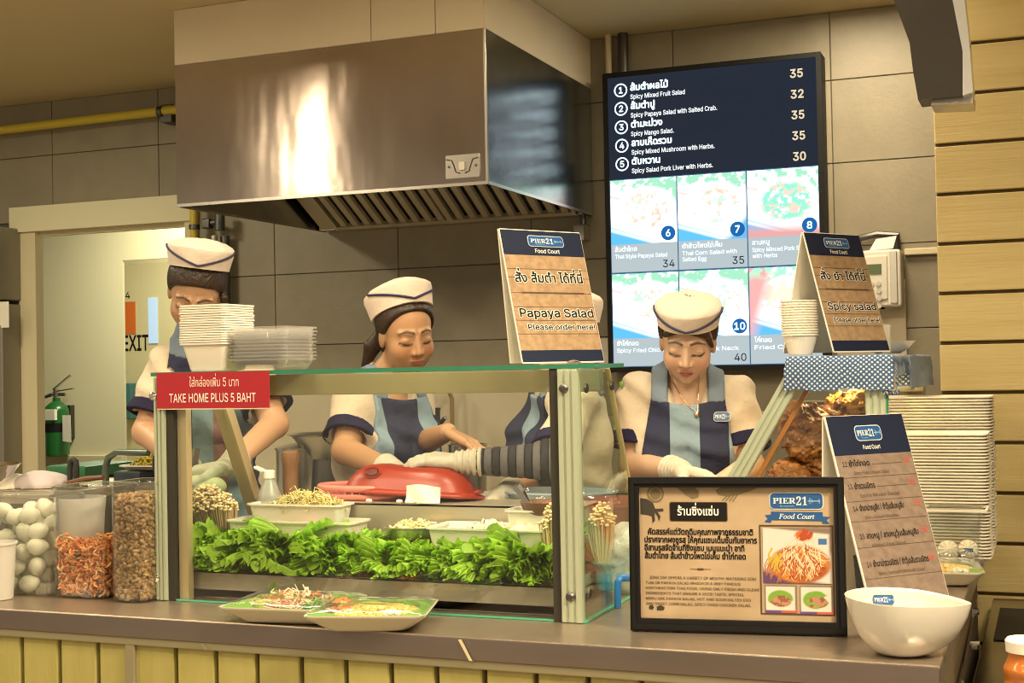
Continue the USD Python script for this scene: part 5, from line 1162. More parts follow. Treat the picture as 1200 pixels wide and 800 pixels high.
# ================================================================= fried chicken
ch = [(945, 508, 3.22, .052, (1.0, .8, 1.25), 0, 'dark fried chicken leg quarter nearest the slanted post'), (990, 492, 3.30, .048, (1.5, .9, .75), 0, 'dark fried chicken piece lying level below the golden pieces'), (975, 540, 3.24, .060, (1.2, .8, .9), 0, 'dark fried chicken piece at the front bottom, above the framed sign'),
      (1010, 525, 3.32, .050, (1, 1, 1), 0, 'dark fried chicken piece behind the tilted menu board'), (994, 474, 3.30, .036, (1.5, .9, .75), 1, 'golden crisp fried chicken piece on top of the heap, left'), (1022, 478, 3.36, .034, (1.3, .9, .8), 1, 'golden crisp fried chicken piece on top of the heap, right'), (930, 560, 3.20, .040, (1.1, .8, .8), 0, 'small dark fried chicken piece behind the top edge of the framed sign')]
for k, (px, py, Y, r_, sc, kind, lb) in enumerate(ch):
    c = at(px, py, Y=Y); rs = np.random.RandomState(90 + k); sc = np.array(sc)
    bl = [(c + rs.uniform(-.6, .6, 3) * r_ * sc, r_ * rs.uniform(.45, .8)) for _ in range(5)]
    def f(P, c=c, bl=bl, sc=sc, r_=r_, k=k):
        d = sd_ell(P, c, r_ * sc)
        for p_, q_ in bl: d = smin(d, np.linalg.norm(P - np.float32(p_), axis=1) - q_, .02)
        return d - (.026 if kind else .030) * (meshkit.fbm(P * (75.0 if kind else 42.0) + k, 3, k).astype(np.float32) - .45) - .009 * (meshkit.noise(P * 150.0, k).astype(np.float32) - .5)
    R2 = r_ * 2.3; m_ = snet(f, c - R2 * np.maximum(sc, .9), c + R2 * np.maximum(sc, .9), .0036)
    n_ = meshkit.fbm(m_.vertices * 60, 3, 40 + k)[:, None]; n2 = meshkit.fbm(m_.vertices * 22, 2, 60 + k)[:, None]
    C = (np.array((.62, .33, .07)) * n_ * 1.5 + np.array((.30, .10, .01)) * (1 - n_)) if kind else (np.array((.30, .115, .025)) * n_ * 1.4 + np.array((.085, .028, .008)) * (1 - n_)) * (.55 + .9 * n2)
    t = thing('fried_chicken', lb, 'fried chicken', c, group='fried chicken pieces'); obj('piece', m_, 'fried', t, smooth=True, col=C)
a, b = at(900, 548, Y=3.5), at(950, 530, Y=3.5)
pk = thing('pink_tray', 'pink plastic tray behind the fried chicken', 'tray', ((a[0] + b[0]) / 2, 3.55, b[2] - .09))
obj('tray', tub(-.80, -.62, 3.30, 3.56, CZ + .022, CZ + .17, taper=.02), 'pink_plastic', pk, smooth=40)
# ================================================================= things on the step and behind the case
# red lid, pink basket
c = at(481, 566, Y=3.085); zc = at(481, 579, Y=3.085)[2]
Rt = trimesh.transformations.rotation_matrix(.035, (0, 1, 0)) @ trimesh.transformations.rotation_matrix(-.10, (1, 0, 0)); 
prof = [(0, .078), (.30, .078), (.42, .075), (.60, .068), (.74, .054), (.84, .032), (.895, .012), (.925, .010), (.985, .006), (1.0, .0), (.985, -.003), (.93, .002), (.88, .006), (.82, .020), (.72, .048), (.5, .062), (0, .070)]
n_ = 72; th = np.arange(n_) * 2 * math.pi / n_
def sup(r, z): e = .78; return np.column_stack([.196 * r * np.sign(np.cos(th)) * np.abs(np.cos(th)) ** e, .100 * r * np.sign(np.sin(th)) * np.abs(np.sin(th)) ** e, np.full(n_, z) - (.016 * np.exp(-((np.cos(th) * r * .196 - .01) / .05) ** 2 - (np.sin(th) * r * .1 / .045) ** 2) if z > .03 else 0)])
m_ = loft(np.array([sup(max(r, .003), z) for r, z in prof]), True); m_.apply_transform(Rt).apply_translation((c[0], 3.085, zc))
rl = thing('red_lid', 'glossy red oval plastic lid with a finger hole, resting on the pink basket', 'lid', (c[0], 3.085, zc)); obj('shell', m_, 'red_plastic', rl, smooth=60)
hm = lathe([(0, .002), (.016, .001), (.018, -.002), (.014, -.004), (0, -.004)], 24, 1.0, .55); hp = at(437, 553, Y=3.02); hm.apply_transform(trimesh.transformations.rotation_matrix(.9, (1, 0, 0))).apply_translation(hp + (0, -.006, 0)); obj('finger_hole', hm, 'red_dark', rl, smooth=50)  # solid dark red disc, shade of the hole put into its colour
hm = lathe([(.0195, .0), (.022, .003), (.0245, .0), (.022, -.003)], 24, 1.0, .6); hm.apply_transform(trimesh.transformations.rotation_matrix(.9, (1, 0, 0))).apply_translation(hp + (0, -.006, 0)); obj('hole_rim', hm, 'red_plastic', rl)
tp = at(562, 577, Y=3.085); obj('end_tab', box(tp[0] - .012, tp[0] + .006, 3.07, 3.10, tp[2] - .004, tp[2] + .006, .003, 1), 'red_plastic', rl)
a, b = at(373, 580, Y=3.05), at(478, 580, Y=3.05); pc = ((a[0] + b[0]) / 2, 3.072); rx, ry = (b[0] - a[0]) / 2, .075
pb_ = thing('pink_basket', 'pink plastic basket with slotted rim under the red lid', 'basket', (pc[0], pc[1], SZ + .001))
tt = np.arange(64) * 2 * math.pi / 64
def ov(s, z): return np.column_stack([pc[0] + rx * s * np.cos(tt), pc[1] + ry * s * np.sin(tt), np.full(64, z)])
obj('rim', tube(ov(1.0, SZ + .030), .0085, 10, closed=True), 'pink_plastic', pb_, smooth=60); obj('lower_ring', tube(ov(.97, SZ + .010), .0075, 8, closed=True), 'pink_plastic', pb_, smooth=60)
obj('slats', cat_(*[beam((pc[0] + rx * .98 * math.cos(q), pc[1] + ry * .98 * math.sin(q), SZ + .008), (pc[0] + rx * math.cos(q), pc[1] + ry * math.sin(q), SZ + .030), .006, .004) for q in np.arange(40) * 2 * math.pi / 40]), 'pink_plastic', pb_, kind='stuff', smooth=False)
obj('base', lathe([(0, .001), (.97, .001), (.97, .006), (0, .006)], 64, rx, ry, loc=(pc[0], pc[1], SZ)), 'pink_plastic', pb_, smooth=30)
# napkin
a, b = at(475, 568, Y=2.962), at(515, 596, Y=2.962)
u, v = np.meshgrid(np.linspace(0, 1, 12), np.linspace(0, 1, 10), indexing='ij')
P = np.stack([a[0] + (b[0] - a[0]) * u, 2.960 + .010 * v + .004 * np.sin(u * 7 + v * 3), SZ + .002 + (a[2] - SZ - .004) * v + .003 * np.sin(u * 5) * v], -1)
obj('paper_napkin', slab_of(P, .003), 'paper', None, smooth=50, label='small folded white paper sheet standing in front of the red lid', cat='napkin')
for k, (px, py) in enumerate(((400, 594), (452, 594), (473, 592), (436, 595))):
    q = at(px, py, Z=SZ + .004); q[1] = min(max(q[1], 2.965), 3.09); m_ = trimesh.creation.icosphere(1, .007); m_.vertices *= (1.3, .8, .7); obj('garlic_clove', T(m_, q[0], q[1], SZ + .0055), 'paper', None, smooth=True, label=['leftmost white crumb on the step edge below the pink basket', 'white garlic piece on the step left of the paper sheet', 'white garlic piece touching the paper sheet', 'white crumb on the step below the basket centre'][k], cat='garlic')
# blue lined basin
c = at(655, 590, Y=3.19); zt = at(655, 574, Y=3.19)[2]; R_ = .150
bb = thing('blue_basin', 'pale blue basin lined with clear plastic behind the right of the case', 'basin', (c[0], 3.19, SZ - .04))
obj('basin', lathe([(0, SZ - .03), (R_ * .7, SZ - .03), (R_ * .95, zt - .01), (R_, zt - .006), (R_ * 1.03, zt - .004), (R_ * 1.03, zt), (R_ * .97, zt), (R_ * .90, zt - .014), (R_ * .66, SZ - .022), (0, SZ - .022)], 48, 1, .62, loc=(c[0], 3.19, 0)), 'blue_basin', bb, smooth=50)
U, V_ = np.meshgrid(np.linspace(0, 2 * math.pi, 90), np.linspace(0, 1, 8), indexing='ij'); f_ = meshkit.fbm(np.stack([np.cos(U) * 4, np.sin(U) * 4, V_ * 3], -1), 3, 4) - .5
rr = R_ * (1.05 - .10 * V_ + .06 * f_); obj('bag_liner', grid(np.stack([c[0] + rr * np.cos(U), 3.19 + .62 * rr * np.sin(U), zt - .03 + .042 * V_ + .014 * f_], -1)), 'clear_film', bb, smooth=True)
m_, C = lumps(c[0], 3.19, zt - .03, .10, .05, 120, .014, 77, ((.60, .62, .60), (.72, .70, .60)), .015); obj('ice', m_, 'food', thing('crushed_ice', 'pale wet contents of the blue basin', 'food', (c[0], 3.19, zt - .04), kind='stuff'), smooth=True, col=C)
# squeeze bottle
c = at(316, 590, Y=2.95); zt = at(316, 560, Y=2.95)[2]; zb = CZ + .012
sb = thing('squeeze_bottle', 'clear squeeze bottle with an open white flip cap, right of the gold strut', 'bottle', (c[0], 2.95, zb)); hb = zt - zb
obj('bottle', lathe([(0, 0), (.028, 0), (.031, .006), (.031, hb - .055), (.028, hb - .04), (.018, hb - .012), (.013, hb - .004), (.013, hb), (0, hb)], 28, loc=(c[0], 2.95, zb)), 'frosted_clear', sb, smooth=50)
obj('cap', lathe([(0, hb), (.0145, hb), (.0145, hb + .018), (.012, hb + .020), (0, hb + .020)], 24, loc=(c[0], 2.95, zb)), 'white_plastic', sb)
obj('flip_lid', beam((c[0] - .012, 2.95, zb + hb + .016), (c[0] - .042, 2.95, zb + hb + .028), .018, .008, r=.003), 'white_plastic', sb)
# pestle in a dark mortar, behind
c = at(341, 590, Y=3.10); zt = at(341, 528, Y=3.10)[2]
mo = thing('mortar', 'dark clay mortar standing behind the squeeze bottle', 'mortar', (c[0], 3.10, CZ + .002))
obj('bowl', lathe([(0, 0), (.055, 0), (.052, .01), (.072, .15), (.076, .17), (.066, .17), (.05, .06), (0, .05)], 32, loc=(c[0] - .01, 3.10, CZ + .002)), 'clay', mo, smooth=50)
ps = thing('pestle', 'thick brown wooden pestle standing upright in the mortar', 'pestle', (c[0], 3.10, CZ + .06)); hp_ = zt - CZ - .06
obj('shaft', lathe([(0, 0), (.018, .002), (.021, .02), (.0195, .12), (.0205, hp_ - .035), (.024, hp_ - .028), (.024, hp_ - .006), (.020, hp_), (0, hp_)], 24, loc=(c[0], 3.10, CZ + .06)), 'wood_pestle', ps, smooth=50)
# knife held by the left worker
a, b = at(226, 548, Y=2.97), at(229, 585, Y=2.94)
kn = thing('peeler', 'steel peeling knife held by the worker at the left', 'knife', a); obj('blade', beam(b, a, .022, .002, up=(0, 1, 0)), 'chrome', kn, smooth=False); obj('handle', tube([a + (0, 0, -.01), a + (.004, .01, .05)], .010, 10), 'steel_dark', kn)
ps2 = thing('peeled_papaya', 'pale green papaya being cut by the worker at the left', 'papaya', at(232, 572, Y=2.95)); c = at(236, 570, Y=2.95)
obj('fruit', snet(lambda P: sd_ell(P, c, (.075, .035, .034)) + .004 * (meshkit.fbm(P * 40.0, 2, 2).astype(np.float32) - .5), c - .1, c + .1, .006), 'papaya', ps2, smooth=True)
# cooking line along the back wall
BL0, BL1 = -3.36, -1.80
sl = thing('cooking_table', 'steel cooking table with a tall splashback along the tiled wall, paled to stand in for reflections in the glass', 'table', ((BL0 + BL1) / 2, 4.7, .1))
obj('splashback', box(BL0, BL1, YW - .03, YW - .010, .9, 1.325, .004, 1), 'steel_pale', sl); obj('worktop', box(BL0, BL1, 4.42, YW - .03, .88, .92, .004, 1), 'steel_pale', sl)
for x_ in (BL0 + .06, BL1 - .06): obj('leg', box(x_ - .02, x_ + .02, 4.46, 4.50, .10, .88), 'steel_dim', sl)
obj('lower_shelf', box(BL0, BL1, 4.46, YW - .05, .3, .33), 'steel_dim', sl)
p0 = at(522, 498, Y=4.86); 
fc = thing('faucet', 'bent steel tap against the splashback, seen through the glass case', 'tap', (p0[0], 4.86, .92))
q = at(522, 455, Y=4.86); obj('spout', tube([(p0[0] + .03, 4.86, .92), (p0[0] + .03, 4.86, q[2] - .04), (p0[0] + .018, 4.85, q[2] - .006), (p0[0] - .01, 4.82, q[2]), (p0[0] - .035, 4.79, q[2] - .02)], .009, 10), 'copper', fc, smooth=60); obj('base', lathe([(0, 0), (.028, 0), (.026, .02), (.012, .03), (0, .03)], 20, loc=(p0[0] + .03, 4.86, .92)), 'steel_thin', fc)
p0 = at(378, 508, Y=4.6)
wk = thing('steel_pan', 'shallow steel pan at the back, left of the middle worker', 'pan', (p0[0], 4.62, .92)); hz_ = p0[2] - .92
obj('pan', lathe([(0, hz_ - .10), (.05, hz_ - .10), (.13, hz_ - .01), (.15, hz_), (.145, hz_ + .002), (.12, hz_ - .01), (.04, hz_ - .09), (0, hz_ - .09)], 36, loc=(p0[0], 4.62, .92)), 'steel_thin', wk, smooth=50); obj('stand', lathe([(.06, 0), (.062, 0), (.05, hz_ - .10), (.048, hz_ - .10)], 24, loc=(p0[0], 4.62, .92)), 'steel_dark', wk)
p0 = at(333, 520, Y=4.5)
po = thing('stock_pot', 'steel lidded pot on the cooking table behind the pestle', 'pot', (p0[0], 4.62, .92)); hz_ = p0[2] - .92
obj('pot', lathe([(0, 0), (.09, 0), (.095, .01), (.095, hz_ - .03), (.1, hz_ - .028), (.1, hz_ - .02), (.06, hz_ - .008), (.015, hz_), (.015, hz_ + .02), (0, hz_ + .022)], 36, loc=(p0[0], 4.62, .92)), 'steel_thin', po, smooth=50); obj('handle', tube([(p0[0] + .09, 4.6, .92 + hz_ * .7), (p0[0] + .14, 4.58, .92 + hz_ * .72), (p0[0] + .14, 4.64, .92 + hz_ * .72), (p0[0] + .09, 4.64, .92 + hz_ * .7)], .008, 8), 'rubber', po)
for k, (px, py, r_, hh, m_, lb) in enumerate(((500, 478, .05, .12, 'steel_dark', 'dark pot behind the middle worker on the cooking table'), (548, 520, .07, .10, 'steel_thin', 'steel food pan on the cooking table right of the tap'))):
    p0 = at(px, py, Y=4.6); t = thing('steel_pot', lb, 'pot', (p0[0], 4.6, .92)); hz_ = max(.10, p0[2] - .92); obj('pot', lathe([(0, 0), (r_, 0), (r_ * 1.02, hz_ - .006), (r_ * 1.1, hz_), (r_ * .95, hz_), (r_ * .9, .01), (0, .01)], 28, loc=(p0[0], 4.6, .92)), m_, t, smooth=50)
    obj('handle', tube([(p0[0] + r_ * .9, 4.6, .92 + hz_ * .8), (p0[0] + r_ * 1.9, 4.56, .92 + hz_ * .9)], .008, 8), m_, t)

# ================================================================= table and trolley at the left, behind the jars
TZ = at(60, 574, Y=3.35)[2]
tb = thing('prep_table', 'steel preparation table behind the jars at the left', 'table', (-3.0, 3.5, 0)); obj('top', box(-3.75, -2.78, 3.22, 3.80, TZ - .03, TZ, .004, 1), 'steel_warm', tb)
for x_, y_ in ((-3.7, 3.26), (-2.83, 3.26), (-3.7, 3.76), (-2.83, 3.76)): obj('leg', box(x_ - .02, x_ + .02, y_ - .02, y_ + .02, 0, TZ - .03), 'steel_dim', tb)
def clothpile(px0, px1, pyt, Y, lb, mat, seed):
    a, b = at(px0, 570, Y=Y), at(px1, 570, Y=Y); zt = at((px0 + px1) / 2, pyt, Y=Y)[2]; c = np.array(((a[0] + b[0]) / 2, Y, TZ)); rx_ = (b[0] - a[0]) / 2
    m_ = snet(lambda P: np.maximum(sd_ell(P, c, (rx_, .10, zt - TZ)) + .022 * (meshkit.fbm(P * np.float32((14, 14, 20)) + seed, 3, seed).astype(np.float32) - .5), TZ + .001 - P[:, 2]), c - (rx_ + .03, .14, .02), c + (rx_ + .03, .14, zt - TZ + .04), .007)
    obj('folded_cloth', m_, mat, None, smooth=True, label=lb, cat='cloth')
clothpile(20, 82, 551, 3.45, 'crumpled pale lilac cloth on the preparation table', 'cloth_pale', 3); clothpile(-6, 30, 556, 3.40, 'white cloth heap beside the steel bowl at the left edge', 'paper', 8)
c = at(-14, 560, Y=3.30); zt = at(0, 545, Y=3.30)[2]
sbw = thing('mixing_bowl', 'shiny steel mixing bowl cut by the left edge', 'bowl', (c[0], 3.30, TZ)); hz_ = zt - TZ; obj('bowl', lathe([(0, 0), (.05, 0), (.09, hz_ * .5), (.115, hz_ - .004), (.122, hz_), (.115, hz_ + .002), (.085, hz_ * .5), (.045, .006), (0, .006)], 40, loc=(c[0] - .03, 3.30, TZ)), 'chrome', sbw, smooth=50)
p0, p1 = at(85, 568, Y=3.40), at(85, 538, Y=3.40)
hn = thing('looped_handle', 'black handle standing up with a looped top behind the jars', 'handle', p0); loop = [(p0[0] - .008, 3.4, p0[2] - .02), (p0[0] - .010, 3.4, p1[2] - .03), (p0[0] - .006, 3.4, p1[2] - .006), (p0[0] + .004, 3.4, p1[2]), (p0[0] + .014, 3.4, p1[2] - .006), (p0[0] + .016, 3.4, p1[2] - .03), (p0[0] + .014, 3.4, p0[2] - .02)]; obj('loop', tube(loop, .009, 10), 'rubber', hn, smooth=60); obj('base', box(p0[0] - .03, p0[0] + .03, 3.36, 3.44, TZ + .001, p0[2] - .01, .004, 1), 'rubber', hn)
a, b = at(80, 566, Y=3.36), at(121, 559, Y=3.36); st2 = obj('wooden_spoon', tube([a, (a + b) / 2 + (0, 0, .004), b], [.008, .009, .007], 10), 'wood_dark', None, smooth=60, label='dark brown wooden spoon handle lying across the jars', cat='spoon')
a, b = at(58, 545, Y=3.9), at(100, 572, Y=3.9)
gb = thing('green_box', 'green topped dark box on the floor rack behind the cloth', 'box', ((a[0] + b[0]) / 2, 4.0, 0)); obj('box', box(a[0], b[0], 3.9, 4.15, .0, a[2] - .045, .006, 1), 'trolley', gb); obj('lid', box(a[0] - .01, b[0] + .01, 3.89, 4.16, a[2] - .045, a[2], .008, 1), 'green_box', gb)
# trolley with tubular handle
Yt = 3.55; h0, h1 = at(124, 575, Y=Yt), at(180, 530, Y=Yt)
tr = thing('trolley', 'grey-green tubular trolley with a dark tray behind the peanut jar', 'trolley', (h0[0] + .2, Yt + .1, 0)); zt = h1[2]
for y_ in (Yt, Yt + .38): obj('handle', tube([(h0[0], y_, .1), (h0[0], y_, zt - .05), (h0[0] + .012, y_, zt - .018), (h0[0] + .045, y_, zt), (h1[0] - .02, y_, zt)], .011, 10), 'trolley_tube', tr, smooth=60)
a = at(128, 552, Y=Yt); obj('tray', box(h0[0] + .02, h1[0] - .06, Yt + .01, Yt + .37, a[2] - .05, a[2], .008, 1), 'trolley', tr)
for x_ in (h0[0], h1[0] - .05): obj('wheel', T(trimesh.creation.cylinder(.05, .03, sections=20).apply_transform(trimesh.transformations.rotation_matrix(math.pi / 2, (1, 0, 0))), x_, Yt + .02, .05), 'rubber', tr)
pa, pb2 = at(140, 545, Y=Yt + .02), at(182, 545, Y=Yt + .02); zp = a[2]
pl = thing('white_plate', 'white tray of yellow shreds on the trolley', 'tray', ((pa[0] + pb2[0]) / 2, Yt + .1, zp)); obj('tray', tub(pa[0], pb2[0], Yt + .02, Yt + .18, zp + .001, pa[2], taper=.015), 'melamine', pl, smooth=40)
m_, C = shreds((pa[0] + pb2[0]) / 2, Yt + .09, pa[2] - .004, .055, .05, 160, .04, .003, 71, .03, ((.75, .60, .10), (.55, .42, .06), (.30, .30, .05)), .5); obj('shreds', m_, 'food', thing('yellow_shreds', 'yellow and green shreds heaped on the white tray', 'food', ((pa[0] + pb2[0]) / 2, Yt + .1, pa[2]), kind='stuff'), smooth=True, col=C)
# blue stand foot and bags by the right end of the glass case
p = [at(724, 718, Y=2.83), at(724, 682, Y=2.83), at(728, 677, Y=2.84), at(740, 677, Y=2.88)]
p[0][2] = CZ + .002; obj('blue_hook', tube(p, .008, 8), 'blue_cord', None, smooth=50, label='bright blue bent plastic hook between the glass case and the framed sign', cat='hook')
c = at(742, 640, Y=3.02); 
mb_ = snet(lambda P: np.maximum(sd_ell(P, (c[0], c[1], CZ + .07), (.075, .05, .085)) + .05 * (meshkit.fbm(P * 22.0, 3, 6).astype(np.float32) - .5), CZ + .001 - P[:, 2]), (c[0] - .13, c[1] - .1, CZ - .01), (c[0] + .13, c[1] + .1, CZ + .2), .007)
obj('white_bag', mb_, 'bag_white', None, smooth=False, label='crumpled translucent white plastic bag behind the right end pane', cat='bag')
a = at(705, 690, Y=2.90); bt = thing('blue_tub', 'small teal blue tub at the foot of the right end pane', 'tub', (-.99, 2.97, CZ + .022)); obj('tub', tub(-.975, -.92, 2.90, 3.04, CZ + .022, CZ + .085, taper=.006), 'teal_tub', bt, smooth=40)
# ================================================================= people
struct('floor_kitchen', box(-3.4, -.9, 3.14, YW - .02, 0, .10), 'floor_tile')
KFZ = .10
def head_sdf(c, fwd, up, s=1.0):
    R = rot_to(fwd, up)
    def f(P):
        q = ((P - np.float32(c)) @ R.T.astype(np.float32)) / s
        qa = q.copy(); qa[:, 0] = np.abs(qa[:, 0])
        d = sd_ell(q, (0, -.016, .032), (.073, .088, .080))
        d = smin(d, sd_ell(q, (0, .014, -.022), (.0625, .070, .082)), .02)
        d = smin(d, sd_ell(q, (0, .034, -.066), (.047, .042, .034)), .028)
        d = smin(d, np.linalg.norm(q - np.float32((0, .064, -.093)), axis=1) - .012, .02)
        d = smin(d, np.linalg.norm(qa - np.float32((.034, .050, -.034)), axis=1) - .026, .025)
        d = smin(d, sd_cap(qa, (.012, .077, .022), (.046, .061, .020), .0045, .004), .014)
        d = -smin(-d, sd_ell(qa, (.031, .098, .000), (.018, .0145, .012)), .012)
        d = smin(d, sd_ell(qa, (.031, .0690, -.001), (.0150, .0112, .0095)), .007)
        d = smin(d, sd_cap(q, (0, .080, .008), (0, .096, -.030), .0062, .0095), .010)
        d = smin(d, np.linalg.norm(qa - np.float32((.0115, .088, -.034)), axis=1) - .0072, .006)
        d = smin(d, sd_ell(q, (0, .081, -.0575), (.0205, .0080, .0046)), .005)
        d = smin(d, sd_ell(q, (0, .079, -.0660), (.0170, .0082, .0054)), .005)
        d = -smin(-d, sd_ell(q, (0, .092, -.0618), (.022, .006, .0013)), .002)
        d = smin(d, sd_ell(qa, (.071, -.006, -.012), (.008, .017, .029)), .006)
        return d * s
    return f, R
def face_colour(v, c, R, s, skin, lips, brow=(.03, .018, .010), blush=.5):
    q = ((v - c) @ R.T) / s; x, y, z = np.abs(q[:, 0]), q[:, 1], q[:, 2]; C = np.tile(np.array(skin), (len(v), 1)).astype(float)
    inhead = (z > -.12) & (np.hypot(x, y) < .14)
    def mixc(m, col): 
        m = np.clip(m, 0, 1)[:, None]; C[:] = C * (1 - m) + np.array(col) * m
    mixc(inhead * blush * np.exp(-(((x - .036) / .020) ** 2 + ((z + .030) / .018) ** 2)) * (y > .03), np.array(skin) * (1.0, .68, .62))
    zb = .0240 + .0030 * np.sin(np.clip((x - .010) / .042, 0, 1) * math.pi) - .0050 * np.clip((x - .03) / .02, 0, 1)
    mixc(inhead * (y > .035) * (x > .010) * (x < .051) * np.clip(1.35 - np.abs(z - zb) / (.0040 - .0022 * np.clip((x - .03) / .02, 0, 1)), 0, 1) * .95, brow)
    zl = -.0065 - .0035 * np.cos((x - .031) / .018 * 1.5)
    mixc(inhead * (y > .05) * (np.abs(x - .0315) < .0175) * np.clip(1.6 - np.abs(z - zl) / .0026, 0, 1), (.016, .010, .007))
    mixc(inhead * .45 * (y > .05) * np.exp(-(((x - .031) / .015) ** 2 + ((z - .003) / .006) ** 2)), np.array(skin) * (.55, .45, .42))
    zm = z; z = z - 5.0 * x * x
    lw = .0185 * np.sqrt(np.clip(1 - ((z + .062) / .0125) ** 2, 0, 1))
    mixc(inhead * (y > .06) * (x < lw) * (z > -.0725) * (z < -.0535), lips)
    mixc(inhead * (y > .06) * (x < .019) * np.clip(1.3 - np.abs(z + .0618) / .0012, 0, 1), np.array(lips) * .35)  # dark crease between the lips painted into the colour
    z = zm
    mixc(inhead * (y > .08) * np.exp(-(((x - .0065) / .0028) ** 2 + ((z + .0405) / .0022) ** 2)) * .8, np.array(skin) * .25)  # nostril shade painted into the skin colour
    return C
def hand_sdf(w, d, n, side, curl=.5, s=1.0, spread=.12, thumb=.6):
    "w wrist, d direction of the fingers, n where the palm faces, side +1 / -1: which side the thumb is on"
    d = unit(d); n = unit(np.array(n, float) - d * (np.dot(n, d))); x = np.cross(d, n) * side; prims = []
    w = np.array(w, float)
    for k, (o, L, r) in enumerate(((.027, .066, .0088), (.009, .074, .0090), (-.009, .069, .0086), (-.026, .054, .0078))):
        kb = w + (d * (.082 - .006 * abs(k - 1)) + x * o) * s; prims.append((w + (x * o * .55 + d * .008) * s, kb, .0135 * s, .0125 * s))
        p = kb; a = curl * .5; dirv = d + x * (o / .027) * spread
        for q, fl in enumerate((.44, .31, .25)):
            t = unit(dirv) * math.cos(a) + n * math.sin(a); p2 = p + t * L * fl * s; prims.append((p, p2, r * s * (1 - .08 * q), r * s * (.92 - .10 * q))); p = p2; a += curl
    tb = w + (d * .022 + x * .026 + n * .006) * s; t1 = unit(d * .65 + x * thumb + n * .35); t2 = unit(d * .95 + x * thumb * .35 + n * .35)
    prims += [(w + d * .01 * s, tb, .015 * s, .014 * s), (tb, tb + t1 * .038 * s, .0135 * s, .0105 * s), (tb + t1 * .038 * s, tb + (t1 * .038 + t2 * .030) * s, .0102 * s, .0085 * s)]
    def f(P):
        D = None
        for i, (a, b, ra, rb) in enumerate(prims):
            q = sd_cap(P, a, b, ra, rb); D = q if D is None else smin(D, q, .005)
        return D
    pts = np.array([p for a, b, *_ in prims for p in (a, b)]); return f, pts.min(0) - .025, pts.max(0) + .025
def pick(mesh_, px, py, lift=.002):
    "the front point of a mesh under a point of the photograph"
    d = unit(RC @ np.array([(px - CX) / F, (py - CY) / F, 1.0])); v = mesh_.vertices - EYE; t = v @ d; r = np.linalg.norm(v - t[:, None] * d, axis=1)
    ok = r < max(.008, r.min() * 1.2); k = np.where(ok)[0][np.argmin(t[ok])]; return EYE + d * (t[k] - lift), mesh_.vertex_normals[k]
def cap_mesh(c, R, s=1.0, tilt=.25, tall=1.0, puff=1.0, cz=.050, seed=0, cyo=-.012):
    "soft kitchen cap: flared band, pinched dome; returns cap and its dark piping"
    prof = [(1.0, -.004), (1.0, .0), (1.035, .016), (1.075, .036), (1.10, .052), (1.085, .060), (1.0, .068), (.80, .078), (.5, .085), (.2, .088), (0.004, .0885)]
    n = 64; th = np.arange(n) * 2 * math.pi / n; ct_, st_ = math.cos(tilt), math.sin(tilt)
    def P(th, rs_, z):
        x = .0845 * rs_ * np.cos(th) * puff; y = .103 * rs_ * np.sin(th) * puff; z = z * tall
        return x, y, z
    def place(x, y, z):
        y2 = y * ct_ - z * st_; z2 = y * st_ + z * ct_; q = np.stack([x, y2 + cyo, z2 + cz], -1) * s; return q @ R + c
    rings = []
    for r_, z in prof:
        nz = (meshkit.fbm(np.stack([np.cos(th) * 2.2, np.sin(th) * 2.2, 0 * th + z * 30 + seed], -1), 3, seed) - .5)
        fold = 1 + .05 * nz * min(1, z / .03) ; x, y, zz = P(th, r_ * fold, z + (.010 * nz if z > .05 else 0)); rings.append(place(x, y, zz))
    cap_ = loft(np.array(rings), True)
    tt = np.linspace(-1.45, 1.45, 41); pts = []
    for a in tt:
        z = .004 + .054 * (abs(a) / 1.45) ** 1.15; r_ = np.interp(z, [p[1] for p in prof[1:6]], [p[0] for p in prof[1:6]]) * 1.012 + .008
        x, y, zz = P(math.pi / 2 + a, r_, z); pts.append(place(np.array(x), np.array(y), np.array(zz)))
    return cap_, tube(np.array(pts), .0034 * s, 6)
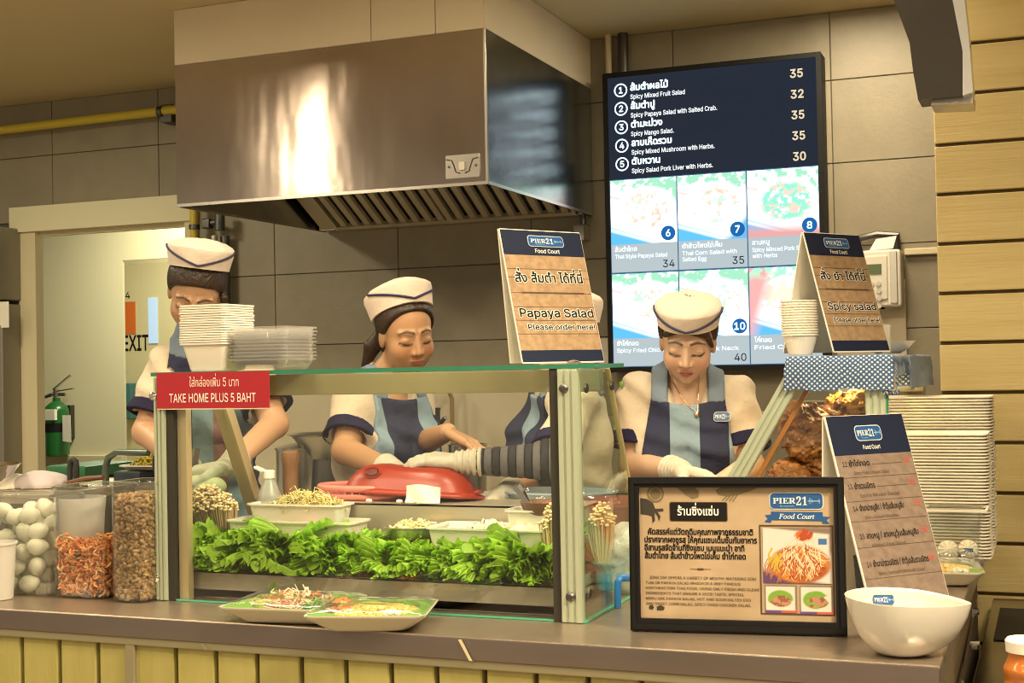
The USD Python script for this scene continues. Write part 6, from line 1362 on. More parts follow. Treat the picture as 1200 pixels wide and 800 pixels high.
def person(label, base, yaw, J, skin, lips, cap_kw={}, hair_kw={}, stripe='apron_stripes', face=True, seed=0, head_s=1.0, gloves=(), striped=None, apron=True, hands=('L', 'R'), sleeve=.72, sr=.072):
    t = thing('person', label, 'person', (base[0], base[1], KFZ), yaw)
    J = {k: np.array(v, float) for k, v in J.items()}
    B = np.array([[math.cos(yaw), math.sin(yaw), 0], [math.sin(yaw), -math.cos(yaw), 0], [0, 0, 1.0]])   # rows: side, front (local -y), up
    pel, nk = J['pelvis'], J['neck']; up = unit(nk - pel); H = np.linalg.norm(nk - pel); fr = B[1] - up * (B[1] @ up); fr = unit(fr); sd_ = np.cross(fr, up); BR = np.stack([sd_, fr, up]).astype(np.float32)
    hc, hf, hu = J['head'], J['face'], J.get('hup', np.array((0, 0, 1.0)))
    fh, R = head_sdf(hc, hf, hu, head_s)
    jaw = hc + np.array((0, -.030, -.07)) @ R * head_s
    k = H / .46
    def torso(P, g=0.0):
        q = (P - np.float32(pel)) @ BR.T; qa = q.copy(); qa[:, 0] = np.abs(qa[:, 0])
        d = sd_ell(q, (0, 0, 0), (.162 + g, .112 + g, .13 + g)); d = smin(d, sd_ell(q, (0, .002, .17 * k), (.126 + g, .094 + g, .15 + g)), .06)
        d = smin(d, sd_ell(q, (0, .004, .31 * k), (.148 + g, .100 + g, .14 + g)), .05); d = smin(d, np.linalg.norm(qa - np.float32((.064, .078, .29 * k)), axis=1) - .056 - g, .04)
        d = smin(d, sd_cap(P, J['shR'], J['shL'], .048 + g, .048 + g), .05); return smin(d, sd_cap(P, nk - up * .03, nk + up * .02, .062 + g, .050 + g), .04)
    def body(P):
        d = torso(P); d = smin(d, sd_cap(P, nk, jaw, .051, .047), .03)
        for s in 'RL': d = smin(d, sd_cap(P, J['sh' + s], J['el' + s], .046, .037), .03); d = smin(d, sd_cap(P, J['el' + s], J['wr' + s], .0385, .0245), .012)
        return d
    HF = {}
    for s in 'RL':
        if 'hd' + s in J: HF[s] = hand_sdf(J['wr' + s], J['hd' + s], J['pn' + s], J['th' + s], float(J['cu' + s]) if 'cu' + s in J else .45)
    pts = np.array([J[k_] for k_ in ('neck', 'shR', 'shL', 'elR', 'elL', 'wrR', 'wrL')] + [pel + (-.17, -.12, -.1), pel + (.17, .12, 0)]); lo, hi = pts.min(0) - .09, pts.max(0) + .07
    hi[2] = max(hi[2], jaw[2] + .05)
    ms = [snet(lambda P: smin(body(P), fh(P), .02), lo, hi, .006)]
    hl, hh = hc - .135 * head_s, hc + .135 * head_s
    ms.append(snet(lambda P: smin(fh(P), sd_cap(P, nk, jaw, .051, .047), .025), hl, hh, .0023 if face else .005))
    for s, (f_, a, b) in HF.items(): ms.append(snet(f_, a, b, .003))
    out = None
    try:
        mf = [m3.Manifold(m3.Mesh(np.asarray(m_.vertices, np.float32), np.asarray(m_.faces, np.uint32))) for m_ in ms]
        if all(not q.is_empty() for q in mf):
            u_ = mf[0]
            for q in mf[1:]: u_ = u_ + q
            o_ = u_.to_mesh(); out = trimesh.Trimesh(o_.vert_properties[:, :3], o_.tri_verts, process=False)
    except Exception: out = None
    if out is None: out = cat_(*ms)
    C = face_colour(out.vertices, hc, R, head_s, skin, lips) if face else np.tile(np.array(skin), (len(out.vertices), 1))
    obj('body', out, 'skin', t, smooth=True, col=C)
    # shirt with short sleeves and dark cuffs
    cuffs, inn = [], []
    SR = {s: (J['sh' + s], J['sh' + s] + (J['el' + s] - J['sh' + s]) * sleeve, unit(J['el' + s] - J['sh' + s])) for s in 'RL'}
    def wr(P): return .016 * (meshkit.fbm(P * 11.0 + seed, 3, seed).astype(np.float32) - .5) + .005 * np.sin(P[:, 2] * 48 + P[:, 0] * 22 + 11 * meshkit.noise(P * 7.0, seed).astype(np.float32))
    def sleeve_sd(P, s, g=0.0): a, b, dn = SR[s]; return sd_cap(P, a, b + dn * .03, .053 + g, sr + g)
    def shirt0(P):
        d = torso(P, .016)
        for s in 'RL': d = smin(d, smax(sleeve_sd(P, s), (P - np.float32(SR[s][1])) @ np.float32(SR[s][2]), .004), .035)
        return d
    def shirt(P):
        d = shirt0(P) + wr(P)
        for s in 'RL': a, b, dn = SR[s]; d = np.maximum(d, -sd_cap(P, b - dn * .04, b + dn * .05, min(.044, sr - .017), sr - .015))
        d = np.maximum(d, -sd_cap(P, nk + up * .035 + fr * .02, jaw, .064, .070)); d = smax(d, -sd_ell(P, nk + fr * .085 + up * .01, (.05, .05, .06)), .01)
        return np.maximum(d, -((P - np.float32(pel)) @ np.float32(up)) - .09)
    plo = np.array([SR['R'][1], SR['L'][1], J['shR'], J['shL'], pel + (-.19, -.15, -.1), pel + (.19, .15, 0), nk]); sh_m = snet(shirt, plo.min(0) - .10, plo.max(0) + .09, .006)
    obj('shirt', sh_m, 'shirt', t, smooth=True)
    for s in 'RL':
        a, b, dn = SR[s]
        def cf(P): x = (P - np.float32(b)) @ np.float32(dn); return np.maximum.reduce([sleeve_sd(P, s, .004) + wr(P) * .5, x - .006, -x - .030, -sd_cap(P, b - dn * .1, b + dn * .1, sr - .0185, sr - .0125)])
        obj('sleeve_cuff', snet(cf, b - .11, b + .11, .004), 'cuff', t, smooth=True)
    if apron:
        def loc(P): return (P - np.float32(pel)) @ BR.T
        def shell(P): d = shirt0(P) + wr(P); return np.maximum(d - .011, -(d + .002))
        def bib(P): q = loc(P); w = np.interp(q[:, 2], [-.1, .12, .22 * k, .33 * k, .45 * k], [.185, .168, .140, .118, .098]).astype(np.float32); return np.maximum.reduce([shell(P), np.abs(q[:, 0]) - w, .015 - q[:, 1], q[:, 2] - (.432 * k + 2.0 * q[:, 0] ** 2), -q[:, 2] - .09])
        pb = np.array([pel + (-.2, -.2, -.1), pel + (.2, .2, 0), nk]); ab = snet(bib, pb.min(0) - .03, pb.max(0) + .03, .006); obj('apron', ab, stripe, t, smooth=True)
        for sg in (-1, 1):
            def strap(P): q = loc(P); return np.maximum.reduce([shell(P) - .001, np.abs(q[:, 0] - sg * .076) - .0225, -(q[:, 2] - .435 * k)])
            obj('apron_strap', snet(strap, pb.min(0) - .09, pb.max(0) + (.09, .09, .12), .006), 'strap', t, smooth=True)
    else: ab = sh_m
    # trousers and shoes
    hipc = pel - up * .05; ms = []
    ft = np.array((pel[0], pel[1], KFZ)); rows = []
    for sg in (-1, 1):
        h_ = hipc + B[0] * sg * .085; kn = np.array((ft[0], ft[1], 0)) + B[0] * sg * .09 + B[1] * .02 + (0, 0, .52); an = np.array((ft[0], ft[1], 0)) + B[0] * sg * .09 - B[1] * .02 + (0, 0, KFZ + .09); rows.append((h_, kn, an))
    def trs(P):
        D = sd_ell((P - np.float32(hipc)) @ BR.T, (0, 0, 0), (.168, .118, .13))
        for h_, kn, an in rows: D = smin(D, smin(sd_cap(P, h_, kn, .092, .066), sd_cap(P, kn, an, .066, .056), .03), .03)
        return D
    obj('trousers', snet(trs, np.array((pel[0] - .25, pel[1] - .25, KFZ + .03)), pel + (.25, .25, .10), .014), 'trousers', t, smooth=True)
    for h_, kn, an in rows:
        c_ = an + B[1] * .06; c_[2] = KFZ + .045
        obj('shoe', snet(lambda P: np.maximum(sd_ell((P - np.float32(c_)) @ np.stack([B[0], B[1], B[2]]).T.astype(np.float32), (0, 0, 0), (.045, .125, .07)), KFZ + .002 - P[:, 2]), c_ - .14, c_ + .14, .01), 'shoe', t, smooth=True)
    # gloves
    for s in gloves:
        f_, a, b = HF[s]; w = J['wr' + s]; dn = unit(w - J['el' + s])
        gl = snet(lambda P: smin(f_(P) - .0030 + .0025 * (meshkit.fbm(P * 90.0, 2, 5).astype(np.float32) - .5), np.maximum(sd_cap(P, w - dn * .055, w, .036, .028) + .0035 * np.sin(((P - np.float32(w)) @ np.float32(dn)) * 420), -((P - np.float32(w)) @ np.float32(dn)) - .055), .012), np.minimum(a, w - .10), np.maximum(b, w + .10), .0034)
        obj('glove', gl, 'glove', t, smooth=True, label='pale translucent disposable glove')
    if striped:
        s, n_ = striped; e_, w = J['el' + s], J['wr' + s]; sh_ = J['sh' + s]; dn = unit(w - e_); L_ = np.linalg.norm(w - e_); m1 = e_ + (sh_ - e_) * .14
        def arm(P): return smin(sd_cap(P, e_, w, .049, .0295), sd_cap(P, e_, m1, .050, .055), .02)
        T0 = L_ - .040; nb = n_; bw = (T0 + .05) / nb
        for q in range(nb):
            hi_ = T0 - q * bw; lo_ = hi_ - bw; last = q == nb - 1
            def band(P): x = (P - np.float32(e_)) @ np.float32(dn); return np.maximum.reduce([arm(P), x - hi_, (lo_ - x) if not last else -np.ones(len(P), np.float32), -sd_cap(P, e_, w, .034, .021)])
            c_ = e_ + dn * (hi_ + lo_) / 2; rr = .085 if not last else .14
            obj('arm_sleeve_band', snet(band, c_ - rr, c_ + rr, .0045), 'black_stripe' if q % 2 == 0 else 'grey_stripe', t, smooth=True)
    # hair and cap
    def hair(P):
        q = ((P - np.float32(hc)) @ R.T.astype(np.float32)) / head_s; z = q[:, 2]
        yb = np.interp(z, hair_kw.get('z', [-.10, -.05, -.02, .02, .05, .066, .10]), hair_kw.get('y', [-.045, -.022, -.006, .018, .034, .052, .13])).astype(np.float32)
        g = hair_kw.get('g', .009); d = sd_ell(q, (0, -.018, .032), (.074 + g, .090 + g, .081 + g)); d = smin(d, sd_ell(q, (0, -.055, -.035), (.058 + g, .040 + g, .055)), .02)
        an = np.arctan2(q[:, 0], -q[:, 1] + .02); d = d + .0011 * np.sin(an * 64 + 6 * np.sin(z * 40))
        d = smax(d, q[:, 1] - yb, .008)
        for a, b, ra, rb in hair_kw.get('locks', ()): d = smin(d, sd_cap(q, a, b, ra, rb), .008)
        return d * head_s
    obj('hair', snet(hair, hc - .20 * head_s, hc + .15 * head_s, .0032), 'hair', t, smooth=True)
    cm, pipe_ = cap_mesh(hc, R, head_s, seed=seed, **cap_kw); cp = obj('cap', cm, 'cap_cloth', t, smooth=50); obj('cap_piping', pipe_, 'navy_trim', cp, smooth=60)
    return t, out, sh_m, ab, R
def apron_mat(name, stops, offs=0.0):
    n = {'tc': ('texture_coordinate', {}), 'sx': ('separate_xyz', {}), 'mr': ('map_range', {'from_min': -.20, 'from_max': .20, 'to_min': 0., 'to_max': 1., 'clamp': True}), 'r': ('rgb_ramp', {'ramp': stops, 'interpolate': False}), 'p': ('principled_bsdf', {'roughness': .85}),
         'nn': ('noise_texture', {'scale': 40.0, 'detail': 3.0}), 'bp': ('bump', {'strength': 1.0, 'distance': .003})}
    l = [('tc.object', 'sx.vector'), ('sx.x', 'mr.value'), ('mr.result', 'r.fac'), ('r.color', 'p.base_color'), ('tc.object', 'nn.vector'), ('nn.fac', 'bp.height'), ('bp.normal', 'p.normal')]
    MATS[name] = usdkit.material(stage, '/World/Looks/' + name, n, l, surface='p.BSDF')
NV, LB = (.020, .026, .065), (.22, .32, .40)
def st_(xs_): return [((x + .20) / .40, c) for x, c in xs_]
apron_mat('apron_right', st_([(-.20, NV), (-.062, LB), (.016, NV), (.092, LB), (.125, NV)]))
apron_mat('apron_left', st_([(-.20, NV), (-.108, LB), (-.05, (.30, .12, .15)), (-.010, LB), (.062, NV), (.135, LB)]))
apron_mat('apron_mid', st_([(-.20, LB), (-.10, NV), (.02, LB), (.08, NV)]))
M('strap', (.17, .23, .31), .85, bump=(80, .001)); M('navy_trim', (.030, .030, .085), .7)
CAMDIR = lambda p: unit(np.array((-p[0], -p[1], 0)))
def down(d, deg): d = unit(np.array((d[0], d[1], 0))); a = math.radians(deg); return np.array((d[0] * math.cos(a), d[1] * math.cos(a), -math.sin(a)))
def turn(d, deg): a = math.radians(deg); return np.array((d[0] * math.cos(a) - d[1] * math.sin(a), d[0] * math.sin(a) + d[1] * math.cos(a), 0))
def yaw_of(d): return math.atan2(d[0], -d[1])        # local -y turned to d
def upof(f, roll=0.0):
    u = np.array((0, 0, 1.0)); u = unit(u - f * (u @ f)); s = np.cross(f, u); return u * math.cos(roll) + s * math.sin(roll)
SK1, SK2, SK3 = (.66, .44, .31), (.50, .285, .155), (.55, .33, .20)

# --- the worker at the right, below the menu screen
hc = at(806, 398, Y=3.55); cd_ = CAMDIR(hc); fdir = down(turn(cd_, -4), 27); nk = at(806, 456, Y=3.63)
J = dict(head=hc, face=fdir, hup=upof(fdir, -.06), neck=nk, pelvis=at(806, 640, Y=3.68), shR=at(751, 463, Y=3.62), shL=at(858, 466, Y=3.66), elR=at(741, 545, Y=3.56), elL=at(880, 548, Y=3.60), wrR=at(796, 551, Y=3.34), wrL=at(845, 566, Y=3.36),
         hdR=(1, -.35, -.15), pnR=(0, -.25, -1), thR=-1, cuR=.35, hdL=(-1, -.3, -.1), pnL=(0, -.2, -1), thL=1, cuL=.35)
J['pelvis'][2] = nk[2] - .46
yw = yaw_of(cd_)
tR, bR, sR, aR, RR = person('person in cream cap and navy striped apron looking down below the menu screen', (nk[0], J['pelvis'][1]), yw, J, SK1, (.50, .17, .15), head_s=.97, cap_kw=dict(tilt=.10, tall=.80, cz=.052), hair_kw=dict(locks=[((-.05, .055, .055), (-.068, .045, .005), .010, .006), ((.01, .075, .066), (-.05, .060, .045), .010, .010), ((.02, .075, .064), (.058, .055, .040), .009, .008)]), stripe='apron_right', seed=3, gloves=('R',))
def decal(mesh_, px, py, w, h_, parts_, parent, lift=.003):
    p, n = pick(mesh_, px, py, lift); n = unit(n); n = unit(n + .3 * CAMDIR(p)); u = unit(np.cross((0, 0, 1), n)); v = np.cross(n, u)
    for nm, g, m_, off in parts_:
        q = flat(g); q.apply_transform(frame_of(p + n * off, u, v)); obj(nm, q, m_, parent, smooth=False)
def logo_parts(w, h_, fine=False):
    r = rrect(w, h_, h_ * .28); P_ = fit_poly(serif('PIER'), -w * .43, -h_ * .16, w * .42, h_ * .36, font='serif'); N_ = fit_poly(serif('21'), w * .0, -h_ * .24, w * .20, h_ * .50, font='serif'); x = w * .22
    mark = unary_union([LineString([(x, 0), (w * .43, 0)]).buffer(h_ * .03), LineString([(x + w * .03, -h_ * .16), (x + w * .03, h_ * .16)]).buffer(h_ * .02), LineString([(x + w * .07, -h_ * .10), (x + w * .07, h_ * .10)]).buffer(h_ * .02), LineString([(w * .42, -h_ * .12), (w * .42, h_ * .12)]).buffer(h_ * .02)])
    sub = fit_poly('Bangkok', -w * .30, -h_ * .34, w * .26, h_ * .10, tol=1.0)
    return [('logo_edge', r, 'logo_line', 0), ('logo_field', r.buffer(-h_ * .06), 'logo_blue', .0005), ('logo_lettering', unary_union([P_, N_]), 'white_ink', .0010), ('logo_mark', unary_union([mark, sub]), 'logo_sky', .0010)]
M('logo_sky', (.22, .42, .58), .5)
decal(aR, 846, 488, .045, .03, logo_parts(.044, .028), tR, .006)
ch_ = [(783, 432), (789, 448), (797, 463), (808, 476), (817, 484), (818, 470), (819, 452), (819, 440)]
both = cat_(bR, sR, aR); pts = [pick(both, *p, lift=.004)[0] for p in ch_]
obj('necklace', tube(np.array(pts), .0016, 6), 'necklace', tR, smooth=True); p = pick(both, 817, 485, lift=.006)[0]
obj('pendant', T(lathe([(0, -.008), (.006, -.006), (.008, 0), (.005, .006), (0, .007)], 12), *p), 'necklace', tR)
p, n = pick(sR, 728, 450, .003); obj('leaf_scrap', T(trimesh.creation.icosphere(1, 1.0).apply_transform(np.diag([.006, .003, .009, 1])), *p), 'lime_leaf', None, label='tiny green leaf scrap stuck to the sleeve below the menu screen', cat='leaf')

# --- the worker in the middle, cap pushed back, looking to the right
hc = at(476, 389, Y=3.46); cd_ = CAMDIR(hc); fdir = down(turn(cd_, 24), 20); nk = at(452, 452, Y=3.50)
bd_ = turn(cd_, 38)
J = dict(head=hc, face=fdir, hup=upof(fdir, .10), neck=nk, pelvis=at(440, 640, Y=3.52), shR=at(418, 468, Y=3.40), shL=at(483, 470, Y=3.62), elR=at(405, 528, Y=3.30), elL=at(492, 520, Y=3.56), wrR=at(462, 552, Y=3.12), wrL=at(525, 506, Y=3.34),
         hdR=(.9, -.3, -.2), pnR=(0, 0, -1), thR=-1, cuR=.35, hdL=(.95, -.12, -.42), pnL=(-.3, -.1, -1), thL=1, cuL=.28)
J['pelvis'][2] = nk[2] - .48
tM, bM, sM, aM, RM = person('person in puffy white cap looking down to the right behind the glass case', (nk[0], J['pelvis'][1]), yaw_of(bd_), J, SK2, (.46, .17, .12), cap_kw=dict(tilt=.66, tall=1.0, puff=1.04, cz=.046, cyo=-.034), hair_kw=dict(z=[-.10, -.05, -.02, .02, .05, .075, .10], y=[-.045, -.022, -.006, .022, .038, .052, .075], locks=[((.03, -.085, -.03), (.062, -.10, -.072), .026, .024), ((.062, -.10, -.072), (.085, -.095, -.13), .024, .012)]), stripe='apron_mid', seed=11, gloves=('R',))
# --- the worker hidden by the papaya sign, with a striped arm guard
hc = at(657, 402, Y=3.42); cd_ = CAMDIR(hc); fdir = down(turn(cd_, -45), 30); nk = at(668, 448, Y=3.47); bd_ = turn(cd_, -68)
J = dict(head=hc, face=fdir, hup=upof(fdir), neck=nk, pelvis=at(666, 640, Y=3.52), shR=at(650, 470, Y=3.60), shL=at(672, 470, Y=3.35), elR=at(628, 560, Y=3.42), elL=at(649, 540, Y=3.17), wrR=at(592, 580, Y=3.16), wrL=at(540, 541, Y=3.10),
         hdL=(-1, -.1, .08), pnL=(0, .15, -1), thL=-1, cuL=.30, hdR=(-1, -.2, -.12), pnR=(0, -.1, -1), thR=1, cuR=.3)
J['pelvis'][2] = nk[2] - .47
tS, bS, sS, aS, RS = person('person mostly hidden by the papaya salad sign, one arm in a grey striped guard', (nk[0], J['pelvis'][1]), yaw_of(bd_), J, SK3, (.5, .2, .17), cap_kw=dict(tilt=.55, cyo=-.04, puff=1.05, cz=.046), stripe='apron_mid', seed=19, face=False, gloves=('L', 'R'), striped=('L', 12), sleeve=.86, sr=.064)
# --- the worker at the left, bent over behind the foam boxes
hc = at(230, 341, Y=3.20); cd_ = CAMDIR(hc); fdir = down(turn(cd_, -8), 40); nk = at(240, 398, Y=3.30)
J = dict(head=hc, face=fdir, hup=upof(fdir, -.17), neck=nk, pelvis=at(243, 640, Y=3.42), shR=at(199, 430, Y=3.26), shL=at(292, 420, Y=3.30), elR=at(171, 506, Y=3.18), elL=at(322, 497, Y=3.24), wrR=at(203, 535, Y=3.00), wrL=at(268, 546, Y=2.99),
         hdR=(.8, -.35, -.28), pnR=(.3, 0, -1), thR=-1, cuR=.5, hdL=(-.95, -.2, -.12), pnL=(-.2, 0, -1), thL=1, cuL=.5)
J['pelvis'][2] = nk[2] - .50
tL, bL, sL, aL, RL = person('person bending forward behind the stacked foam boxes at the left', (nk[0], J['pelvis'][1]), yaw_of(cd_), J, SK3, (.5, .2, .17), cap_kw=dict(tilt=.62, tall=.9, puff=1.0, cz=.060, cyo=-.034), hair_kw=dict(z=[-.10, -.05, -.02, .02, .045, .058, .09], y=[-.045, -.022, -.002, .026, .044, .060, .090], g=.009, locks=[((-.078, .03, .01), (-.096, .040, -.06), .012, .003)]), stripe='apron_left', seed=27, gloves=('R', 'L'), sleeve=.74)
# ================================================================= signs and the branded bowl
def board(name, label, P0, a, t, w, h_, th, mat, drop=0.0):
    u = np.array((math.cos(a), math.sin(a), 0)); n = np.array((-math.sin(a), math.cos(a), 0)); v = n * math.sin(t) + np.array((0, 0, math.cos(t))); P0 = np.array(P0, float) - v * drop; N = np.cross(u, v)
    g = thing(name, label, 'sign', P0); 
    def put(nm, poly, m_, off, parent=None, thick=0):
        q = extrude(poly, thick) if thick else flat(poly); q.apply_transform(frame_of(P0 + N * off, u, v)); return obj(nm, q, m_, parent or g, smooth=False)
    put('board', rrect(w, h_, .004).buffer(0) if 0 else affinity.translate(rrect(w, h_, .004), w / 2, h_ / 2), mat, -th, thick=th)
    return g, put, P0, u, v, n, N
def moved(parts_, x, y): return [(nm, affinity.translate(g, x, y), m_, o) for nm, g, m_, o in parts_]
def tent(name, label, P0, a, t, w, h_, lines, drop, back):
    g, put, P, u, v, n, N = board(name, label, P0, a, t, w, h_, .003, 'white_plastic', drop); H = h_
    put('wood_print', sbox(.002, H * .085, w - .001, H * .83), 'wood_print', .0003); put('top_band', sbox(.002, H * .805, w - .001, H - .002), 'sign_navy', .0005); put('bottom_band', sbox(.002, .003, w - .001, H * .095), 'sign_navy', .0005)
    seams = unary_union([sbox(.002, H * y - .0006, w - .001, H * y + .0006) for y in (.70, .635, .52, .415, .315, .215)]); put('plank_lines', seams, 'seam_brown', .0006)
    put('rule', sbox(w * .14, H * .515, w * .90, H * .527), 'seam_brown', .0008)
    for nm, q, m_, o in moved(logo_parts(w * .44, H * .085), w * .54, H * .915): put(nm, q, m_, .001 + o)
    put('lettering', fit_poly('Food Court', w * .54, H * .825, w * .30, H * .030, bold=1, align='c'), 'white_ink', .001)
    for s, x, y, ww, hh, f_, b in lines:
        q = fit_poly(s, w * x, H * y, w * ww, H * hh, bold=b, font=f_, align='c'); put('lettering_edge', q.buffer(.0014, quad_segs=2), 'white_ink', .0009); put('lettering', q, 'ink', .0014)
    # the back leaf of the folded card
    top = P + v * H; tl, tr_ = top - N * .004, top + u * w - N * .004; bl = P + n * back - N * .004; bl[2] = P[2] + .001
    obj('back_leaf', slab_of(np.array([[tl, tl + u * w], [bl, bl + u * w]]), .003), 'white_plastic', g, smooth=False)
    return g
tent('papaya_salad_sign', 'tilted wood-print sign reading Papaya Salad, Please order here!', at(611, 419, Y=2.665), math.radians(57.8), math.radians(14.7), .2255, .291 + .013, [
    ('สั่ง ส้มตำ ได้ที่นี่', .50, .600, .83, .070, 'thai', 2), ('Papaya Salad', .52, .340, .90, .062, 'inter', 2), ('Please order here!', .55, .245, .82, .042, 'inter', 2)], .013, .04)
tent('spicy_salad_sign', 'tilted wood-print sign reading Spicy salad on the chicken case', at(976, 408, Y=3.2), math.radians(57.2), math.radians(16.7), .200, .292 + .010, [
    ('สั่ง ยำ ได้ที่นี่', .50, .600, .80, .066, 'thai', 2), ('Spicy salad', .52, .350, .86, .058, 'inter', 2), ('Please order here!', .55, .245, .82, .040, 'inter', 2)], .010, .155)
# tall menu board
v_ = 2.86 / 2.9; P0 = at(1020, 712, Y=2.86); dz = P0[2] - CZ - .003; t_ = math.radians(18.64)
g, put, P, u, v, n, N = board('tilted_menu_board', 'tall tilted menu board listing dishes 12 to 16 behind the white bowl', P0, math.radians(48.4), t_, .2201 * v_, .4169 * v_ + dz / math.cos(t_), .004, 'white_plastic', dz / math.cos(t_))
w, H = .2201 * v_, .4169 * v_ + dz / math.cos(t_); H0 = dz / math.cos(t_); HH = H - H0
def yy(f): return H - HH * f
put('wood_print', sbox(.003, .002, w - .001, yy(.17)), 'wood_print_grey', .0003); put('top_band', sbox(.003, yy(.215), w - .001, H - .001), 'sign_navy', .0005)
put('plank_lines', unary_union([sbox(.003, yy(f) - .0006, w - .001, yy(f) + .0006) for f in (.335, .46, .565, .70, .86)]), 'seam_brown', .0006)
for nm, q, m_, o in moved(logo_parts(w * .34, HH * .085), w * .50, yy(.10)): put(nm, q, m_, .001 + o)
put('lettering', fit_poly('Food Court', w * .50, yy(.187), w * .22, HH * .022, bold=1, align='c'), 'white_ink', .001)
items = [(.275, '12', 'ยำไก่ทอด', .26, '40', 'Spicy Fried Chicken Salad', .44), (.395, '13', 'ยำรวมมิตร', .26, '35', 'Spicy Mixed Salad', .50), (.510, '14', 'ยำมาม่าหมูสับ / ยำวุ้นเส้นหมูสับ', .56, '35', 'Spicy Instant Noodles', .42), (.655, '15', 'ลาบหมู / ลาบหมูวุ้นเส้นหมูสับ', .66, '35', 'Minced Pork Salad', .42), (.800, '16', 'ยำมาม่ารวมมิตร / ยำวุ้นเส้นรวมมิตร', .70, '45', 'Spicy Seafood Vermicelli Salad', .58)]
for f, no, th_s, ww, pr, en, we in items:
    put('lettering', fit_poly(no, w * .08, yy(f), w * .055, HH * .026, align='l'), 'ink', .001); put('lettering', fit_poly(th_s, w * .16, yy(f), w * ww, HH * .030, bold=2, font='thai'), 'ink', .001)
    put('lettering', fit_poly(pr, w * .90, yy(f) + .003, w * .08, HH * .026, bold=1, align='c'), 'red_ink', .001); put('lettering', fit_poly(en, w * .20, yy(f + .045), w * we, HH * .017), 'seam_brown', .001)
    if ww < .4: put('rule', sbox(w * .45, yy(f) + .002, w * .84, yy(f) + .003), 'seam_brown', .001)
bl = P + n * .16; obj('back_leaf', slab_of(np.array([[P + v * H - N * .006, P + v * H + u * w - N * .006], [bl - N * .0, bl + u * w]]), .003), 'white_plastic', g, smooth=False)
q0, q1 = at(1000, 651, Y=2.97), at(1007, 651, Y=2.97); q2, q3 = at(1004, 692, Y=2.92), at(1014, 690, Y=2.92)
obj('black_card', cat_(slab_of(np.array([[q0, q1], [q2, q3]]), .006), beam(q2 + (0.004, 0, 0), (q2[0] + .004, 2.93, CZ + .001), .01, .006)), 'black', None, smooth=False, label='small black stand leaning between the framed poster and the tilted menu board', cat='stand')

# framed poster on the counter
fa, ft_ = .1429, .0297; fw, fh = .4186, .3028
g, put, P, u, v, n, N = board('framed_poster', 'black framed stall poster with food photographs standing on the counter', (-.7958, 2.5996, .8815), fa, ft_, fw, fh, .012, 'black')
bw = .020
fr_ = sbox(0, 0, fw, fh).difference(sbox(bw, bw + .004, fw - bw, fh - bw))
m_ = extrude(fr_, .012); m_.apply_transform(frame_of(P, u, v)); obj('frame', m_, 'black_frame', g, smooth=False)
m_ = extrude(sbox(.004, .004, fw - .004, fh - .004).difference(sbox(.012, .014, fw - .012, fh - .012)), .004); m_.apply_transform(frame_of(P + N * .012, u, v)); obj('frame_bead', m_, 'black_frame', g, smooth=False)
obj('foot', cat_(beam(P + u * .09 - N * .012 + v * .01, P + u * .09 - N * .10, .03, .004)), 'black', g, smooth=False)
x0, x1, y0, y1 = bw, fw - bw, bw + .004, fh - bw; W_, H_ = x1 - x0, y1 - y0
def XY(px, py): return x0 + W_ * (px - 72) / (990 - 72), y1 - H_ * (py - 72) / (712 - 72)      # positions read off the poster itself
put('poster_print', sbox(x0, y0, x1, y1), 'poster', .001)
a, b = XY(222, 147), XY(492, 235); put('title_panel_edge', affinity.translate(rrect(b[0] - a[0] + .003, a[1] - b[1] + .003, .004), (a[0] + b[0]) / 2, (a[1] + b[1]) / 2), 'seam_brown', .0016); put('title_panel', affinity.translate(rrect(b[0] - a[0], a[1] - b[1], .003), (a[0] + b[0]) / 2, (a[1] + b[1]) / 2), 'ink', .0020)
c = XY(355, 208); put('lettering', fit_poly('ร้านซิ่งแซ่บ', c[0], c[1], W_ * .215, .0165, bold=2, font='thai', align='c'), 'white_ink', .0025)
for k, (s, xa, xb) in enumerate((('คัดสรรค์แต่วัตถุดิบคุณภาพจากธรรมชาติ', 112, 614), ('ปราศจากผงชูรส ให้คุณแซบเต็มชั้นกับอาหาร', 95, 632), ('อีสานรสจัดจ้านที่ซิ่งแซบ เมนูแนะนำ อาทิ', 95, 572), ('ส้มตำไทย ส้มตำข้าวโพดไข่เค็ม ยำไก่ทอด', 95, 578))):
    q = XY(xa, 303 + k * 39); put('lettering', fit_poly(s, q[0], q[1], W_ * (xb - xa) / 918, .0118, bold=3, font='thai', tol=.8), 'ink', .0020)
for k, (s, xa, xb) in enumerate((('ZING ZAP OFFERS A VARIETY OF MOUTH-WATERING SOM', 118, 622), ('TUM OR PAPAYA SALAD WHICH IS A VERY FAMOUS', 97, 550), ('NORTHEASTERN THAI FOOD, USING ONLY FRESH AND CLEAN', 97, 636), ('INGREDIENTS THAT ENSURE A GOOD TASTE. SPECIAL', 97, 566), ('MENU ARE PAPAYA SALAD, HOT AND SOUR SALTED EGG', 97, 598), ('AND SWEET CORN SALAD, SPICY FRIED CHICKEN SALAD.', 97, 598))):
    q = XY(xa, 520 + k * 25.5); put('lettering', fit_poly(s, q[0], q[1], W_ * (xb - xa) / 918, .0052, bold=1, tol=1.2), 'ink_brown', .0020)
q = XY(362, 470); put('ornament', unary_union([affinity.translate(Point(0, 0).buffer(.006).intersection(sbox(-.01, -.0018, .01, .0018)), *q), LineString([(q[0] - .02, q[1]), (q[0] + .02, q[1])]).buffer(.0005)]), 'ink_brown', .0020)
a, b = XY(692, 95), XY(944, 178)
for nm, q, m_, o in moved(logo_parts(b[0] - a[0], a[1] - b[1]), (a[0] + b[0]) / 2, (a[1] + b[1]) / 2): put(nm, q, m_, .0020 + o)
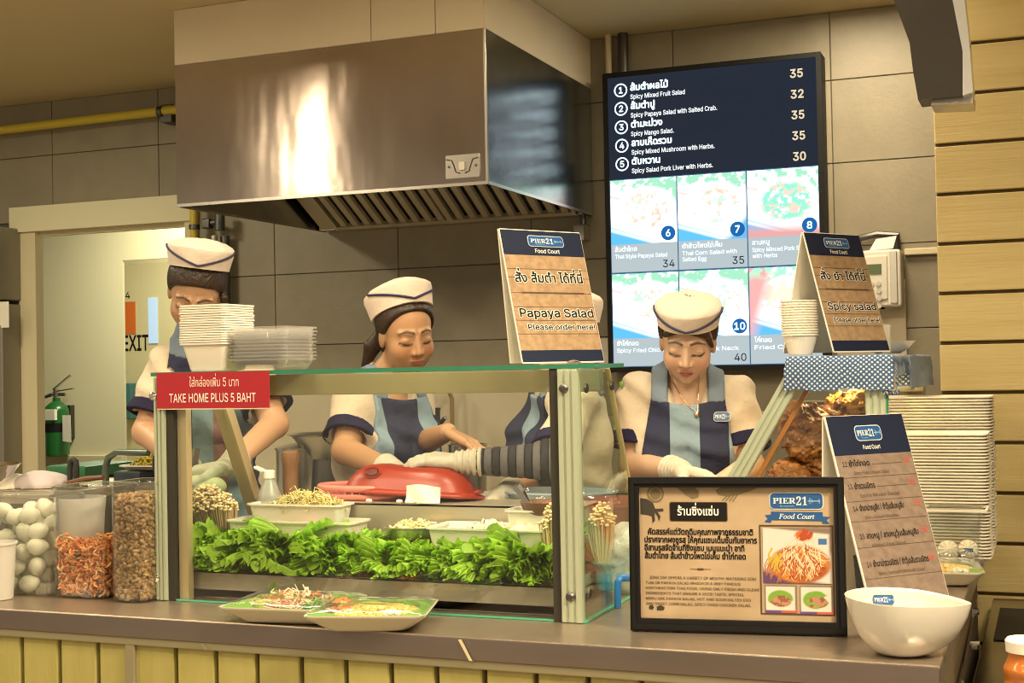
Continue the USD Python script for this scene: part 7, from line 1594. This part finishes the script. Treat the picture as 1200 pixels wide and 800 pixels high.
rb = Polygon([XY(*p) for p in ((670, 205), (700, 203), (700, 188), (938, 190), (938, 210), (972, 213), (955, 228), (968, 245), (936, 243), (934, 232), (702, 228), (700, 241), (668, 238), (684, 222))]); put('ribbon', rb, 'logo_blue', .0020)
c = XY(818, 222); put('lettering', fit_poly(italic('Food Court'), c[0], c[1], W_ * .18, .0098, bold=1, font='serif', align='c'), 'white_ink', .0026)
def dish_print(seed, kind, n=56):
    U, V_ = np.meshgrid(np.linspace(0, 1, n), np.linspace(0, 1, n), indexing='ij'); C = np.ones((n, n, 3)) * np.array((.20, .15, .12)); ns = lambda s, k: meshkit.fbm(np.stack([U * s, V_ * s, 0 * U + k + seed], -1), 3, seed + k)
    def lay(m_, col): m_ = np.clip(m_, 0, 1)[..., None]; C[:] = C * (1 - m_) + np.array(col) * m_
    if kind == 0:
        lay((V_ - .78 + .2 * U) * -9, (.42, .38, .36)); lay((.92 - np.maximum(np.abs(U - .48) / .55, np.abs(V_ - .5 + .12 * (U - .5)) / .50)) * 14, (.62, .58, .54)); lay((.30 - V_ - .3 * U) * 9, (.10, .05, .14)) 
        d = np.hypot((U - .54) / .47, (V_ - .34) / .36); lay((1.0 - d) * 9, (.36, .11, .025)); lay((.95 - d) * 6 * (ns(7, 1) > .5), (.55, .22, .04)); lay((.9 - d) * 6 * (ns(9, 2) > .58), (.30, .05, .02)); lay((.9 - d) * 5 * (ns(6, 3) > .6) * (U < .4), (.55, .40, .05))
        lay((1.0 - np.hypot((U - .60) / .14, (V_ - .86) / .10)) * 9, (.60, .13, .03)); lay((1.0 - np.maximum(np.abs(U - .87) / .07, np.abs(V_ - .76) / .055)) * 20, (.05, .14, .34))
    else:
        lay((.22 - V_) * 9 + 0 * U, (.12, .06, .22)); lay((.25 - V_) * 9 * (U > .5), (.45, .10, .08)); d0 = np.maximum(np.abs(U - .48) / .47, np.abs(V_ - .52) / .44); lay((1 - d0) * 16, (.62, .58, .52)); d = np.hypot((U - .48) / .40, (V_ - .50) / .32)
        lay((1.05 - d) * 8 * (V_ > .38 + .2 * (ns(5, 7) - .5) if kind == 1 else ns(6, 7) > .42), (.16, .34, .04)); dm = np.hypot((U - .5) / .34, (V_ - .42) / .22); lay((1 - dm) * 8, (.24, .095, .05)); lay((1 - dm) * 8 * (ns(9, 3) > .52), (.40, .22, .13)); lay((1 - dm) * 8 * (ns(8, 5) > .62) * (kind == 2), (.20, .36, .06))
    return U, V_, C
def photo(px0, py0, px1, py1, seed, kind, lb):
    a, b = XY(px0, py0), XY(px1, py1); U, V_, C = dish_print(seed, kind); X_ = a[0] + (b[0] - a[0]) * U; Y_ = b[1] + (a[1] - b[1]) * V_
    Q = (P + N * .0026)[None, None] + X_[..., None] * u + Y_[..., None] * v; obj('food_photo', grid(Q), 'picture', g, smooth=False, col=C.reshape(-1, 3), label=lb)
rsx = np.random.RandomState(6)
def strips(n, cx, cy, rx, ry, L, wd):
    g_ = []
    for _ in range(n):
        q = math.sqrt(rsx.rand()); t_a = rsx.uniform(0, 6.283); x, y = cx + rx * q * math.cos(t_a), cy + ry * q * math.sin(t_a); an = math.pi / 2 + rsx.normal() * .55 + .5 * (x - cx) / rx; dx, dy = math.cos(an) * L * rsx.uniform(.6, 1.1), math.sin(an) * L * rsx.uniform(.6, 1.1); bx = rsx.normal() * L * .2
        g_.append(LineString([XY(x - dx, y + dy), XY(x + bx, y), XY(x + dx, y - dy)]).buffer(wd * rsx.uniform(.6, 1.2), quad_segs=1))
    return unary_union(g_).simplify(.0002)
for k, (n_s, c_, r_, L_s, wd, m_) in enumerate(((60, (800, 455), (130, 50), 34, .0011, 'print_orange'), (40, (830, 420), (100, 70), 42, .0010, 'print_straw'), (45, (840, 400), (85, 80), 46, .0008, 'print_cream'), (22, (820, 430), (110, 70), 26, .0010, 'print_red'), (9, (700, 430), (40, 40), 30, .0022, 'print_yellow'), (7, (850, 300), (36, 16), 16, .0030, 'print_red'))):
    put('print_shreds', strips(n_s, *c_, *r_, L_s, wd), m_, .0028 + .0001 * k)
a, b = XY(642, 252), XY(985, 682); put('photo_border', sbox(a[0], b[1], b[0], a[1]).difference(sbox(a[0] + .003, b[1] + .003, b[0] - .003, a[1] - .003)), 'seam_brown', .0018)
photo(658, 265, 975, 530, 4, 0, 'printed photograph of papaya salad'); photo(664, 540, 812, 672, 9, 1, 'printed photograph of grilled meat on lettuce'); photo(826, 540, 978, 676, 13, 2, 'printed photograph of shredded meat salad')
# grey sketches printed along the edges: crab, lime, fish, fork, herbs
def pp(pts): return Polygon([XY(*q) for q in pts])
sk = [pp([(78, 125), (110, 130), (140, 150), (150, 178), (188, 176), (190, 190), (160, 192), (175, 215), (168, 238), (158, 212), (146, 196), (148, 235), (136, 250), (132, 215), (110, 208), (78, 205)]), pp([(258, 74), (340, 74), (362, 92), (358, 120), (330, 128), (295, 108)])]
sk.append(unary_union([pp([(440, 85), (470, 74), (640, 74), (600, 92), (560, 104), (500, 116), (452, 108)]), *[LineString([XY(505 + k * 14, 104), XY(474 + k * 16, 134 + k * 2)]).buffer(.0012) for k in range(4)]]))
c = XY(152, 105); sk.append(Point(*c).buffer(.017).intersection(sbox(x0, y0, x1, y1)).difference(Point(*c).buffer(.013)).union(Point(*c).buffer(.011)))
sk.append(unary_union([pp([(112, 652), (128, 648), (136, 660), (128, 672), (112, 668)]), pp([(148, 656), (170, 648), (188, 660), (180, 674), (150, 674)])]))
for k, q in enumerate(sk): put('sketch', q.intersection(sbox(x0, y0, x1, y1)), 'ink_grey' if k in (0, 4) else 'ink_olive', .0018)

# white teardrop bowl with a small sticker inside
bc = np.array((-.268, 2.532)); tip = -.10; n_ = 72; th = np.arange(n_) * 2 * math.pi / n_
d_ = (th - tip + math.pi) % (2 * math.pi) - math.pi
tear = 1 + .26 * np.exp(-(np.abs(d_) / .42) ** 1.3) - .05 * np.exp(-((np.abs(d_) - 1.0) / .5) ** 2)
def bring(s, r0, z, g=0.0, lift=0.0):
    rad = r0 * (1 - s) + (.098 * tear) * s + g; return np.column_stack([bc[0] + rad * np.cos(th), bc[1] + rad * np.sin(th), CZ + .0005 + z + lift * s * (-.004 * np.cos(th - tip - .0))])
lv_ = [(0, .0), (.18, .006), (.42, .018), (.62, .033), (.78, .052), (.90, .072), (.97, .088), (1.0, .098)]
rings = [bring(0, .038, .0)] + [bring(s, .046, z + .002, 0, 1) for s, z in lv_] + [bring(1, .046, .1005, -.002, 1), bring(.985, .046, .0985, -.005, 1)] + [bring(s, .046, z + .006, -.005, 1) for s, z in lv_[::-1][1:-1]]
bm = loft(np.array(rings)); wb_ = thing('white_bowl', 'white teardrop-shaped bowl with a small blue logo inside, at the counter corner', 'bowl', (bc[0], bc[1], CZ)); obj('bowl', bm, 'bowl_white', wb_, smooth=50)
q = loft(np.array([bring(0, .030, .0075), bring(0, .032, .0075)]), False); 
# sticker on the far inside wall
ia = math.radians(100); 
def inner(a_, s): k = int(round(a_ / (2 * math.pi) * n_)) % n_; z = np.interp(s, [p_[0] for p_ in lv_[1:]], [p_[1] for p_ in lv_[1:]]) + .006; return bring(s, .046, z, -.0065, 1)[k]
pL, pR, pU = inner(math.radians(128), .905), inner(math.radians(107), .905), inner(math.radians(117), .975); uu = unit(pR - pL); vv = pU - (pL + pR) / 2; vv = unit(vv - uu * (vv @ uu)); cc = (pL + pR) / 2 + np.cross(uu, vv) * .0015
for nm, gq, m_, o in logo_parts(.042, .020): 
    if nm == 'logo_edge': continue
    f_ = flat(gq); f_.apply_transform(frame_of(cc + np.cross(uu, vv) * o * .5, uu, vv)); obj(nm, f_, m_, wb_, smooth=False)
# white dish and folded card behind the spicy salad sign
c = at(1050, 408, Y=3.62); dsh = thing('white_dish', 'shallow white dish on the cloth behind the spicy salad sign', 'dish', (c[0], 3.62, GT + .02))
zt = at(1068, 399, Y=3.62)[2]; zb = GT + .012
obj('dish', lathe([(0, zb), (.03, zb), (.05, zb + .010), (.068, zt - .002), (.070, zt), (.064, zt), (.045, zb + .014), (0, zb + .010)], 32, loc=(c[0] - .02, 3.62, 0)), 'melamine', dsh, smooth=50)
c = at(1038, 392, Y=3.5); obj('serrated_card', box(c[0] - .012, c[0] + .012, 3.49, 3.515, GT + .012, c[2] + .025, .004, 1), 'white_plastic', None, label='white ridged block behind the spicy salad sign', cat='block')
